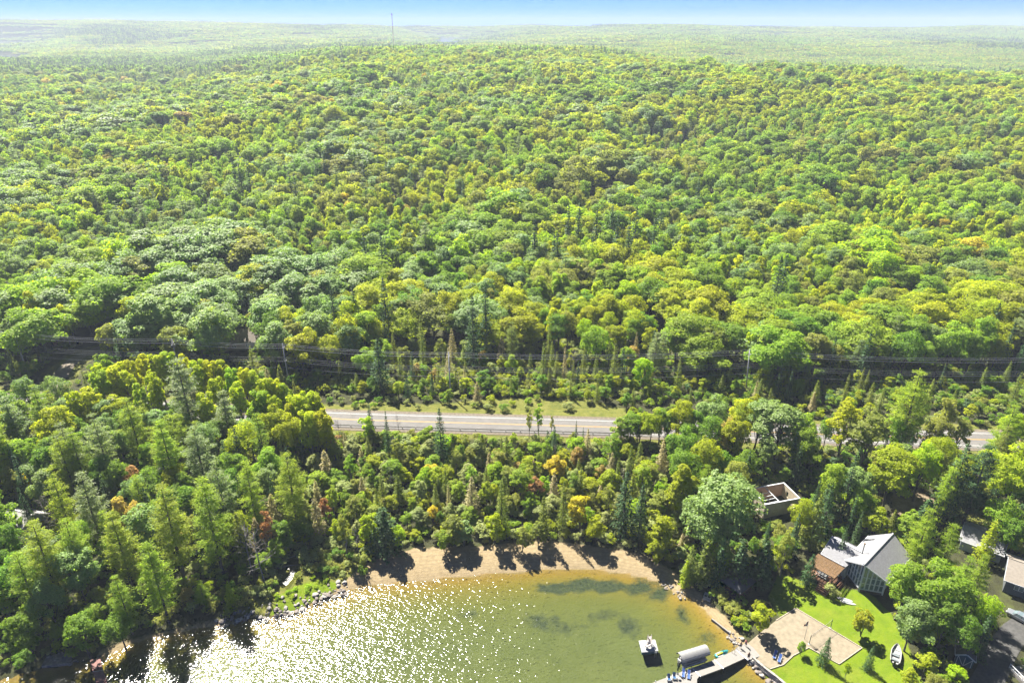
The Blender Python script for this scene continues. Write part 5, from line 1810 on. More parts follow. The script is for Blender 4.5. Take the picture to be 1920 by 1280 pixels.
# ---------------------------------------------------------------- other buildings
def gable_house(name, label, loc, rz, L_, W_, wall_h, rise, roofm, wallm, wins=(), over=0.5, cat='house', chim=False, hip=0.0):
    """ridge along local x"""
    t = thing(name, label, cat, loc, rz)
    h = L_ / 2
    w = W_ / 2
    wl = MB().prism([(-h, -w), (h, -w), (h, w), (-h, w)], -1.2, wall_h)
    if not hip:
        wl.add([(-h + 0.01, -w, wall_h), (-h + 0.01, w, wall_h), (-h + 0.01, 0, wall_h + rise - 0.1), (h - 0.01, -w, wall_h), (h - 0.01, w, wall_h), (h - 0.01, 0, wall_h + rise - 0.1)], [(0, 2, 1), (3, 4, 5), (0, 3, 5, 2), (1, 2, 5, 4), (0, 1, 4, 3)])
    wl.build('wall', wallm, t)
    zr, ze = wall_h + rise + 0.05, wall_h - over * rise / w + 0.05
    hx, wy = h + over, w + over
    rx = hx - hip
    r = MB().slab([(-rx, 0, zr), (rx, 0, zr), (hx, wy, ze), (-hx, wy, ze)], 0.14).build('roof', roofm, t)
    MB().slab([(-rx, -0.002, zr), (-hx, -wy, ze), (hx, -wy, ze), (rx, -0.002, zr)], 0.14).build('roof', roofm, t)
    if hip:
        for s in (-1, 1):
            MB().slab([(s * rx, 0, zr), (s * hx, -wy, ze), (s * hx, wy, ze)], 0.14).build('roof', roofm, t)
    else:
        for s in (-1, 1):
            for q in (-1, 1):
                MB().bar((s * hx, 0.02 * q, zr - 0.1), (s * hx, wy * q, ze - 0.1), 0.07, 0.22).build('fascia', M['trim'], r)
    MB().bar((-rx, 0, zr + 0.02), (rx, 0, zr + 0.02), 0.3, 0.07).build('ridge_cap', roofm, r)
    for q in (-1, 1):
        MB().bar((-hx, wy * q + 0.03 * q, ze - 0.08), (hx, wy * q + 0.03 * q, ze - 0.08), 0.06, 0.18).build('eave_board', M['trim'], r)
    for side, x_, z_, ww, hh in wins:
        y_ = -w - 0.03 if side < 0 else w + 0.03
        f = MB().box(x_ - ww / 2, x_ + ww / 2, y_ - 0.04, y_ + 0.04, z_, z_ + hh).build('window', M['trim'], t)
        for k in (-1, 1):
            MB().box(x_ + k * ww / 4 - ww / 4 + 0.08, x_ + k * ww / 4 + ww / 4 - 0.08, y_ - 0.06, y_ + 0.06, z_ + 0.1, z_ + hh - 0.1).build('pane', M['glass'], f)
    if chim:
        MB().box(-0.4, 0.4, w * 0.25, w * 0.25 + 0.8, zr - 1.4, zr + 0.9).build('chimney', M['brick'], r)
    return t


A, B = G(1884, 1062, 8.3), G(1930, 1078, 8.3)
ang = math.atan2(B.y - A.y, B.x - A.x)
dv = (B - A).normalized()
cpos = A + dv * 8.0
gable_house('house', 'house with brown-grey roof and dark siding at the right edge', (cpos.x, cpos.y, tz(cpos.x, cpos.y)), ang, 15, 9.5, 3.0, 2.2, M['shingle_tan'], M['siding_dark'], [(-1, -5.0, 1.0, 1.7, 1.2), (-1, -1.5, 1.0, 1.7, 1.2)])
A, B = G(1825, 1016, 6.0), G(1866, 1031, 6.0)
ang = math.atan2(B.y - A.y, B.x - A.x)
cpos = (A + B) / 2 - (B - A).normalized() * 0.6
gable_house('garage', 'low building with plain grey roof behind the lime pines', (cpos.x, cpos.y, tz(cpos.x, cpos.y)), ang, 8, 8, 2.5, 1.6, M['shingle'], M['siding'], [(-1, 0, 0.9, 1.4, 1.0)], cat='building')
p = ground_at(458, 646)
gable_house('hill_house', 'tan-roofed house among trees above the road', p, R(14), 13, 9, 3.2, 3.4, M['shingle_tan'], mat('beige_siding', (0.42, 0.37, 0.30), 0.8, 0.08, 2), [(-1, -3, 1, 1.6, 1.2), (-1, 2, 1, 1.6, 1.2)], chim=True, hip=3.0)
p = ground_at(48, 985)
gable_house('cabin', 'small cabin with pale roof among trees at the left edge', p, R(-20), 7, 6, 2.6, 1.8, mat('pale_metal_roof', (0.42, 0.40, 0.40), 0.6, 0.08, 2), M['siding'], [(-1, 0, 1, 1.4, 1.0)])
# shed with white cross trim
p = ground_at(1808, 1247)
sh = gable_house('shed', 'small blue-grey garden shed with white diagonal door trim', p + Vector((0.8, 1.8, 0)), R(58), 4.2, 3.0, 2.3, 0.9, mat('shed_shingle', (0.10, 0.085, 0.075), 0.9, 0.2, 3), mat('shed_blue_board', (0.10, 0.155, 0.19), 0.8, 0.1, 3), [], over=0.25, cat='shed')
for k in (-1, 1):
    d_ = MB().box(-2.16, -2.10, k * 0.62 - 0.58, k * 0.62 + 0.58, 0.0, 2.1).build('door', MATS['shed_blue_board'], sh)
    MB().bar((-2.18, k * 1.15, 2.05), (-2.18, k * 0.08, 0.1), 0.05, 0.1).build('brace', M['trim'], d_)
    MB().box(-2.19, -2.13, k * 1.2 - 0.05, k * 1.2 + 0.05, 0, 2.15).build('door_trim', M['trim'], d_)
MB().box(-2.2, -2.13, -0.05, 0.05, 0, 2.15).build('door_trim', M['trim'], sh)

# roofless block building
bz = 3.5
bb = thing('block_building', 'unfinished roofless building with tan block walls and open rafters', 'building', (64.2, 139.8, bz), math.atan2(0.257, 0.966))
BL, BW, BH = 10.2, 6.9, 4.5


def wall_openings(m, x0, x1, y0, y1, along, holes):
    """solid wall box with rectangular holes [(a0,a1,z0,z1)] along its length, z from -0.6 to BH"""
    lo, hi = (x0, x1) if along == 'x' else (y0, y1)
    cur = lo
    for a0, a1, z0, z1 in sorted(holes):
        for s0, s1, q0, q1 in ((cur, a0, -0.6, BH), (a0, a1, -0.6, z0), (a0, a1, z1, BH)):
            if s1 - s0 > 0.01:
                m.box(*((s0, s1, y0, y1) if along == 'x' else (x0, x1, s0, s1)), q0, q1)
        cur = a1
    m.box(*((cur, hi, y0, y1) if along == 'x' else (x0, x1, cur, hi)), -0.6, BH)


wall_openings(m_ := MB(), 0, BL, 0, 0.25, 'x', [(7.6, 9.0, 1.8, 3.2)])
m_.build('front_wall', M['block'], bb)
wall_openings(m_ := MB(), 0, BL, BW - 0.25, BW, 'x', [(1.2, 2.3, 1.2, 3.0), (3.0, 3.9, 1.6, 3.0)])
m_.build('back_wall', M['blockin'], bb)
wall_openings(m_ := MB(), BL - 0.25, BL, 0.252, BW - 0.252, 'y', [(1.2, 2.3, 1.3, 3.0), (4.2, 5.1, 1.6, 3.2)])
m_.build('end_wall', M['block'], bb)
wall_openings(m_ := MB(), 0, 0.25, 0.252, BW - 0.252, 'y', [(2.5, 3.6, 1.0, 3.0)])
m_.build('end_wall', M['block'], bb)
MB().box(0.25, BL - 0.25, 0.25, BW - 0.25, -0.5, 0.1).build('floor_slab', M['slab'], bb)
for args in ((-0.03, BL + 0.03, -0.03, 0.28, BH + 0.002, BH + 0.1), (-0.03, BL + 0.03, BW - 0.28, BW + 0.03, BH + 0.002, BH + 0.1), (-0.03, 0.28, 0.29, BW - 0.29, BH + 0.004, BH + 0.1), (BL - 0.28, BL + 0.03, 0.29, BW - 0.29, BH + 0.004, BH + 0.1)):
    MB().box(*args).build('top_plate', M['trim'], bb)
MB().bar((4.3, 0.3, BH - 0.1), (4.3, BW - 0.3, BH - 0.1), 0.16, 0.2).build('beam', M['trim'], bb)
for i in range(4):
    MB().bar((0.3, 0.7 + i * 1.25, BH - 0.35), (4.2, 0.7 + i * 1.25, BH - 0.15), 0.1, 0.16).build('rafter', M['trim'], bb)
for i in range(2):
    MB().bar((2.6, 0.7 + i * 1.25, 0.1), (2.6, 0.7 + i * 1.25, BH - 0.3), 0.12).build('stud', M['greywood'], bb)
MB().box(1.5, 8.0, -0.5, -0.06, -0.3, 0.12).build('footing', M['trim'], bb)

# gazebo
gp = ground_at(1383, 1116)
gz_ = thing('gazebo', 'open timber gazebo with dark hipped roof in deep shade by the shore', 'gazebo', gp + Vector((0.2, 1.6, 0)), R(38))
MB().box(-2.6, 2.6, -2.3, 2.3, -0.8, 0.5).build('floor', M['brick'], gz_)
for x_ in (-2.4, 0, 2.4):
    for y_ in (-2.1, 2.1):
        MB().box(x_ - 0.08, x_ + 0.08, y_ - 0.08, y_ + 0.08, 0.5, 3.1).build('post', M['cedarwood'], gz_)
for y_ in (-2.1, 2.1):
    MB().box(-2.3, -0.1, y_ - 0.04, y_ + 0.04, 1.3, 1.42).build('rail', M['cedarwood'], gz_)
    MB().box(0.1, 2.3, y_ - 0.04, y_ + 0.04, 1.3, 1.42).build('rail', M['cedarwood'], gz_)
for x_ in (-2.4, 2.4):
    MB().box(x_ - 0.04, x_ + 0.04, -2.0, 2.0, 1.3, 1.42).build('rail', M['cedarwood'], gz_)
for pts_ in (((-0.9, 0, 4.5), (0.9, 0, 4.5), (3.1, 2.8, 2.95), (-3.1, 2.8, 2.95)), ((0.9, -0.002, 4.5), (-0.9, -0.002, 4.5), (-3.1, -2.8, 2.95), (3.1, -2.8, 2.95)), ((0.9, 0, 4.5), (3.1, -2.8, 2.95), (3.1, 2.8, 2.95)), ((-0.9, 0, 4.5), (-3.1, 2.8, 2.95), (-3.1, -2.8, 2.95))):
    MB().slab(pts_, 0.12).build('roof', M['shingle_dark'], gz_)

# deck with white railing at the right edge
dp = ground_at(1925, 1272)
wd = thing('porch', 'grey porch with white railings at the bottom right corner', 'porch', dp, R(100))
MB().box(-2.5, 2.5, -1.8, 1.8, -0.3, 0.55).build('floor', M['greywood'], wd)
for i in range(6):
    for y_ in (1.75,):
        MB().box(-2.45 + i * 0.97, -2.37 + i * 0.97, y_ - 0.04, y_ + 0.04, 0.552, 1.5).build('post', M['trim'], wd)
MB().box(-2.5, 2.5, 1.69, 1.81, 1.502, 1.58).build('handrail', M['trim'], wd)
MB().box(-2.5, 2.5, 1.72, 1.78, 0.85, 0.92).build('rail', M['trim'], wd)


# ---------------------------------------------------------------- poles and wires
def utility_pole(px, py, h, label, lean=(0, 0), transformers=0, low_arm=True):
    b = base_from_top(px, py, h)
    t = thing('utility_pole', label, 'pole', b, 0, 'poles along the road')
    tx = Vector((lean[0], lean[1], h))
    MB().tube([(0, 0, -0.5), tx * 0.5, tx], [0.24, 0.21, 0.17], 8).build('shaft', M['pole'], t, smooth_shade=True)
    arms = []
    levels = [(h - 0.25, 0.0), (h - 1.3, 0.9), (h - 1.3, -0.9), (h - 5.2, 0.0), (h - 6.3, 0.7), (h - 6.3, -0.7), (h - 9.0, 0.0)]
    for z_, o_ in levels:
        c = tx * (z_ / h)
        if o_:
            continue
        ins = MB().lathe([(0.09, 0), (0.14, 0.08), (0.09, 0.16), (0.13, 0.24), (0.05, 0.32)], 8, (c.x, c.y, z_ + 0.18 if z_ > h - 1 else z_))
        ins.build('insulator', M['trim'], t)
    for z_ in (h - 1.3, h - 6.3):
        c = tx * (z_ / h)
        w_ = 1.0 if z_ > h - 2 else 0.8
        arm = MB().bar((c.x + 0.18, c.y - w_, z_), (c.x + 0.18, c.y + w_, z_), 0.11, 0.13).build('crossarm', M['pole'], t)
        for s in (-1, 1):
            MB().lathe([(0.07, 0.06), (0.12, 0.12), (0.07, 0.2), (0.11, 0.26), (0.04, 0.34)], 8, (c.x + 0.18, c.y + s * (w_ - 0.1), z_)).build('insulator', M['trim'], arm)
    for k in range(transformers):
        a_ = k * 2.1
        c = tx * ((h - 2.6) / h)
        MB().lathe([(0.26, 0), (0.3, 0.1), (0.3, 0.85), (0.2, 1.0), (0.06, 1.1)], 10, (c.x + 0.5 * math.cos(a_), c.y + 0.5 * math.sin(a_), h - 2.9)).build('transformer', M['galv'], t, smooth_shade=True)
    pts_ = [b + tx * (z_ / h) + Vector((0.18 if o_ else 0, o_, 0.3)) for z_, o_ in levels]
    return pts_


wires_at = [None] * 8
poles = [utility_pole(2, 622, 15.5, 'leftmost of two slim poles at the left picture edge'),
         utility_pole(28, 629, 15.0, 'right one of the two slim poles at the left picture edge'),
         utility_pole(322, 636, 15.5, 'pole carrying grey transformers behind the poplar tops', transformers=3),
         utility_pole(530, 645, 15.5, 'weathered pole just behind the last poplars'),
         utility_pole(841, 661, 16.0, 'tall thin pole standing above the roadside shrubs'),
         utility_pole(1411, 656, 15.5, 'slightly leaning pole behind the road on the right', lean=(-0.9, 0))]
endL = [p + Vector((-62, 4, 0)) for p in poles[0]]
endR = [p + Vector((88, -4, -1.0)) for p in poles[5]]
WIRE = mat('aluminium_wire', (1.0, 1.0, 1.0), 0.4, 0.03, 1, metal=0.6)
chain = [endL, poles[0], poles[2], poles[3], poles[4], poles[5], endR]
span_words = ['left of the paired poles', 'from the paired poles to the transformer pole', 'from the transformer pole to the next', 'from the poplars to the meadow pole', 'from the meadow pole to the leaning pole', 'right of the leaning pole']
wire_words = ['topmost', 'upper rear', 'upper front', 'middle', 'lower rear', 'lower front', 'lowest']
for si, (a, b) in enumerate(zip(chain[:-1], chain[1:])):
    for wi in range(7):
        A_, B_ = a[wi], b[wi]
        sag = 0.012 * (B_ - A_).length + 0.2
        n = 18
        pts_ = [A_.lerp(B_, k / n) - Vector((0, 0, sag * 4 * (k / n) * (1 - k / n))) for k in range(n + 1)]
        o = MB().tube(pts_, 0.030 if wi < 3 else 0.022, 4).build('power_wire', WIRE)
        tag(o, wire_words[wi] + ' power wire ' + span_words[si], 'wire', 'power wires along the road')

# far radio mast
mx, my = -477.0, 3000.0
mz = tz(mx, my)
mast = thing('radio_mast', 'tall thin lattice radio mast rising above the far forest', 'mast', (mx, my, mz))
MH = 164.5 - mz
for k in range(3):
    a_ = k * 2.094
    MB().tube([(1.5 * math.cos(a_), 1.5 * math.sin(a_), -1), (1.3 * math.cos(a_), 1.3 * math.sin(a_), MH)], 0.45, 5).build('leg', M['rustred'], mast)
br_ = MB()
nb_ = int(MH / 3)
for i in range(nb_):
    for k in range(3):
        a_, b_ = k * 2.094, (k + 1) * 2.094
        z0, z1 = i * 3.0, i * 3.0 + 3.0
        br_.bar((1.45 * math.cos(a_), 1.45 * math.sin(a_), z0), (1.45 * math.cos(b_), 1.45 * math.sin(b_), z1), 0.3)
br_.build('bracing', M['trim'], mast)
MB().box(-2.2, 2.2, -1.6, 1.6, MH - 6.0, MH - 0.5).build('antenna', M['rustred'], mast)
MB().tube([(0, 0, MH), (0, 0, MH + 4)], 0.15, 5).build('tip', M['trim'], mast)

# guard rail along the near side of the open road
gl = offset_line(ROADL, -4.25)
gl = gl[(gl[:, 0] > G(585, 790, 6).x) & (gl[:, 0] < G(1230, 808, 6).x)]
gr = thing('guard_rail', 'long steel guard rail on the near side of the road', 'guard rail', (gl[0][0], gl[0][1], ROAD_Z))
o0 = np.array(gl[0])
prof = [(-0.03, 0.46), (0.05, 0.53), (-0.03, 0.60), (0.05, 0.68), (-0.03, 0.76), (-0.06, 0.76), (-0.06, 0.46)]
rings = []
for i in range(len(gl)):
    d = gl[min(i + 1, len(gl) - 1)] - gl[max(i - 1, 0)]
    d = d / np.hypot(*d)
    nrm = np.array([-d[1], d[0]])
    rings.append([(gl[i][0] - o0[0] + nrm[0] * a, gl[i][1] - o0[1] + nrm[1] * a, z) for a, z in prof])
MB().loft(rings).build('rail', M['galv'], gr)
pm = MB().box(-0.09, 0.09, -0.09, 0.09, -0.6, 0.78).mesh('post', M['greywood'])
for i in range(0, len(gl)):
    d = gl[min(i + 1, len(gl) - 1)] - gl[max(i - 1, 0)]
    d = d / np.hypot(*d)
    q = gl[i] + np.array([d[1], -d[0]]) * 0.18 - o0
    link('post', pm, gr, (q[0], q[1], 0))


# ---------------------------------------------------------------- dock and lake furniture
DZ = 0.75
dock = thing('dock', 'long grey plank dock reaching into the lake from the sand patio', 'dock', G(1389, 1222, 0))
od = dock.location


def px_poly(pxs, z):
    return [tuple(G(a, b, z) - od)[:2] for a, b in pxs]


def stripe_wood(name, col, ang, scale):
    m = bpy.data.materials.new(name)
    m.use_nodes = True
    nt = m.node_tree
    b = nt.nodes['Principled BSDF']
    b.inputs['Roughness'].default_value = 0.8
    tc = nt.nodes.new('ShaderNodeTexCoord')
    mp = nt.nodes.new('ShaderNodeMapping')
    mp.inputs['Rotation'].default_value = (0, 0, ang)
    nt.links.new(tc.outputs['Object'], mp.inputs[0])
    wv = nt.nodes.new('ShaderNodeTexWave')
    wv.inputs['Scale'].default_value = scale
    wv.inputs['Distortion'].default_value = 0.15
    nt.links.new(mp.outputs[0], wv.inputs[0])
    nz = nt.nodes.new('ShaderNodeTexNoise')
    nz.inputs['Scale'].default_value = 2.0
    nt.links.new(mp.outputs[0], nz.inputs[0])
    ad = nt.nodes.new('ShaderNodeMath')
    nt.links.new(wv.outputs[1], ad.inputs[0])
    nt.links.new(nz.outputs[0], ad.inputs[1])
    rp = nt.nodes.new('ShaderNodeValToRGB')
    rp.color_ramp.elements[0].position = 0.35
    rp.color_ramp.elements[1].position = 1.4 / 2
    rp.color_ramp.elements[0].color = (*[c * 0.72 for c in col], 1)
    rp.color_ramp.elements[1].color = (*col, 1)
    nt.links.new(ad.outputs[0], rp.inputs[0])
    nt.links.new(rp.outputs[0], b.inputs['Base Color'])
    return m


dirv = G(1297, 1251, DZ) - G(1380, 1217, DZ)
DW = stripe_wood('dock_planks', (0.14, 0.132, 0.12), -math.atan2(dirv.y, dirv.x), 1.1)
secs = [[(1379, 1214), (1400, 1204), (1431, 1227), (1402, 1237)], [(1379.5, 1217), (1397.5, 1232.5), (1356, 1251.5), (1339, 1236)], [(1338.5, 1236.3), (1355.5, 1251.8), (1314, 1267), (1297, 1251)], [(1296.5, 1251.2), (1312, 1266), (1307, 1272), (1306, 1310), (1150, 1310), (1229, 1277)]]
for i, s in enumerate(secs):
    q = px_poly(s, DZ + (0.02 if i == 0 else 0))
    a_ = sum(q[k][0] * q[(k + 1) % len(q)][1] - q[(k + 1) % len(q)][0] * q[k][1] for k in range(len(q)))
    if a_ < 0:
        q.reverse()
    MB().prism(q, DZ - 0.12, DZ).build('deck_section', DW, dock)
    MB().prism([(x_ * 0.98 + 0.02 * q[0][0], y_ * 0.98 + 0.02 * q[0][1]) for x_, y_ in q], DZ - 0.4, DZ - 0.122).build('frame', M['alu'], dock)
for a, b in (((1379.5, 1216.5), (1403, 1237)), ((1338.5, 1235.5), (1357, 1253)), ((1296.5, 1250.5), (1314, 1267.5))):
    A_, B_ = G(*a, DZ) - od, G(*b, DZ) - od
    MB().bar((A_.x, A_.y, DZ + 0.03), (B_.x, B_.y, DZ + 0.03), 0.22, 0.05).build('joint_plate', M['trim'], dock)
    for q in (A_, B_):
        MB().tube([(q.x, q.y, -3), (q.x, q.y, DZ + 0.25)], 0.05, 6).build('post', M['galv'], dock)
for a in ((1229, 1277), (1262, 1264.5)):
    q = G(*a, DZ) - od
    MB().tube([(q.x, q.y, -4), (q.x, q.y, DZ + 0.3)], 0.06, 6).build('post', M['trim'], dock)
lad = [G(1372, 1222, DZ) - od, G(1376, 1213, DZ) - od]
hr = MB()
for s in lad:
    hr.tube([(s.x, s.y, DZ - 0.6), (s.x, s.y, DZ + 0.75), (s.x + 0.25, s.y - 0.2, DZ + 0.95), (s.x + 0.5, s.y - 0.35, DZ + 0.7), (s.x + 0.5, s.y - 0.35, DZ)], 0.04, 6)
hr.build('swim_ladder', M['rockl'], dock)


def lounge_chair(loc, rz, label, fab, frame):
    t = thing('lounge_chair', label, 'chair', loc, rz, 'lounge chairs by the lake')
    MB().box(-0.3, 0.3, -0.55, 0.75, 0.30, 0.35).build('seat', M[fab], t)
    MB().slab([(-0.3, -0.55, 0.36), (0.3, -0.55, 0.36), (0.3, -1.15, 1.0), (-0.3, -1.15, 1.0)], 0.05).build('backrest', M[fab], t)
    for s in (-1, 1):
        MB().bar((0.34 * s, -0.6, 0.34), (0.34 * s, 0.8, 0.34), 0.07, 0.08).build('side_rail', M[frame], t)
        MB().bar((0.34 * s, -0.6, 0.36), (0.34 * s, -1.18, 1.0), 0.07, 0.08).build('back_rail', M[frame], t)
        MB().bar((0.34 * s, -0.5, 0.58), (0.34 * s, 0.15, 0.58), 0.09, 0.05).build('armrest', M[frame], t)
        for y_ in (-0.5, 0.65):
            MB().box(0.34 * s - 0.035, 0.34 * s + 0.035, y_ - 0.035, y_ + 0.035, 0, 0.30).build('leg', M[frame], t)
    t.scale = (0.88, 0.88, 0.88)
    return t


def adirondack(loc, rz, label, fab):
    t = thing('deck_chair', label, 'chair', loc, rz, 'blue chairs on the dock end')
    MB().slab([(-0.3, -0.3, 0.28), (0.3, -0.3, 0.28), (0.3, 0.35, 0.42), (-0.3, 0.35, 0.42)], 0.04).build('seat', M[fab], t)
    for k in range(5):
        x_ = -0.24 + 0.12 * k
        MB().slab([(x_ - 0.055, -0.28, 0.30), (x_ + 0.055, -0.28, 0.30), (x_ + 0.055, -0.62, 1.0 + 0.06 * (2 - abs(k - 2))), (x_ - 0.055, -0.62, 1.0 + 0.06 * (2 - abs(k - 2)))], 0.03).build('back_slat', M[fab], t)
    for s in (-1, 1):
        MB().box(0.36 * s - 0.07, 0.36 * s + 0.07, -0.4, 0.42, 0.58, 0.61).build('armrest', M['whiteplastic'], t)
        MB().box(0.36 * s - 0.03, 0.36 * s + 0.03, 0.3, 0.38, 0, 0.58).build('leg', M['whiteplastic'], t)
        MB().bar((0.36 * s, -0.62, 0.03), (0.36 * s, 0.3, 0.36), 0.04, 0.12).build('leg', M['whiteplastic'], t)
    MB().box(-0.42, 0.42, 0.40, 0.47, 0.30, 0.42).build('front_rail', M['whiteplastic'], t)
    return t


dz = Vector((0, 0, 0.001))
adirondack(G(1254, 1274, DZ) + dz, R(178), 'blue slatted chair on the dock end, left of the blue pair', 'navy')
adirondack(G(1264, 1271, DZ) + dz, R(176), 'blue slatted chair on the dock end, right of the blue pair', 'navy')
lounge_chair(G(1281, 1265, DZ) + dz, R(165), 'white-framed blue lounger on the dock, left of the pair', 'blue', 'whiteplastic')
lounge_chair(G(1291, 1268, DZ) + dz, R(165), 'white-framed blue lounger on the dock, right of the pair', 'blue', 'whiteplastic')
q = ground_at(1452, 1231)
lounge_chair(q + Vector((0, 0, 0.10)), R(148), 'blue lounger on the sand patio, left of two', 'blue', 'whiteplastic')
q = ground_at(1461, 1238)
lounge_chair(q + Vector((0, 0, 0.10)), R(148), 'blue lounger on the sand patio, right of two', 'blue', 'whiteplastic')
tb = thing('side_table', 'little white table between the blue chairs on the dock end', 'table', G(1273, 1273, DZ) + dz)
MB().lathe([(0.28, 0.42), (0.3, 0.44), (0.3, 0.47), (0.27, 0.48)], 14).build('table_top', M['whiteplastic'], tb)
for k in range(3):
    a_ = 2.094 * k
    MB().bar((0.22 * math.cos(a_), 0.22 * math.sin(a_), 0), (0.08 * math.cos(a_), 0.08 * math.sin(a_), 0.42), 0.04).build('leg', M['whiteplastic'], tb)
um = thing('parasol', 'closed dark green parasol standing on the dock edge', 'parasol', G(1270, 1262, DZ) + dz)
MB().lathe([(0.26, 0), (0.26, 0.06), (0.05, 0.1)], 12).build('base', M['darkmetal'], um)
MB().tube([(0, 0, 0.08), (0, 0, 2.55)], 0.03, 6).build('pole', M['whiteplastic'], um)
MB().lathe([(0.05, 0.85), (0.16, 0.95), (0.14, 1.5), (0.09, 2.1), (0.03, 2.5)], 9).build('folded_canopy', M['green'], um, smooth_shade=True)

# swim raft with slide
rc = [G(*p, 0.55) for p in ((1197.5, 1200), (1228.4, 1198), (1234.4, 1219.4), (1203.4, 1222))]
rcen = sum(rc, Vector()) / 4
raft = thing('swim_raft', 'white square swim raft floating in the bay', 'raft', (rcen.x, rcen.y, 0))
q = [tuple(p - rcen)[:2] for p in rc][::-1]
MB().prism(q, 0.38, 0.55).build('deck', M['whiteplastic'], raft)
MB().prism([(x_ * 0.94, y_ * 0.94) for x_, y_ in q], -0.35, 0.378).build('float', M['navy'], raft)
u_ = (rc[1] - rc[0]).normalized()
lx = Vector(rc[2] - rcen) - u_ * 0.8
for s in (0, 0.42):
    b0 = Vector((lx.x, lx.y, 0)) + u_ * s
    MB().tube([b0 + Vector((0, 0.3, 0.55)), b0 + Vector((0, 0.25, 1.25)), b0 + Vector((0, -0.2, 1.2)), b0 + Vector((0, -0.25, -1.2))], 0.03, 6).build('ladder_rail', M['alu'], raft)
for k in range(5):
    b0 = Vector((lx.x, lx.y - 0.25, 0.4 - k * 0.32))
    MB().bar(b0, b0 + u_ * 0.42, 0.09, 0.04).build('ladder_step', M['alu'], raft)
sl = thing('water_slide', 'cream curved water slide on top of the swim raft', 'slide', (rcen.x, rcen.y, 0.551), math.atan2(u_.y, u_.x))
path = [Vector((0.25, 0.75, 1.75)), Vector((0.3, 0.35, 1.55)), Vector((0.32, -0.05, 1.25)), Vector((0.15, -0.4, 0.98)), Vector((-0.2, -0.6, 0.75)), Vector((-0.55, -0.55, 0.58)), Vector((-0.8, -0.35, 0.5))]
rings = []
for i, p in enumerate(path):
    d = (path[min(i + 1, len(path) - 1)] - path[max(i - 1, 0)])
    d.z = 0
    d.normalize()
    n_ = Vector((-d.y, d.x, 0))
    prof2 = [(-0.36, 0.30), (-0.32, 0.02), (0, -0.06), (0.32, 0.02), (0.36, 0.30), (0.40, 0.30), (0.36, -0.04), (0, -0.12), (-0.36, -0.04), (-0.40, 0.30)]
    rings.append([p + n_ * a + Vector((0, 0, b)) for a, b in prof2])
MB().loft(rings).build('chute', M['cream'], sl, smooth_shade=True)
for s in (-1, 1):
    MB().tube([(0.25 + 0.36 * s, 1.15, 0), (0.25 + 0.36 * s, 0.85, 1.9), (0.25 + 0.36 * s, 0.7, 2.45), (0.25 + 0.36 * s, 0.35, 2.2), (0.25 + 0.36 * s, 0.25, 1.75)], 0.055, 6).build('handrail', M['cream'], sl)
    MB().tube([(0.3 + 0.25 * s, -0.2, 0), (0.3 + 0.2 * s, -0.05, 1.15)], 0.05, 6).build('support', M['cream'], sl)
for k in range(5):
    MB().bar((-0.1, 1.1 - 0.06 * k, 0.3 + 0.32 * k), (0.6, 1.1 - 0.06 * k, 0.3 + 0.32 * k), 0.12, 0.04).build('step', M['cream'], sl)

# boat lift with arched canopy, pontoon boat in it
ca = [G(*p, 3.0) for p in ((1266, 1222), (1317.7, 1206.5), (1335, 1222), (1283, 1237.5))]
ccen = sum(ca, Vector()) / 4
ldir = (ca[1] - ca[0])
lrz = math.atan2(ldir.y, ldir.x)
LL, WW = ldir.length, (ca[3] - ca[0]).length * 0.98
lift = thing('boat_lift', 'boat lift with pale arched canvas canopy beside the dock', 'boat lift', (ccen.x, ccen.y, 0), lrz)
rings = []
for i in range(15):
    x_ = -LL / 2 + LL * i / 14
    ribv = 0.035 * math.sin(math.pi * i)
    sagv = -0.03 * (i % 2)
    top_ = [(x_, -WW / 2 + WW * k / 10, 2.75 + 0.75 * math.sin(math.pi * k / 10) ** 0.8 + sagv) for k in range(11)]
    skirt = [(x_, WW / 2, 2.35)] + [(x_, WW / 2 - 0.03, 2.35)]
    bot_ = [(x_, (-WW / 2 + WW * k / 10) * 0.985, 2.70 + 0.75 * math.sin(math.pi * k / 10) ** 0.8 + sagv) for k in range(10, -1, -1)]
    sk2 = [(x_, -WW / 2 + 0.03, 2.35), (x_, -WW / 2, 2.35)]
    rings.append(top_ + skirt + bot_ + sk2)
MB().loft(rings).build('canopy', M['canvas'], lift)
for sx in (-1, 1):
    for sy in (-1, 1):
        MB().tube([(sx * LL * 0.36, sy * WW * 0.46, -2.2), (sx * LL * 0.36, sy * WW * 0.46, 2.8)], 0.06, 6).build('post', M['alu'], lift)
    MB().bar((sx * LL * 0.36, -WW * 0.46, 0.25), (sx * LL * 0.36, WW * 0.46, 0.25), 0.12, 0.16).build('cross_beam', M['alu'], lift)
for sy in (-1, 1):
    MB().bar((-LL * 0.46, sy * WW * 0.46, 2.5), (LL * 0.46, sy * WW * 0.46, 2.5), 0.06).build('canopy_rail', M['alu'], lift)
boat = thing('pontoon_boat', 'pale pontoon boat hanging in the canopied lift', 'boat', (ccen.x, ccen.y, 0.36), lrz)
for s in (-1, 1):
    rr = [(-LL * 0.45, 0.16), (-LL * 0.42, 0.3), (LL * 0.33, 0.3), (LL * 0.43, 0.2), (LL * 0.47, 0.06)]
    rings = [[(x_, s * 0.85 + r_ * math.cos(a_ * 0.7854), 0.3 + (0.12 if x_ > LL * 0.4 else 0) + r_ * math.sin(a_ * 0.7854)) for a_ in range(8)] for x_, r_ in rr]
    MB().loft(rings).build('pontoon', M['alu'], boat, smooth_shade=True)
MB().box(-LL * 0.44, LL * 0.42, -1.15, 1.15, 0.62, 0.72).build('deck', M['whiteplastic'], boat)
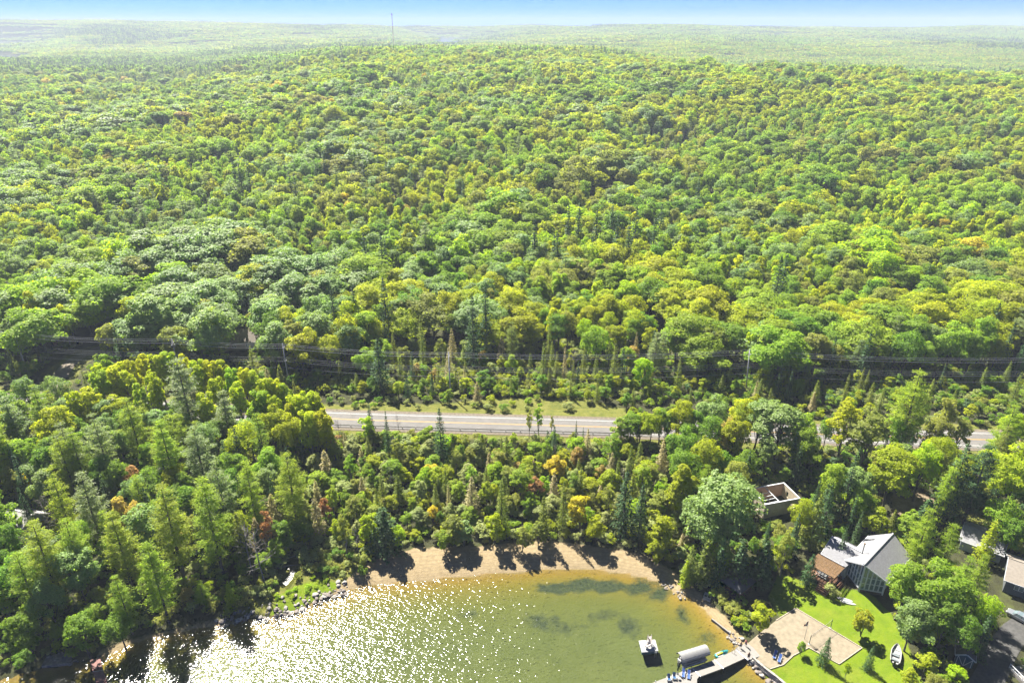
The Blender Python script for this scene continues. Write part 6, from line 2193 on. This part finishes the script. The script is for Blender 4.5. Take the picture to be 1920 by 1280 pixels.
for s in (-1, 1):
    MB().box(-LL * 0.40, LL * 0.38, s * 1.1 - 0.03, s * 1.1 + 0.03, 0.72, 1.3).build('side_panel', M['canvas'], boat)
    MB().box(-LL * 0.3, LL * 0.2, s * 1.12 + s * 0.03 - 0.012, s * 1.12 + s * 0.03 + 0.012, 0.9, 1.08).build('side_stripe', M['darkmetal'], boat)
    MB().box(-LL * 0.38, -LL * 0.1, s * 0.75 - 0.28, s * 0.75 + 0.28, 0.722, 1.15).build('bench', M['whiteplastic'], boat)
MB().box(LL * 0.02, LL * 0.1, 0.2, 0.9, 0.722, 1.5).build('console', M['canvas'], boat)
MB().box(-LL * 0.52, -LL * 0.45, -0.25, 0.25, -0.3, 1.1).build('outboard_motor', M['darkmetal'], boat)

# personal watercraft
js = thing('jet_ski', 'teal and yellow jet ski tied up beside the dock', 'jet ski', G(1353, 1227, 0.0), math.atan2(-dirv.y, -dirv.x))
st = [(-1.55, 0.42, 0.22), (-1.2, 0.55, 0.25), (-0.3, 0.60, 0.28), (0.6, 0.52, 0.34), (1.2, 0.33, 0.42), (1.6, 0.06, 0.5)]
rings = [[(x_, w_, z_ + 0.12), (x_, w_ * 0.9, z_ + 0.2), (x_, -w_ * 0.9, z_ + 0.2), (x_, -w_, z_ + 0.12), (x_, -w_ * 0.6, -0.12), (x_, 0, -0.22), (x_, w_ * 0.6, -0.12)] for x_, w_, z_ in st]
MB().loft(rings).build('hull', M['teal'], js, smooth_shade=True)
rings = [[(x_, w_, z0), (x_, w_ * 0.7, z1), (x_, -w_ * 0.7, z1), (x_, -w_, z0)] for x_, w_, z0, z1 in ((-1.2, 0.2, 0.44, 0.72), (-0.5, 0.24, 0.46, 0.78), (0.2, 0.22, 0.48, 0.74))]
MB().loft(rings).build('seat', M['yellowp'], js, smooth_shade=True)
rings = [[(x_, w_, z0), (x_, w_ * 0.6, z1), (x_, -w_ * 0.6, z1), (x_, -w_, z0)] for x_, w_, z0, z1 in ((0.25, 0.3, 0.45, 0.95), (0.6, 0.36, 0.48, 0.85), (1.2, 0.2, 0.55, 0.66))]
MB().loft(rings).build('console', M['teal'], js, smooth_shade=True)
MB().bar((0.3, -0.4, 1.0), (0.3, 0.4, 1.0), 0.06).build('handlebar', M['darkmetal'], js)
for s in (-1, 1):
    MB().box(-1.3, 0.1, s * 0.42 - 0.1, s * 0.42 + 0.1, 0.462, 0.50).build('footwell', M['whiteplastic'], js)


# pedal boat on the shore
pb = thing('pedal_boat', 'white pedal boat with two dark seats pulled up on the shore', 'pedal boat', ground_at(1326, 1121) + Vector((0, 0, 0.05)), R(62))
rings = [[(x_, 0.85, 0.5), (x_, -0.85, 0.5), (x_, -0.8, z0), (x_, -0.25, z0), (x_, -0.2, 0.3), (x_, 0.2, 0.3), (x_, 0.25, z0), (x_, 0.8, z0)] for x_, z0 in ((-1.05, 0.12), (-0.8, 0.0), (0.7, 0.0), (1.1, 0.18))]
MB().loft(rings).build('hull', M['whiteplastic'], pb)
for s in (-1, 1):
    MB().box(-0.45, 0.2, s * 0.42 - 0.27, s * 0.42 + 0.27, 0.502, 0.56).build('seat', M['darkmetal'], pb)
    MB().slab([(-0.45, s * 0.42 - 0.27, 0.56), (-0.45, s * 0.42 + 0.27, 0.56), (-0.72, s * 0.42 + 0.27, 0.95), (-0.72, s * 0.42 - 0.27, 0.95)], 0.07).build('backrest', M['whiteplastic'], pb)
MB().box(0.55, 0.95, -0.7, 0.7, 0.502, 0.72).build('bow_deck', M['whiteplastic'], pb)


def canoe(name, label, loc, rz, m, L_=4.6, w=0.42, h=0.34, cat='canoe', flip=False, group=None, closed=False, pitch=0.0):
    t = thing(name, label, cat, loc, rz, group)
    n = 9
    rings = []
    for i in range(n):
        s = -1 + 2 * i / (n - 1)
        k = max(0.04, (1 - abs(s) ** 2.2))
        zt = h + 0.16 * abs(s) ** 3
        zb = 0.14 * abs(s) ** 3
        x_ = s * L_ / 2
        ww = w * k
        if closed:
            rings.append([(x_, ww, zt * 0.6), (x_, ww * 0.6, zt), (x_, -ww * 0.6, zt), (x_, -ww, zt * 0.6), (x_, -ww * 0.6, zb), (x_, ww * 0.6, zb)])
        else:
            rings.append([(x_, ww, zt), (x_, ww * 0.92, zt), (x_, ww * 0.6, zb + 0.06), (x_, -ww * 0.6, zb + 0.06), (x_, -ww * 0.92, zt), (x_, -ww, zt), (x_, -ww * 0.65, zb), (x_, ww * 0.65, zb)])
    hull = MB().loft(rings).build('hull', m, t, smooth_shade=True)
    if closed:
        MB().lathe([(0.24, 0), (0.24, 0.05), (0.18, 0.06)], 12, (0, 0, h)).build('cockpit', M['darkmetal'], t)
    else:
        for x_ in (-L_ * 0.22, L_ * 0.2):
            MB().box(x_ - 0.12, x_ + 0.12, -w * 0.8, w * 0.8, h * 0.7, h * 0.78).build('seat', M['greywood'], t)
        for s in (-1, 1):
            pts_ = [(-L_ / 2 + L_ * i / (n - 1), s * w * max(0.04, (1 - abs(-1 + 2 * i / (n - 1)) ** 2.2)), h + 0.16 * abs(-1 + 2 * i / (n - 1)) ** 3 + 0.02) for i in range(n)]
            MB().tube(pts_, 0.025, 5).build('gunwale', M['alu'], t)
    if flip:
        t.rotation_euler = (math.pi + 0.001, 0, rz)
        t.location.z += h + 0.12
    return t


canoe('canoe', 'pale grey canoe lying near the left shore, the longer lower one', ground_at(181, 1174) + Vector((0, 0, 0.05)), R(-42), M['canoe'], 4.4, group='canoes on the left shore')
canoe('canoe', 'pale grey canoe lying near the left shore, the shorter upper one', ground_at(178, 1163) + Vector((0, 0, 0.05)), R(-38), M['canoe'], 3.6, group='canoes on the left shore')
canoe('kayak', 'orange kayak leaning beside the gazebo', ground_at(1361, 1104) + Vector((0, 0, 0.35)), R(-38), M['orange'], 2.9, 0.36, 0.3, 'kayak', closed=True)
canoe('kayak', 'white kayak lying beside the orange one', ground_at(1362, 1110) + Vector((0, 0, 0.1)), R(-35), M['whiteplastic'], 2.6, 0.36, 0.3, 'kayak', closed=True)
for k, (px, py, lb) in enumerate([(1584, 1124, 'white paddleboard on the lawn by the stairs, upper one'), (1590, 1130, 'white paddleboard on the lawn by the stairs, lower one')]):
    b_ = ground_at(px, py) + Vector((0, 0, 0.08))
    t = thing('paddleboard', lb, 'paddleboard', b_, R(-22), 'paddleboards on the lawn')
    out = [(1.6 * math.cos(a_), 0.42 * math.sin(a_) * (1 - 0.15 * math.cos(a_))) for a_ in np.linspace(0, 2 * math.pi, 20, endpoint=False)]
    MB().prism(out, 0, 0.12).build('board', M['whiteplastic'], t)
    MB().prism([(x_ * 0.45 - 0.3, y_ * 0.6) for x_, y_ in out], 0.122, 0.132).build('deck_pad', M['canoe'], t)

# motor boat under the trees on the lawn
mb_ = thing('motor_boat', 'white open motor boat parked under trees at the lawn edge', 'boat', ground_at(1678, 1231) + Vector((0, 0, 0.25)), R(58))
rings = []
for x_, w_, zb, zt in ((-2.3, 0.85, 0.05, 0.85), (-1.0, 0.98, 0, 0.85), (0.6, 0.95, 0.02, 0.92), (1.6, 0.66, 0.18, 1.02), (2.3, 0.3, 0.45, 1.12), (2.6, 0.05, 0.8, 1.15)):
    rings.append([(x_, w_, zt), (x_, w_ * 0.84, zt), (x_, w_ * 0.7, zb + 0.3), (x_, -w_ * 0.7, zb + 0.3), (x_, -w_ * 0.84, zt), (x_, -w_, zt), (x_, -w_ * 0.7, zb + 0.1), (x_, 0, zb - 0.08), (x_, w_ * 0.7, zb + 0.1)])
MB().loft(rings).build('hull', M['whiteplastic'], mb_, smooth_shade=False)
for x_ in (-1.6, -0.3):
    MB().box(x_ - 0.25, x_ + 0.25, -0.6, 0.6, 0.3, 0.66).build('seat', M['canoe'], mb_)
MB().slab([(0.6, -0.6, 0.95), (0.6, 0.6, 0.95), (0.35, 0.5, 1.35), (0.35, -0.5, 1.35)], 0.03).build('windscreen', M['glass'], mb_)
MB().box(-2.75, -2.32, -0.18, 0.18, -0.1, 1.15).build('outboard_motor', M['darkmetal'], mb_)
for s in (-1, 1):
    MB().box(-1.2, 1.0, s * 0.5 - 0.08, s * 0.5 + 0.08, -0.32, -0.06).build('trailer_skid', M['greywood'], mb_)

# red-brown dock at the left
rp_ = [(168, 1236), (188, 1234), (194, 1256), (174, 1258)]
rp2 = [(174.3, 1258.6), (194.3, 1256.6), (206, 1300), (186, 1302)]
oc = G(184, 1255, 0)
rdk = thing('small_dock', 'red-brown plank dock at the bottom left shore', 'dock', oc)
for s in (rp_, rp2):
    q = [tuple(G(a, b, 0.6) - oc)[:2] for a, b in s][::-1]
    MB().prism(q, 0.42, 0.6).build('deck_section', M['reddock'], rdk)
    for c in q:
        MB().tube([(c[0] * 0.97, c[1] * 0.97, -2.5), (c[0] * 0.97, c[1] * 0.97, 0.41)], 0.07, 6).build('post', M['reddock'], rdk)
a_, b_ = G(174, 1258.3, 0.61) - oc, G(194.3, 1256.3, 0.61) - oc
MB().bar(a_ + Vector((0, 0, 0.02)), b_ + Vector((0, 0, 0.02)), 0.1, 0.04).build('joint_plate', M['whiteplastic'], rdk)

# flag
fb = ground_at(1508, 1198)
fl = thing('flagpole', 'white flagpole with limp red and white flag at the sand court', 'flag', fb)
MB().tube([(0, 0, -0.3), (0, 0, 5.2)], [0.05, 0.03], 8).build('pole', M['whiteplastic'], fl, smooth_shade=True)
MB().lathe([(0.02, 0), (0.07, 0.06), (0.02, 0.13)], 8, (0, 0, 5.19)).build('finial', M['whiteplastic'], fl, smooth_shade=True)


def flag_pt(s, t):
    return Vector((-0.06 - 0.62 * s + 0.10 * math.sin(5 * s + 1.2), 0.16 * math.sin(7 * s + 2.2 * t), 5.05 - 0.85 * t - 0.85 * s ** 1.25))


n, m_ = 24, 8
fv = [flag_pt(i / n, j / m_) for j in range(m_ + 1) for i in range(n + 1)]
ff = [(j * (n + 1) + i, j * (n + 1) + i + 1, (j + 1) * (n + 1) + i + 1, (j + 1) * (n + 1) + i) for j in range(m_) for i in range(n)]
me = bpy.data.meshes.new('flag_cloth')
me.from_pydata(fv, [], ff)
me.materials.append(M['red'])
me.materials.append(M['white'])
for p in me.polygons:
    p.material_index = 0 if (p.index % n) < n // 4 or (p.index % n) >= 3 * n // 4 else 1
cl = link('flag_cloth', me, fl)
so = cl.modifiers.new('solid', 'SOLIDIFY')
so.thickness = 0.012
leaf2 = [(0, 0.46), (0.08, 0.30), (0.17, 0.34), (0.13, 0.10), (0.24, 0.20), (0.27, 0.13), (0.40, 0.15), (0.35, 0.03), (0.40, -0.01), (0.20, -0.17), (0.23, -0.25), (0.02, -0.22), (0.02, -0.45)]
leaf2 = leaf2 + [(-x_, y_) for x_, y_ in reversed(leaf2) if x_ > 0.001]
for sgn in (1, -1):
    lv = [flag_pt(0.5 + x_ * 0.42, 0.5 - y_ * 0.95) + Vector((0, 0.014 * sgn, 0)) for x_, y_ in leaf2]
    cen = flag_pt(0.5, 0.5) + Vector((0, 0.014 * sgn, 0))
    k = len(lv)
    MB().add(lv + [cen], [(i, (i + 1) % k, k) for i in range(k)]).build('leaf_emblem', M['red'], cl)

# volleyball net
na, nb2 = ground_at(1557, 1177), ground_at(1517, 1207)
net = thing('volleyball_net', 'thin volleyball net with dark posts across the sand court', 'net', na)
nv = nb2 - na
for p in (Vector((0, 0, 0)), nv):
    MB().tube([p + Vector((0, 0, -0.3)), p + Vector((0, 0, 2.5))], 0.06, 6).build('post', M['green'], net)
    MB().lathe([(0.25, 0), (0.25, 0.1), (0.08, 0.16)], 10, (p.x, p.y, p.z)).build('foot', M['whiteplastic'], net)
st_ = MB()
for k in range(6):
    z_ = 1.45 + 0.19 * k
    st_.tube([Vector((0, 0, z_)), nv * 0.5 + Vector((0, 0, z_ - 0.06)), nv + Vector((0, 0, z_))], 0.006, 3)
for k in range(1, 40):
    st_.tube([nv * (k / 40) + Vector((0, 0, 1.43)), nv * (k / 40) + Vector((0, 0, 2.4))], 0.005, 3)
st_.build('net_mesh', M['darkmetal'], net)
MB().bar(Vector((0, 0, 2.42)), nv + Vector((0, 0, 2.42)), 0.02, 0.07).build('top_tape', M['whiteplastic'], net)

# car
cp = ground_at(1909, 1160) + Vector((0, 0, 0.1))
cdir = ground_at(1925, 1168) - ground_at(1890, 1149)
car = thing('car', 'silver car parked beside the brown-roofed house', 'car', cp, math.atan2(cdir.y, cdir.x) + math.pi)
rings = []
for x_, w_, zt in ((-2.25, 0.80, 0.78), (-2.15, 0.86, 0.95), (-0.9, 0.9, 1.0), (0.9, 0.9, 0.98), (2.0, 0.84, 0.88), (2.25, 0.74, 0.7)):
    rings.append([(x_, w_, 0.35), (x_, w_, zt - 0.12), (x_, w_ * 0.92, zt), (x_, -w_ * 0.92, zt), (x_, -w_, zt - 0.12), (x_, -w_, 0.35), (x_, -w_ * 0.85, 0.24), (x_, w_ * 0.85, 0.24)])
MB().loft(rings).build('body', M['car'], car, smooth_shade=False, bevel=0.05)
rings = [[(x_, w_, z0), (x_, w_ * 0.82, z1), (x_, -w_ * 0.82, z1), (x_, -w_, z0)] for x_, w_, z0, z1 in ((-1.95, 0.82, 0.96, 1.02), (-1.5, 0.82, 0.98, 1.50), (0.0, 0.84, 0.99, 1.58), (0.45, 0.83, 0.98, 1.50), (1.15, 0.80, 0.96, 1.0))]
MB().loft(rings).build('cabin', M['glass'], car)
MB().slab([(-1.5, -0.66, 1.545), (0.42, -0.66, 1.56), (0.42, 0.66, 1.56), (-1.5, 0.66, 1.545)], 0.05).build('roof_panel', M['car'], car, bevel=0.02)
for s in (-1, 1):
    for x_ in (-1.5, -0.45, 0.45):
        MB().bar((x_ + (0.35 if x_ > 0.3 else 0), s * 0.835, 0.98), (x_, s * 0.70, 1.53), 0.07, 0.05).build('pillar', M['car'], car)
    for x_ in (-1.4, 1.4):
        w = MB()
        w.tube([(x_, s * 0.72, 0.33), (x_, s * 0.93, 0.33)], 0.33, 16)
        w_o = w.build('wheel', M['tyre'], car)
        MB().tube([(x_, s * 0.9, 0.33), (x_, s * 0.945, 0.33)], 0.2, 12).build('rim', M['alu'], w_o)
    MB().box(2.12, 2.27, s * 0.58 - 0.16, s * 0.58 + 0.16, 0.6, 0.74).build('headlight', M['trim'], car)
    MB().box(-2.27, -2.15, s * 0.66 - 0.1, s * 0.66 + 0.1, 0.6, 0.85).build('tail_light', M['red'], car)


# ---------------------------------------------------------------- rocks, stone wall
def rock_mesh(seed):
    bm = bmesh.new()
    bmesh.ops.create_icosphere(bm, subdivisions=2, radius=0.5)
    r_ = random.Random(seed)
    sx, sy, sz = r_.uniform(0.8, 1.3), r_.uniform(0.7, 1.1), r_.uniform(0.5, 0.8)
    pl = [(Vector((r_.gauss(0, 1), r_.gauss(0, 1), r_.gauss(0, 1))).normalized(), r_.uniform(0.30, 0.42)) for _ in range(9)]
    for v in bm.verts:
        for n_, d_ in pl:
            k = v.co.dot(n_) - d_
            if k > 0:
                v.co -= n_ * k
        v.co = Vector((v.co.x * sx, v.co.y * sy, v.co.z * sz))
    me_ = bpy.data.meshes.new('rock')
    bm.to_mesh(me_)
    bm.free()
    return me_


RM = [rock_mesh(i) for i in range(6)]
RM2 = []
for i, m_ in enumerate(RM):
    m_.materials.append(M['rock'] if i % 3 else M['rockl'])
r_ = random.Random(3)


def scatter_rocks(pxs, n, smin, smax, spread, label, group, up=0.0):
    made = []
    pl = poly_xy(pxs, 0.2)
    seg = np.hypot(*(pl[1:] - pl[:-1]).T)
    cum = np.concatenate([[0], np.cumsum(seg)])
    for _ in range(n):
        d_ = r_.random() * cum[-1]
        i = int(np.searchsorted(cum, d_) - 1)
        i = max(0, min(i, len(seg) - 1))
        f = (d_ - cum[i]) / seg[i]
        p = pl[i] + (pl[i + 1] - pl[i]) * f
        t = (pl[i + 1] - pl[i]) / seg[i]
        o_ = abs(r_.gauss(0, 1)) * spread - 0.35
        p = p + np.array([-t[1], t[0]]) * o_
        s = smin + (smax - smin) * r_.random() ** 2.2
        o = link('rock', r_.choice(RM), None, (p[0], p[1], max(tz(p[0], p[1]), -0.25) + 0.12 * s + up))
        o.rotation_euler = (r_.uniform(-0.3, 0.3), r_.uniform(-0.3, 0.3), r_.uniform(0, 6.28))
        o.scale = (s, s, s)
        made.append(o)
    made.sort(key=lambda o: o.location.x / o.location.y)
    cnt = {}
    for o in made:
        k = 'large' if o.scale.x > 0.95 else ('small' if o.scale.x < 0.5 else 'medium-sized')
        cnt.setdefault(k, []).append(o)
    for k, lst in cnt.items():
        for i, o in enumerate(lst):
            sf = {1: 'st', 2: 'nd', 3: 'rd'}.get((i + 1) % 10 if (i + 1) % 100 not in (11, 12, 13) else 0, 'th')
            tag(o, '%s %s, %d%s such from the left' % (k, label, i + 1, sf), 'rock', group)


scatter_rocks([(405, 1174), (470, 1160), (520, 1155), (567, 1139), (617, 1119), (655, 1107)], 190, 0.35, 1.5, 1.7, 'grey-brown rock of the left shore band', 'rocks of the left shore')
scatter_rocks([(1240, 1092), (1262, 1108), (1278, 1120), (1290, 1116)], 34, 0.35, 0.95, 0.9, 'pale rock at the right beach end', 'rocks at the beach end')
scatter_rocks([(1362, 1184), (1374, 1203), (1384, 1211)], 26, 0.35, 1.0, 0.9, 'pale rock beside the dock root', 'rocks beside the dock root')
scatter_rocks([(1405, 1240), (1412, 1250), (1434, 1267), (1456, 1284)], 30, 0.4, 1.5, 0.7, 'pale boulder below the stone wall', 'boulders below the stone wall')
scatter_rocks([(75, 1240), (120, 1243), (160, 1240), (200, 1228)], 18, 0.4, 1.1, 0.9, 'grey rock beside the red-brown dock', 'rocks beside the small dock')

wl = poly_xy([(1411, 1234), (1424, 1246), (1436, 1256), (1452, 1268), (1470, 1283), (1500, 1310)], 1.0)
o0 = wl[0]
sw = thing('stone_wall', 'low wall of pale stone blocks between lawn and lake by the dock', 'wall', (o0[0], o0[1], 0.6))
dl = densify(wl, 0.95)
for c in range(3):
    for i in range(len(dl) - 1):
        a, b = dl[i] - o0, dl[i + 1] - o0
        t = (b - a) / np.hypot(*(b - a))
        sh_ = t * (0.45 if c % 2 else 0)
        a3 = Vector((*(a + sh_ + t * 0.02), -0.05 + 0.42 * c))
        b3 = Vector((*(b + sh_ - t * 0.02), -0.05 + 0.42 * c + r_.uniform(-0.02, 0.02)))
        MB().bar(a3, b3, r_.uniform(0.52, 0.66) - 0.06 * c, 0.40).build('stone_block', M['rockl'], sw)
# timber retaining wall left of the dock
ta, tb2 = ground_at(1334, 1163), ground_at(1366, 1188)
tw = thing('timber_wall', 'low weathered timber retaining wall at the water left of the dock', 'wall', ta)
for c in range(3):
    MB().bar(Vector((0, 0, 0.02 + 0.27 * c)), (tb2 - ta) + Vector((0, 0, 0.02 + 0.27 * c)), 0.28, 0.25).build('log', M['greywood'], tw)
# driftwood on the marsh pool
for k, (a, b) in enumerate((((520, 1067), (560, 1060)), ((532, 1052), (556, 1043)))):
    A_, B_ = ground_at(*a), ground_at(*b)
    t = tag(MB().tube([A_ + Vector((0, 0, 0.35)), (A_ + B_) / 2 + Vector((0.1, 0.2, 0.4)), B_ + Vector((0, 0, 0.3))], [0.16, 0.13, 0.05], 7).build('fallen_log', BARK_PALE, smooth_shade=True), ['bleached fallen log lying across the marsh pool, lower one', 'bleached fallen log at the back of the marsh pool'][k], 'log')
# stone fire pit terrace by the left dock
fp = ground_at(112, 1232)
tr_ = thing('stone_terrace', 'grey stone terrace with fire ring near the red-brown dock', 'terrace', fp + Vector((0, 0, 0.05)), R(8))
for i in range(6):
    for j in range(4):
        MB().box(-2.7 + i * 0.9, -1.84 + i * 0.9, -1.8 + j * 0.9, -0.94 + j * 0.9, -0.5, 0.12 + 0.02 * ((i * 3 + j) % 3)).build('paving_stone', M['rock'], tr_)
for k in range(9):
    a_ = k * 0.698
    o = link('ring_stone', RM[k % 6], tr_, (0.9 * math.cos(a_), 0.9 * math.sin(a_), 0.3))
    o.scale = (0.5, 0.5, 0.5)


# ---------------------------------------------------------------- people
def person(loc, rz, label, top_m, legs_m, hairlong=False, reach=None, dress=False):
    t = thing('person', label, 'person', loc, rz)
    V, E_, RAD = [], [], []

    def v(p, r, parent=None):
        V.append(p)
        RAD.append(r)
        if parent is not None:
            E_.append((parent, len(V) - 1))
        return len(V) - 1
    pel = v((0, 0, 0.95), 0.15)
    wst = v((0, 0, 1.12), 0.13, pel)
    che = v((0, 0, 1.34), 0.155, wst)
    nek = v((0, 0.01, 1.50), 0.06, che)
    hd = v((0, 0.03, 1.60), 0.085, nek)
    v((0, 0.03, 1.70), 0.085, hd)
    v((0, 0.125, 1.60), 0.018, hd)      # nose
    for s in (-1, 1):
        v((0.085 * s, 0.02, 1.60), 0.02, hd)   # ear
        sh_ = v((0.19 * s, 0, 1.42), 0.065, che)
        if reach and s == reach:
            el = v((0.36 * s, 0.16, 1.25), 0.045, sh_)
            wr_ = v((0.55 * s, 0.32, 1.22), 0.032, el)
            hv = (0.60 * s, 0.38, 1.21)
        else:
            el = v((0.27 * s, -0.03, 1.15), 0.045, sh_)
            wr_ = v((0.29 * s, 0.07, 0.92), 0.032, el)
            hv = (0.29 * s, 0.09, 0.84)
        pa = v(hv, 0.034, wr_)
        d_ = Vector(hv) - Vector(V[wr_])
        d_.normalize()
        sd = Vector((0, 1, 0)) if abs(d_.z) > 0.7 else Vector((0, 0, 1))
        for k, ln in enumerate((0.065, 0.08, 0.085, 0.075)):
            b0 = Vector(hv) + sd * (0.024 * (k - 1.5))
            j0 = v(tuple(b0 + d_ * 0.03), 0.009, pa)
            v(tuple(b0 + d_ * (0.03 + ln) - Vector((0.015 * s, 0, 0))), 0.008, j0)
        j0 = v(tuple(Vector(hv) + sd * 0.045), 0.01, pa)
        v(tuple(Vector(hv) + sd * 0.07 + d_ * 0.04), 0.009, j0)
        hp = v((0.10 * s, 0, 0.88), 0.10, pel)
        kn = v((0.115 * s, 0.03 * s, 0.50), 0.06, hp)
        an = v((0.12 * s, -0.02 + 0.05 * s, 0.09), 0.04, kn)
        v((0.13 * s, 0.14 + 0.05 * s, 0.035), 0.035, an)
    me_ = bpy.data.meshes.new('body')
    me_.from_pydata(V, E_, [])
    b = link('body', me_, t)
    sk = b.modifiers.new('skin', 'SKIN')
    for i, sv in enumerate(me_.skin_vertices[0].data):
        sv.radius = (RAD[i], RAD[i])
        sv.use_root = i == 0
    sub = b.modifiers.new('sub', 'SUBSURF')
    sub.levels = 1
    sub.render_levels = 1
    sk.use_smooth_shade = True
    me_.materials.append(M['skin'])
    # clothing follows the body, slightly larger
    if top_m:
        MB().loft([[(a * math.cos(k * 0.5236), 0.72 * a * math.sin(k * 0.5236), z) for k in range(12)] for a, z in ((0.215, 0.93), (0.20, 1.12), (0.235, 1.34), (0.22, 1.44), (0.09, 1.50))]).build('shirt', M[top_m], t, smooth_shade=True)
    if dress:
        MB().loft([[(a * math.cos(k * 0.5236), 0.8 * a * math.sin(k * 0.5236), z) for k in range(12)] for a, z in ((0.33, 0.48), (0.27, 0.8), (0.21, 0.98))]).build('skirt', M[legs_m], t, smooth_shade=True)
    else:
        MB().loft([[(a * math.cos(k * 0.5236), 0.75 * a * math.sin(k * 0.5236), z) for k in range(12)] for a, z in ((0.215, 0.80), (0.23, 0.9), (0.20, 1.03))]).build('shorts', M[legs_m], t, smooth_shade=True)
        for s in (-1, 1):
            MB().loft([[(0.108 * s + a * math.cos(k * 0.7854), 0.012 * s + a * math.sin(k * 0.7854), z) for k in range(8)] for a, z in ((0.115, 0.52), (0.128, 0.82))]).build('short_leg', M[legs_m], t, smooth_shade=True)
    hp_ = [(0.02, 1.80), (0.09, 1.775), (0.118, 1.70), (0.112, 1.62), (0.09, 1.56)] if not hairlong else [(0.02, 1.80), (0.09, 1.775), (0.12, 1.70), (0.12, 1.58), (0.13, 1.42), (0.08, 1.34)]
    hm = MB().lathe(hp_[::-1], 12, (0, -0.02, 0)).build('hair', M['hair'], t, smooth_shade=True)
    for s in (-1, 1):
        MB().lathe([(0.004, -0.008), (0.010, 0), (0.004, 0.008)], 6, (0.032 * s, 0.112, 1.625)).build('eye', M['hair'], t)
    MB().box(-0.025, 0.025, 0.105, 0.116, 1.548, 1.556).build('mouth', M['pink'], t)
    return t


person(G(1388, 1214, DZ + 0.02), R(160), 'bare-chested person in dark shorts standing on the dock platform', None, 'shorts', reach=1)
person(G(1398, 1210, DZ + 0.02), R(120), 'person in pink shirt and dark shorts standing on the dock platform', 'pink', 'shorts', reach=-1)
person(G(1403, 1234, DZ + 0.02), R(-20), 'person with brown top and dark shorts at the near dock corner', 'brownshirt', 'shorts', hairlong=True)
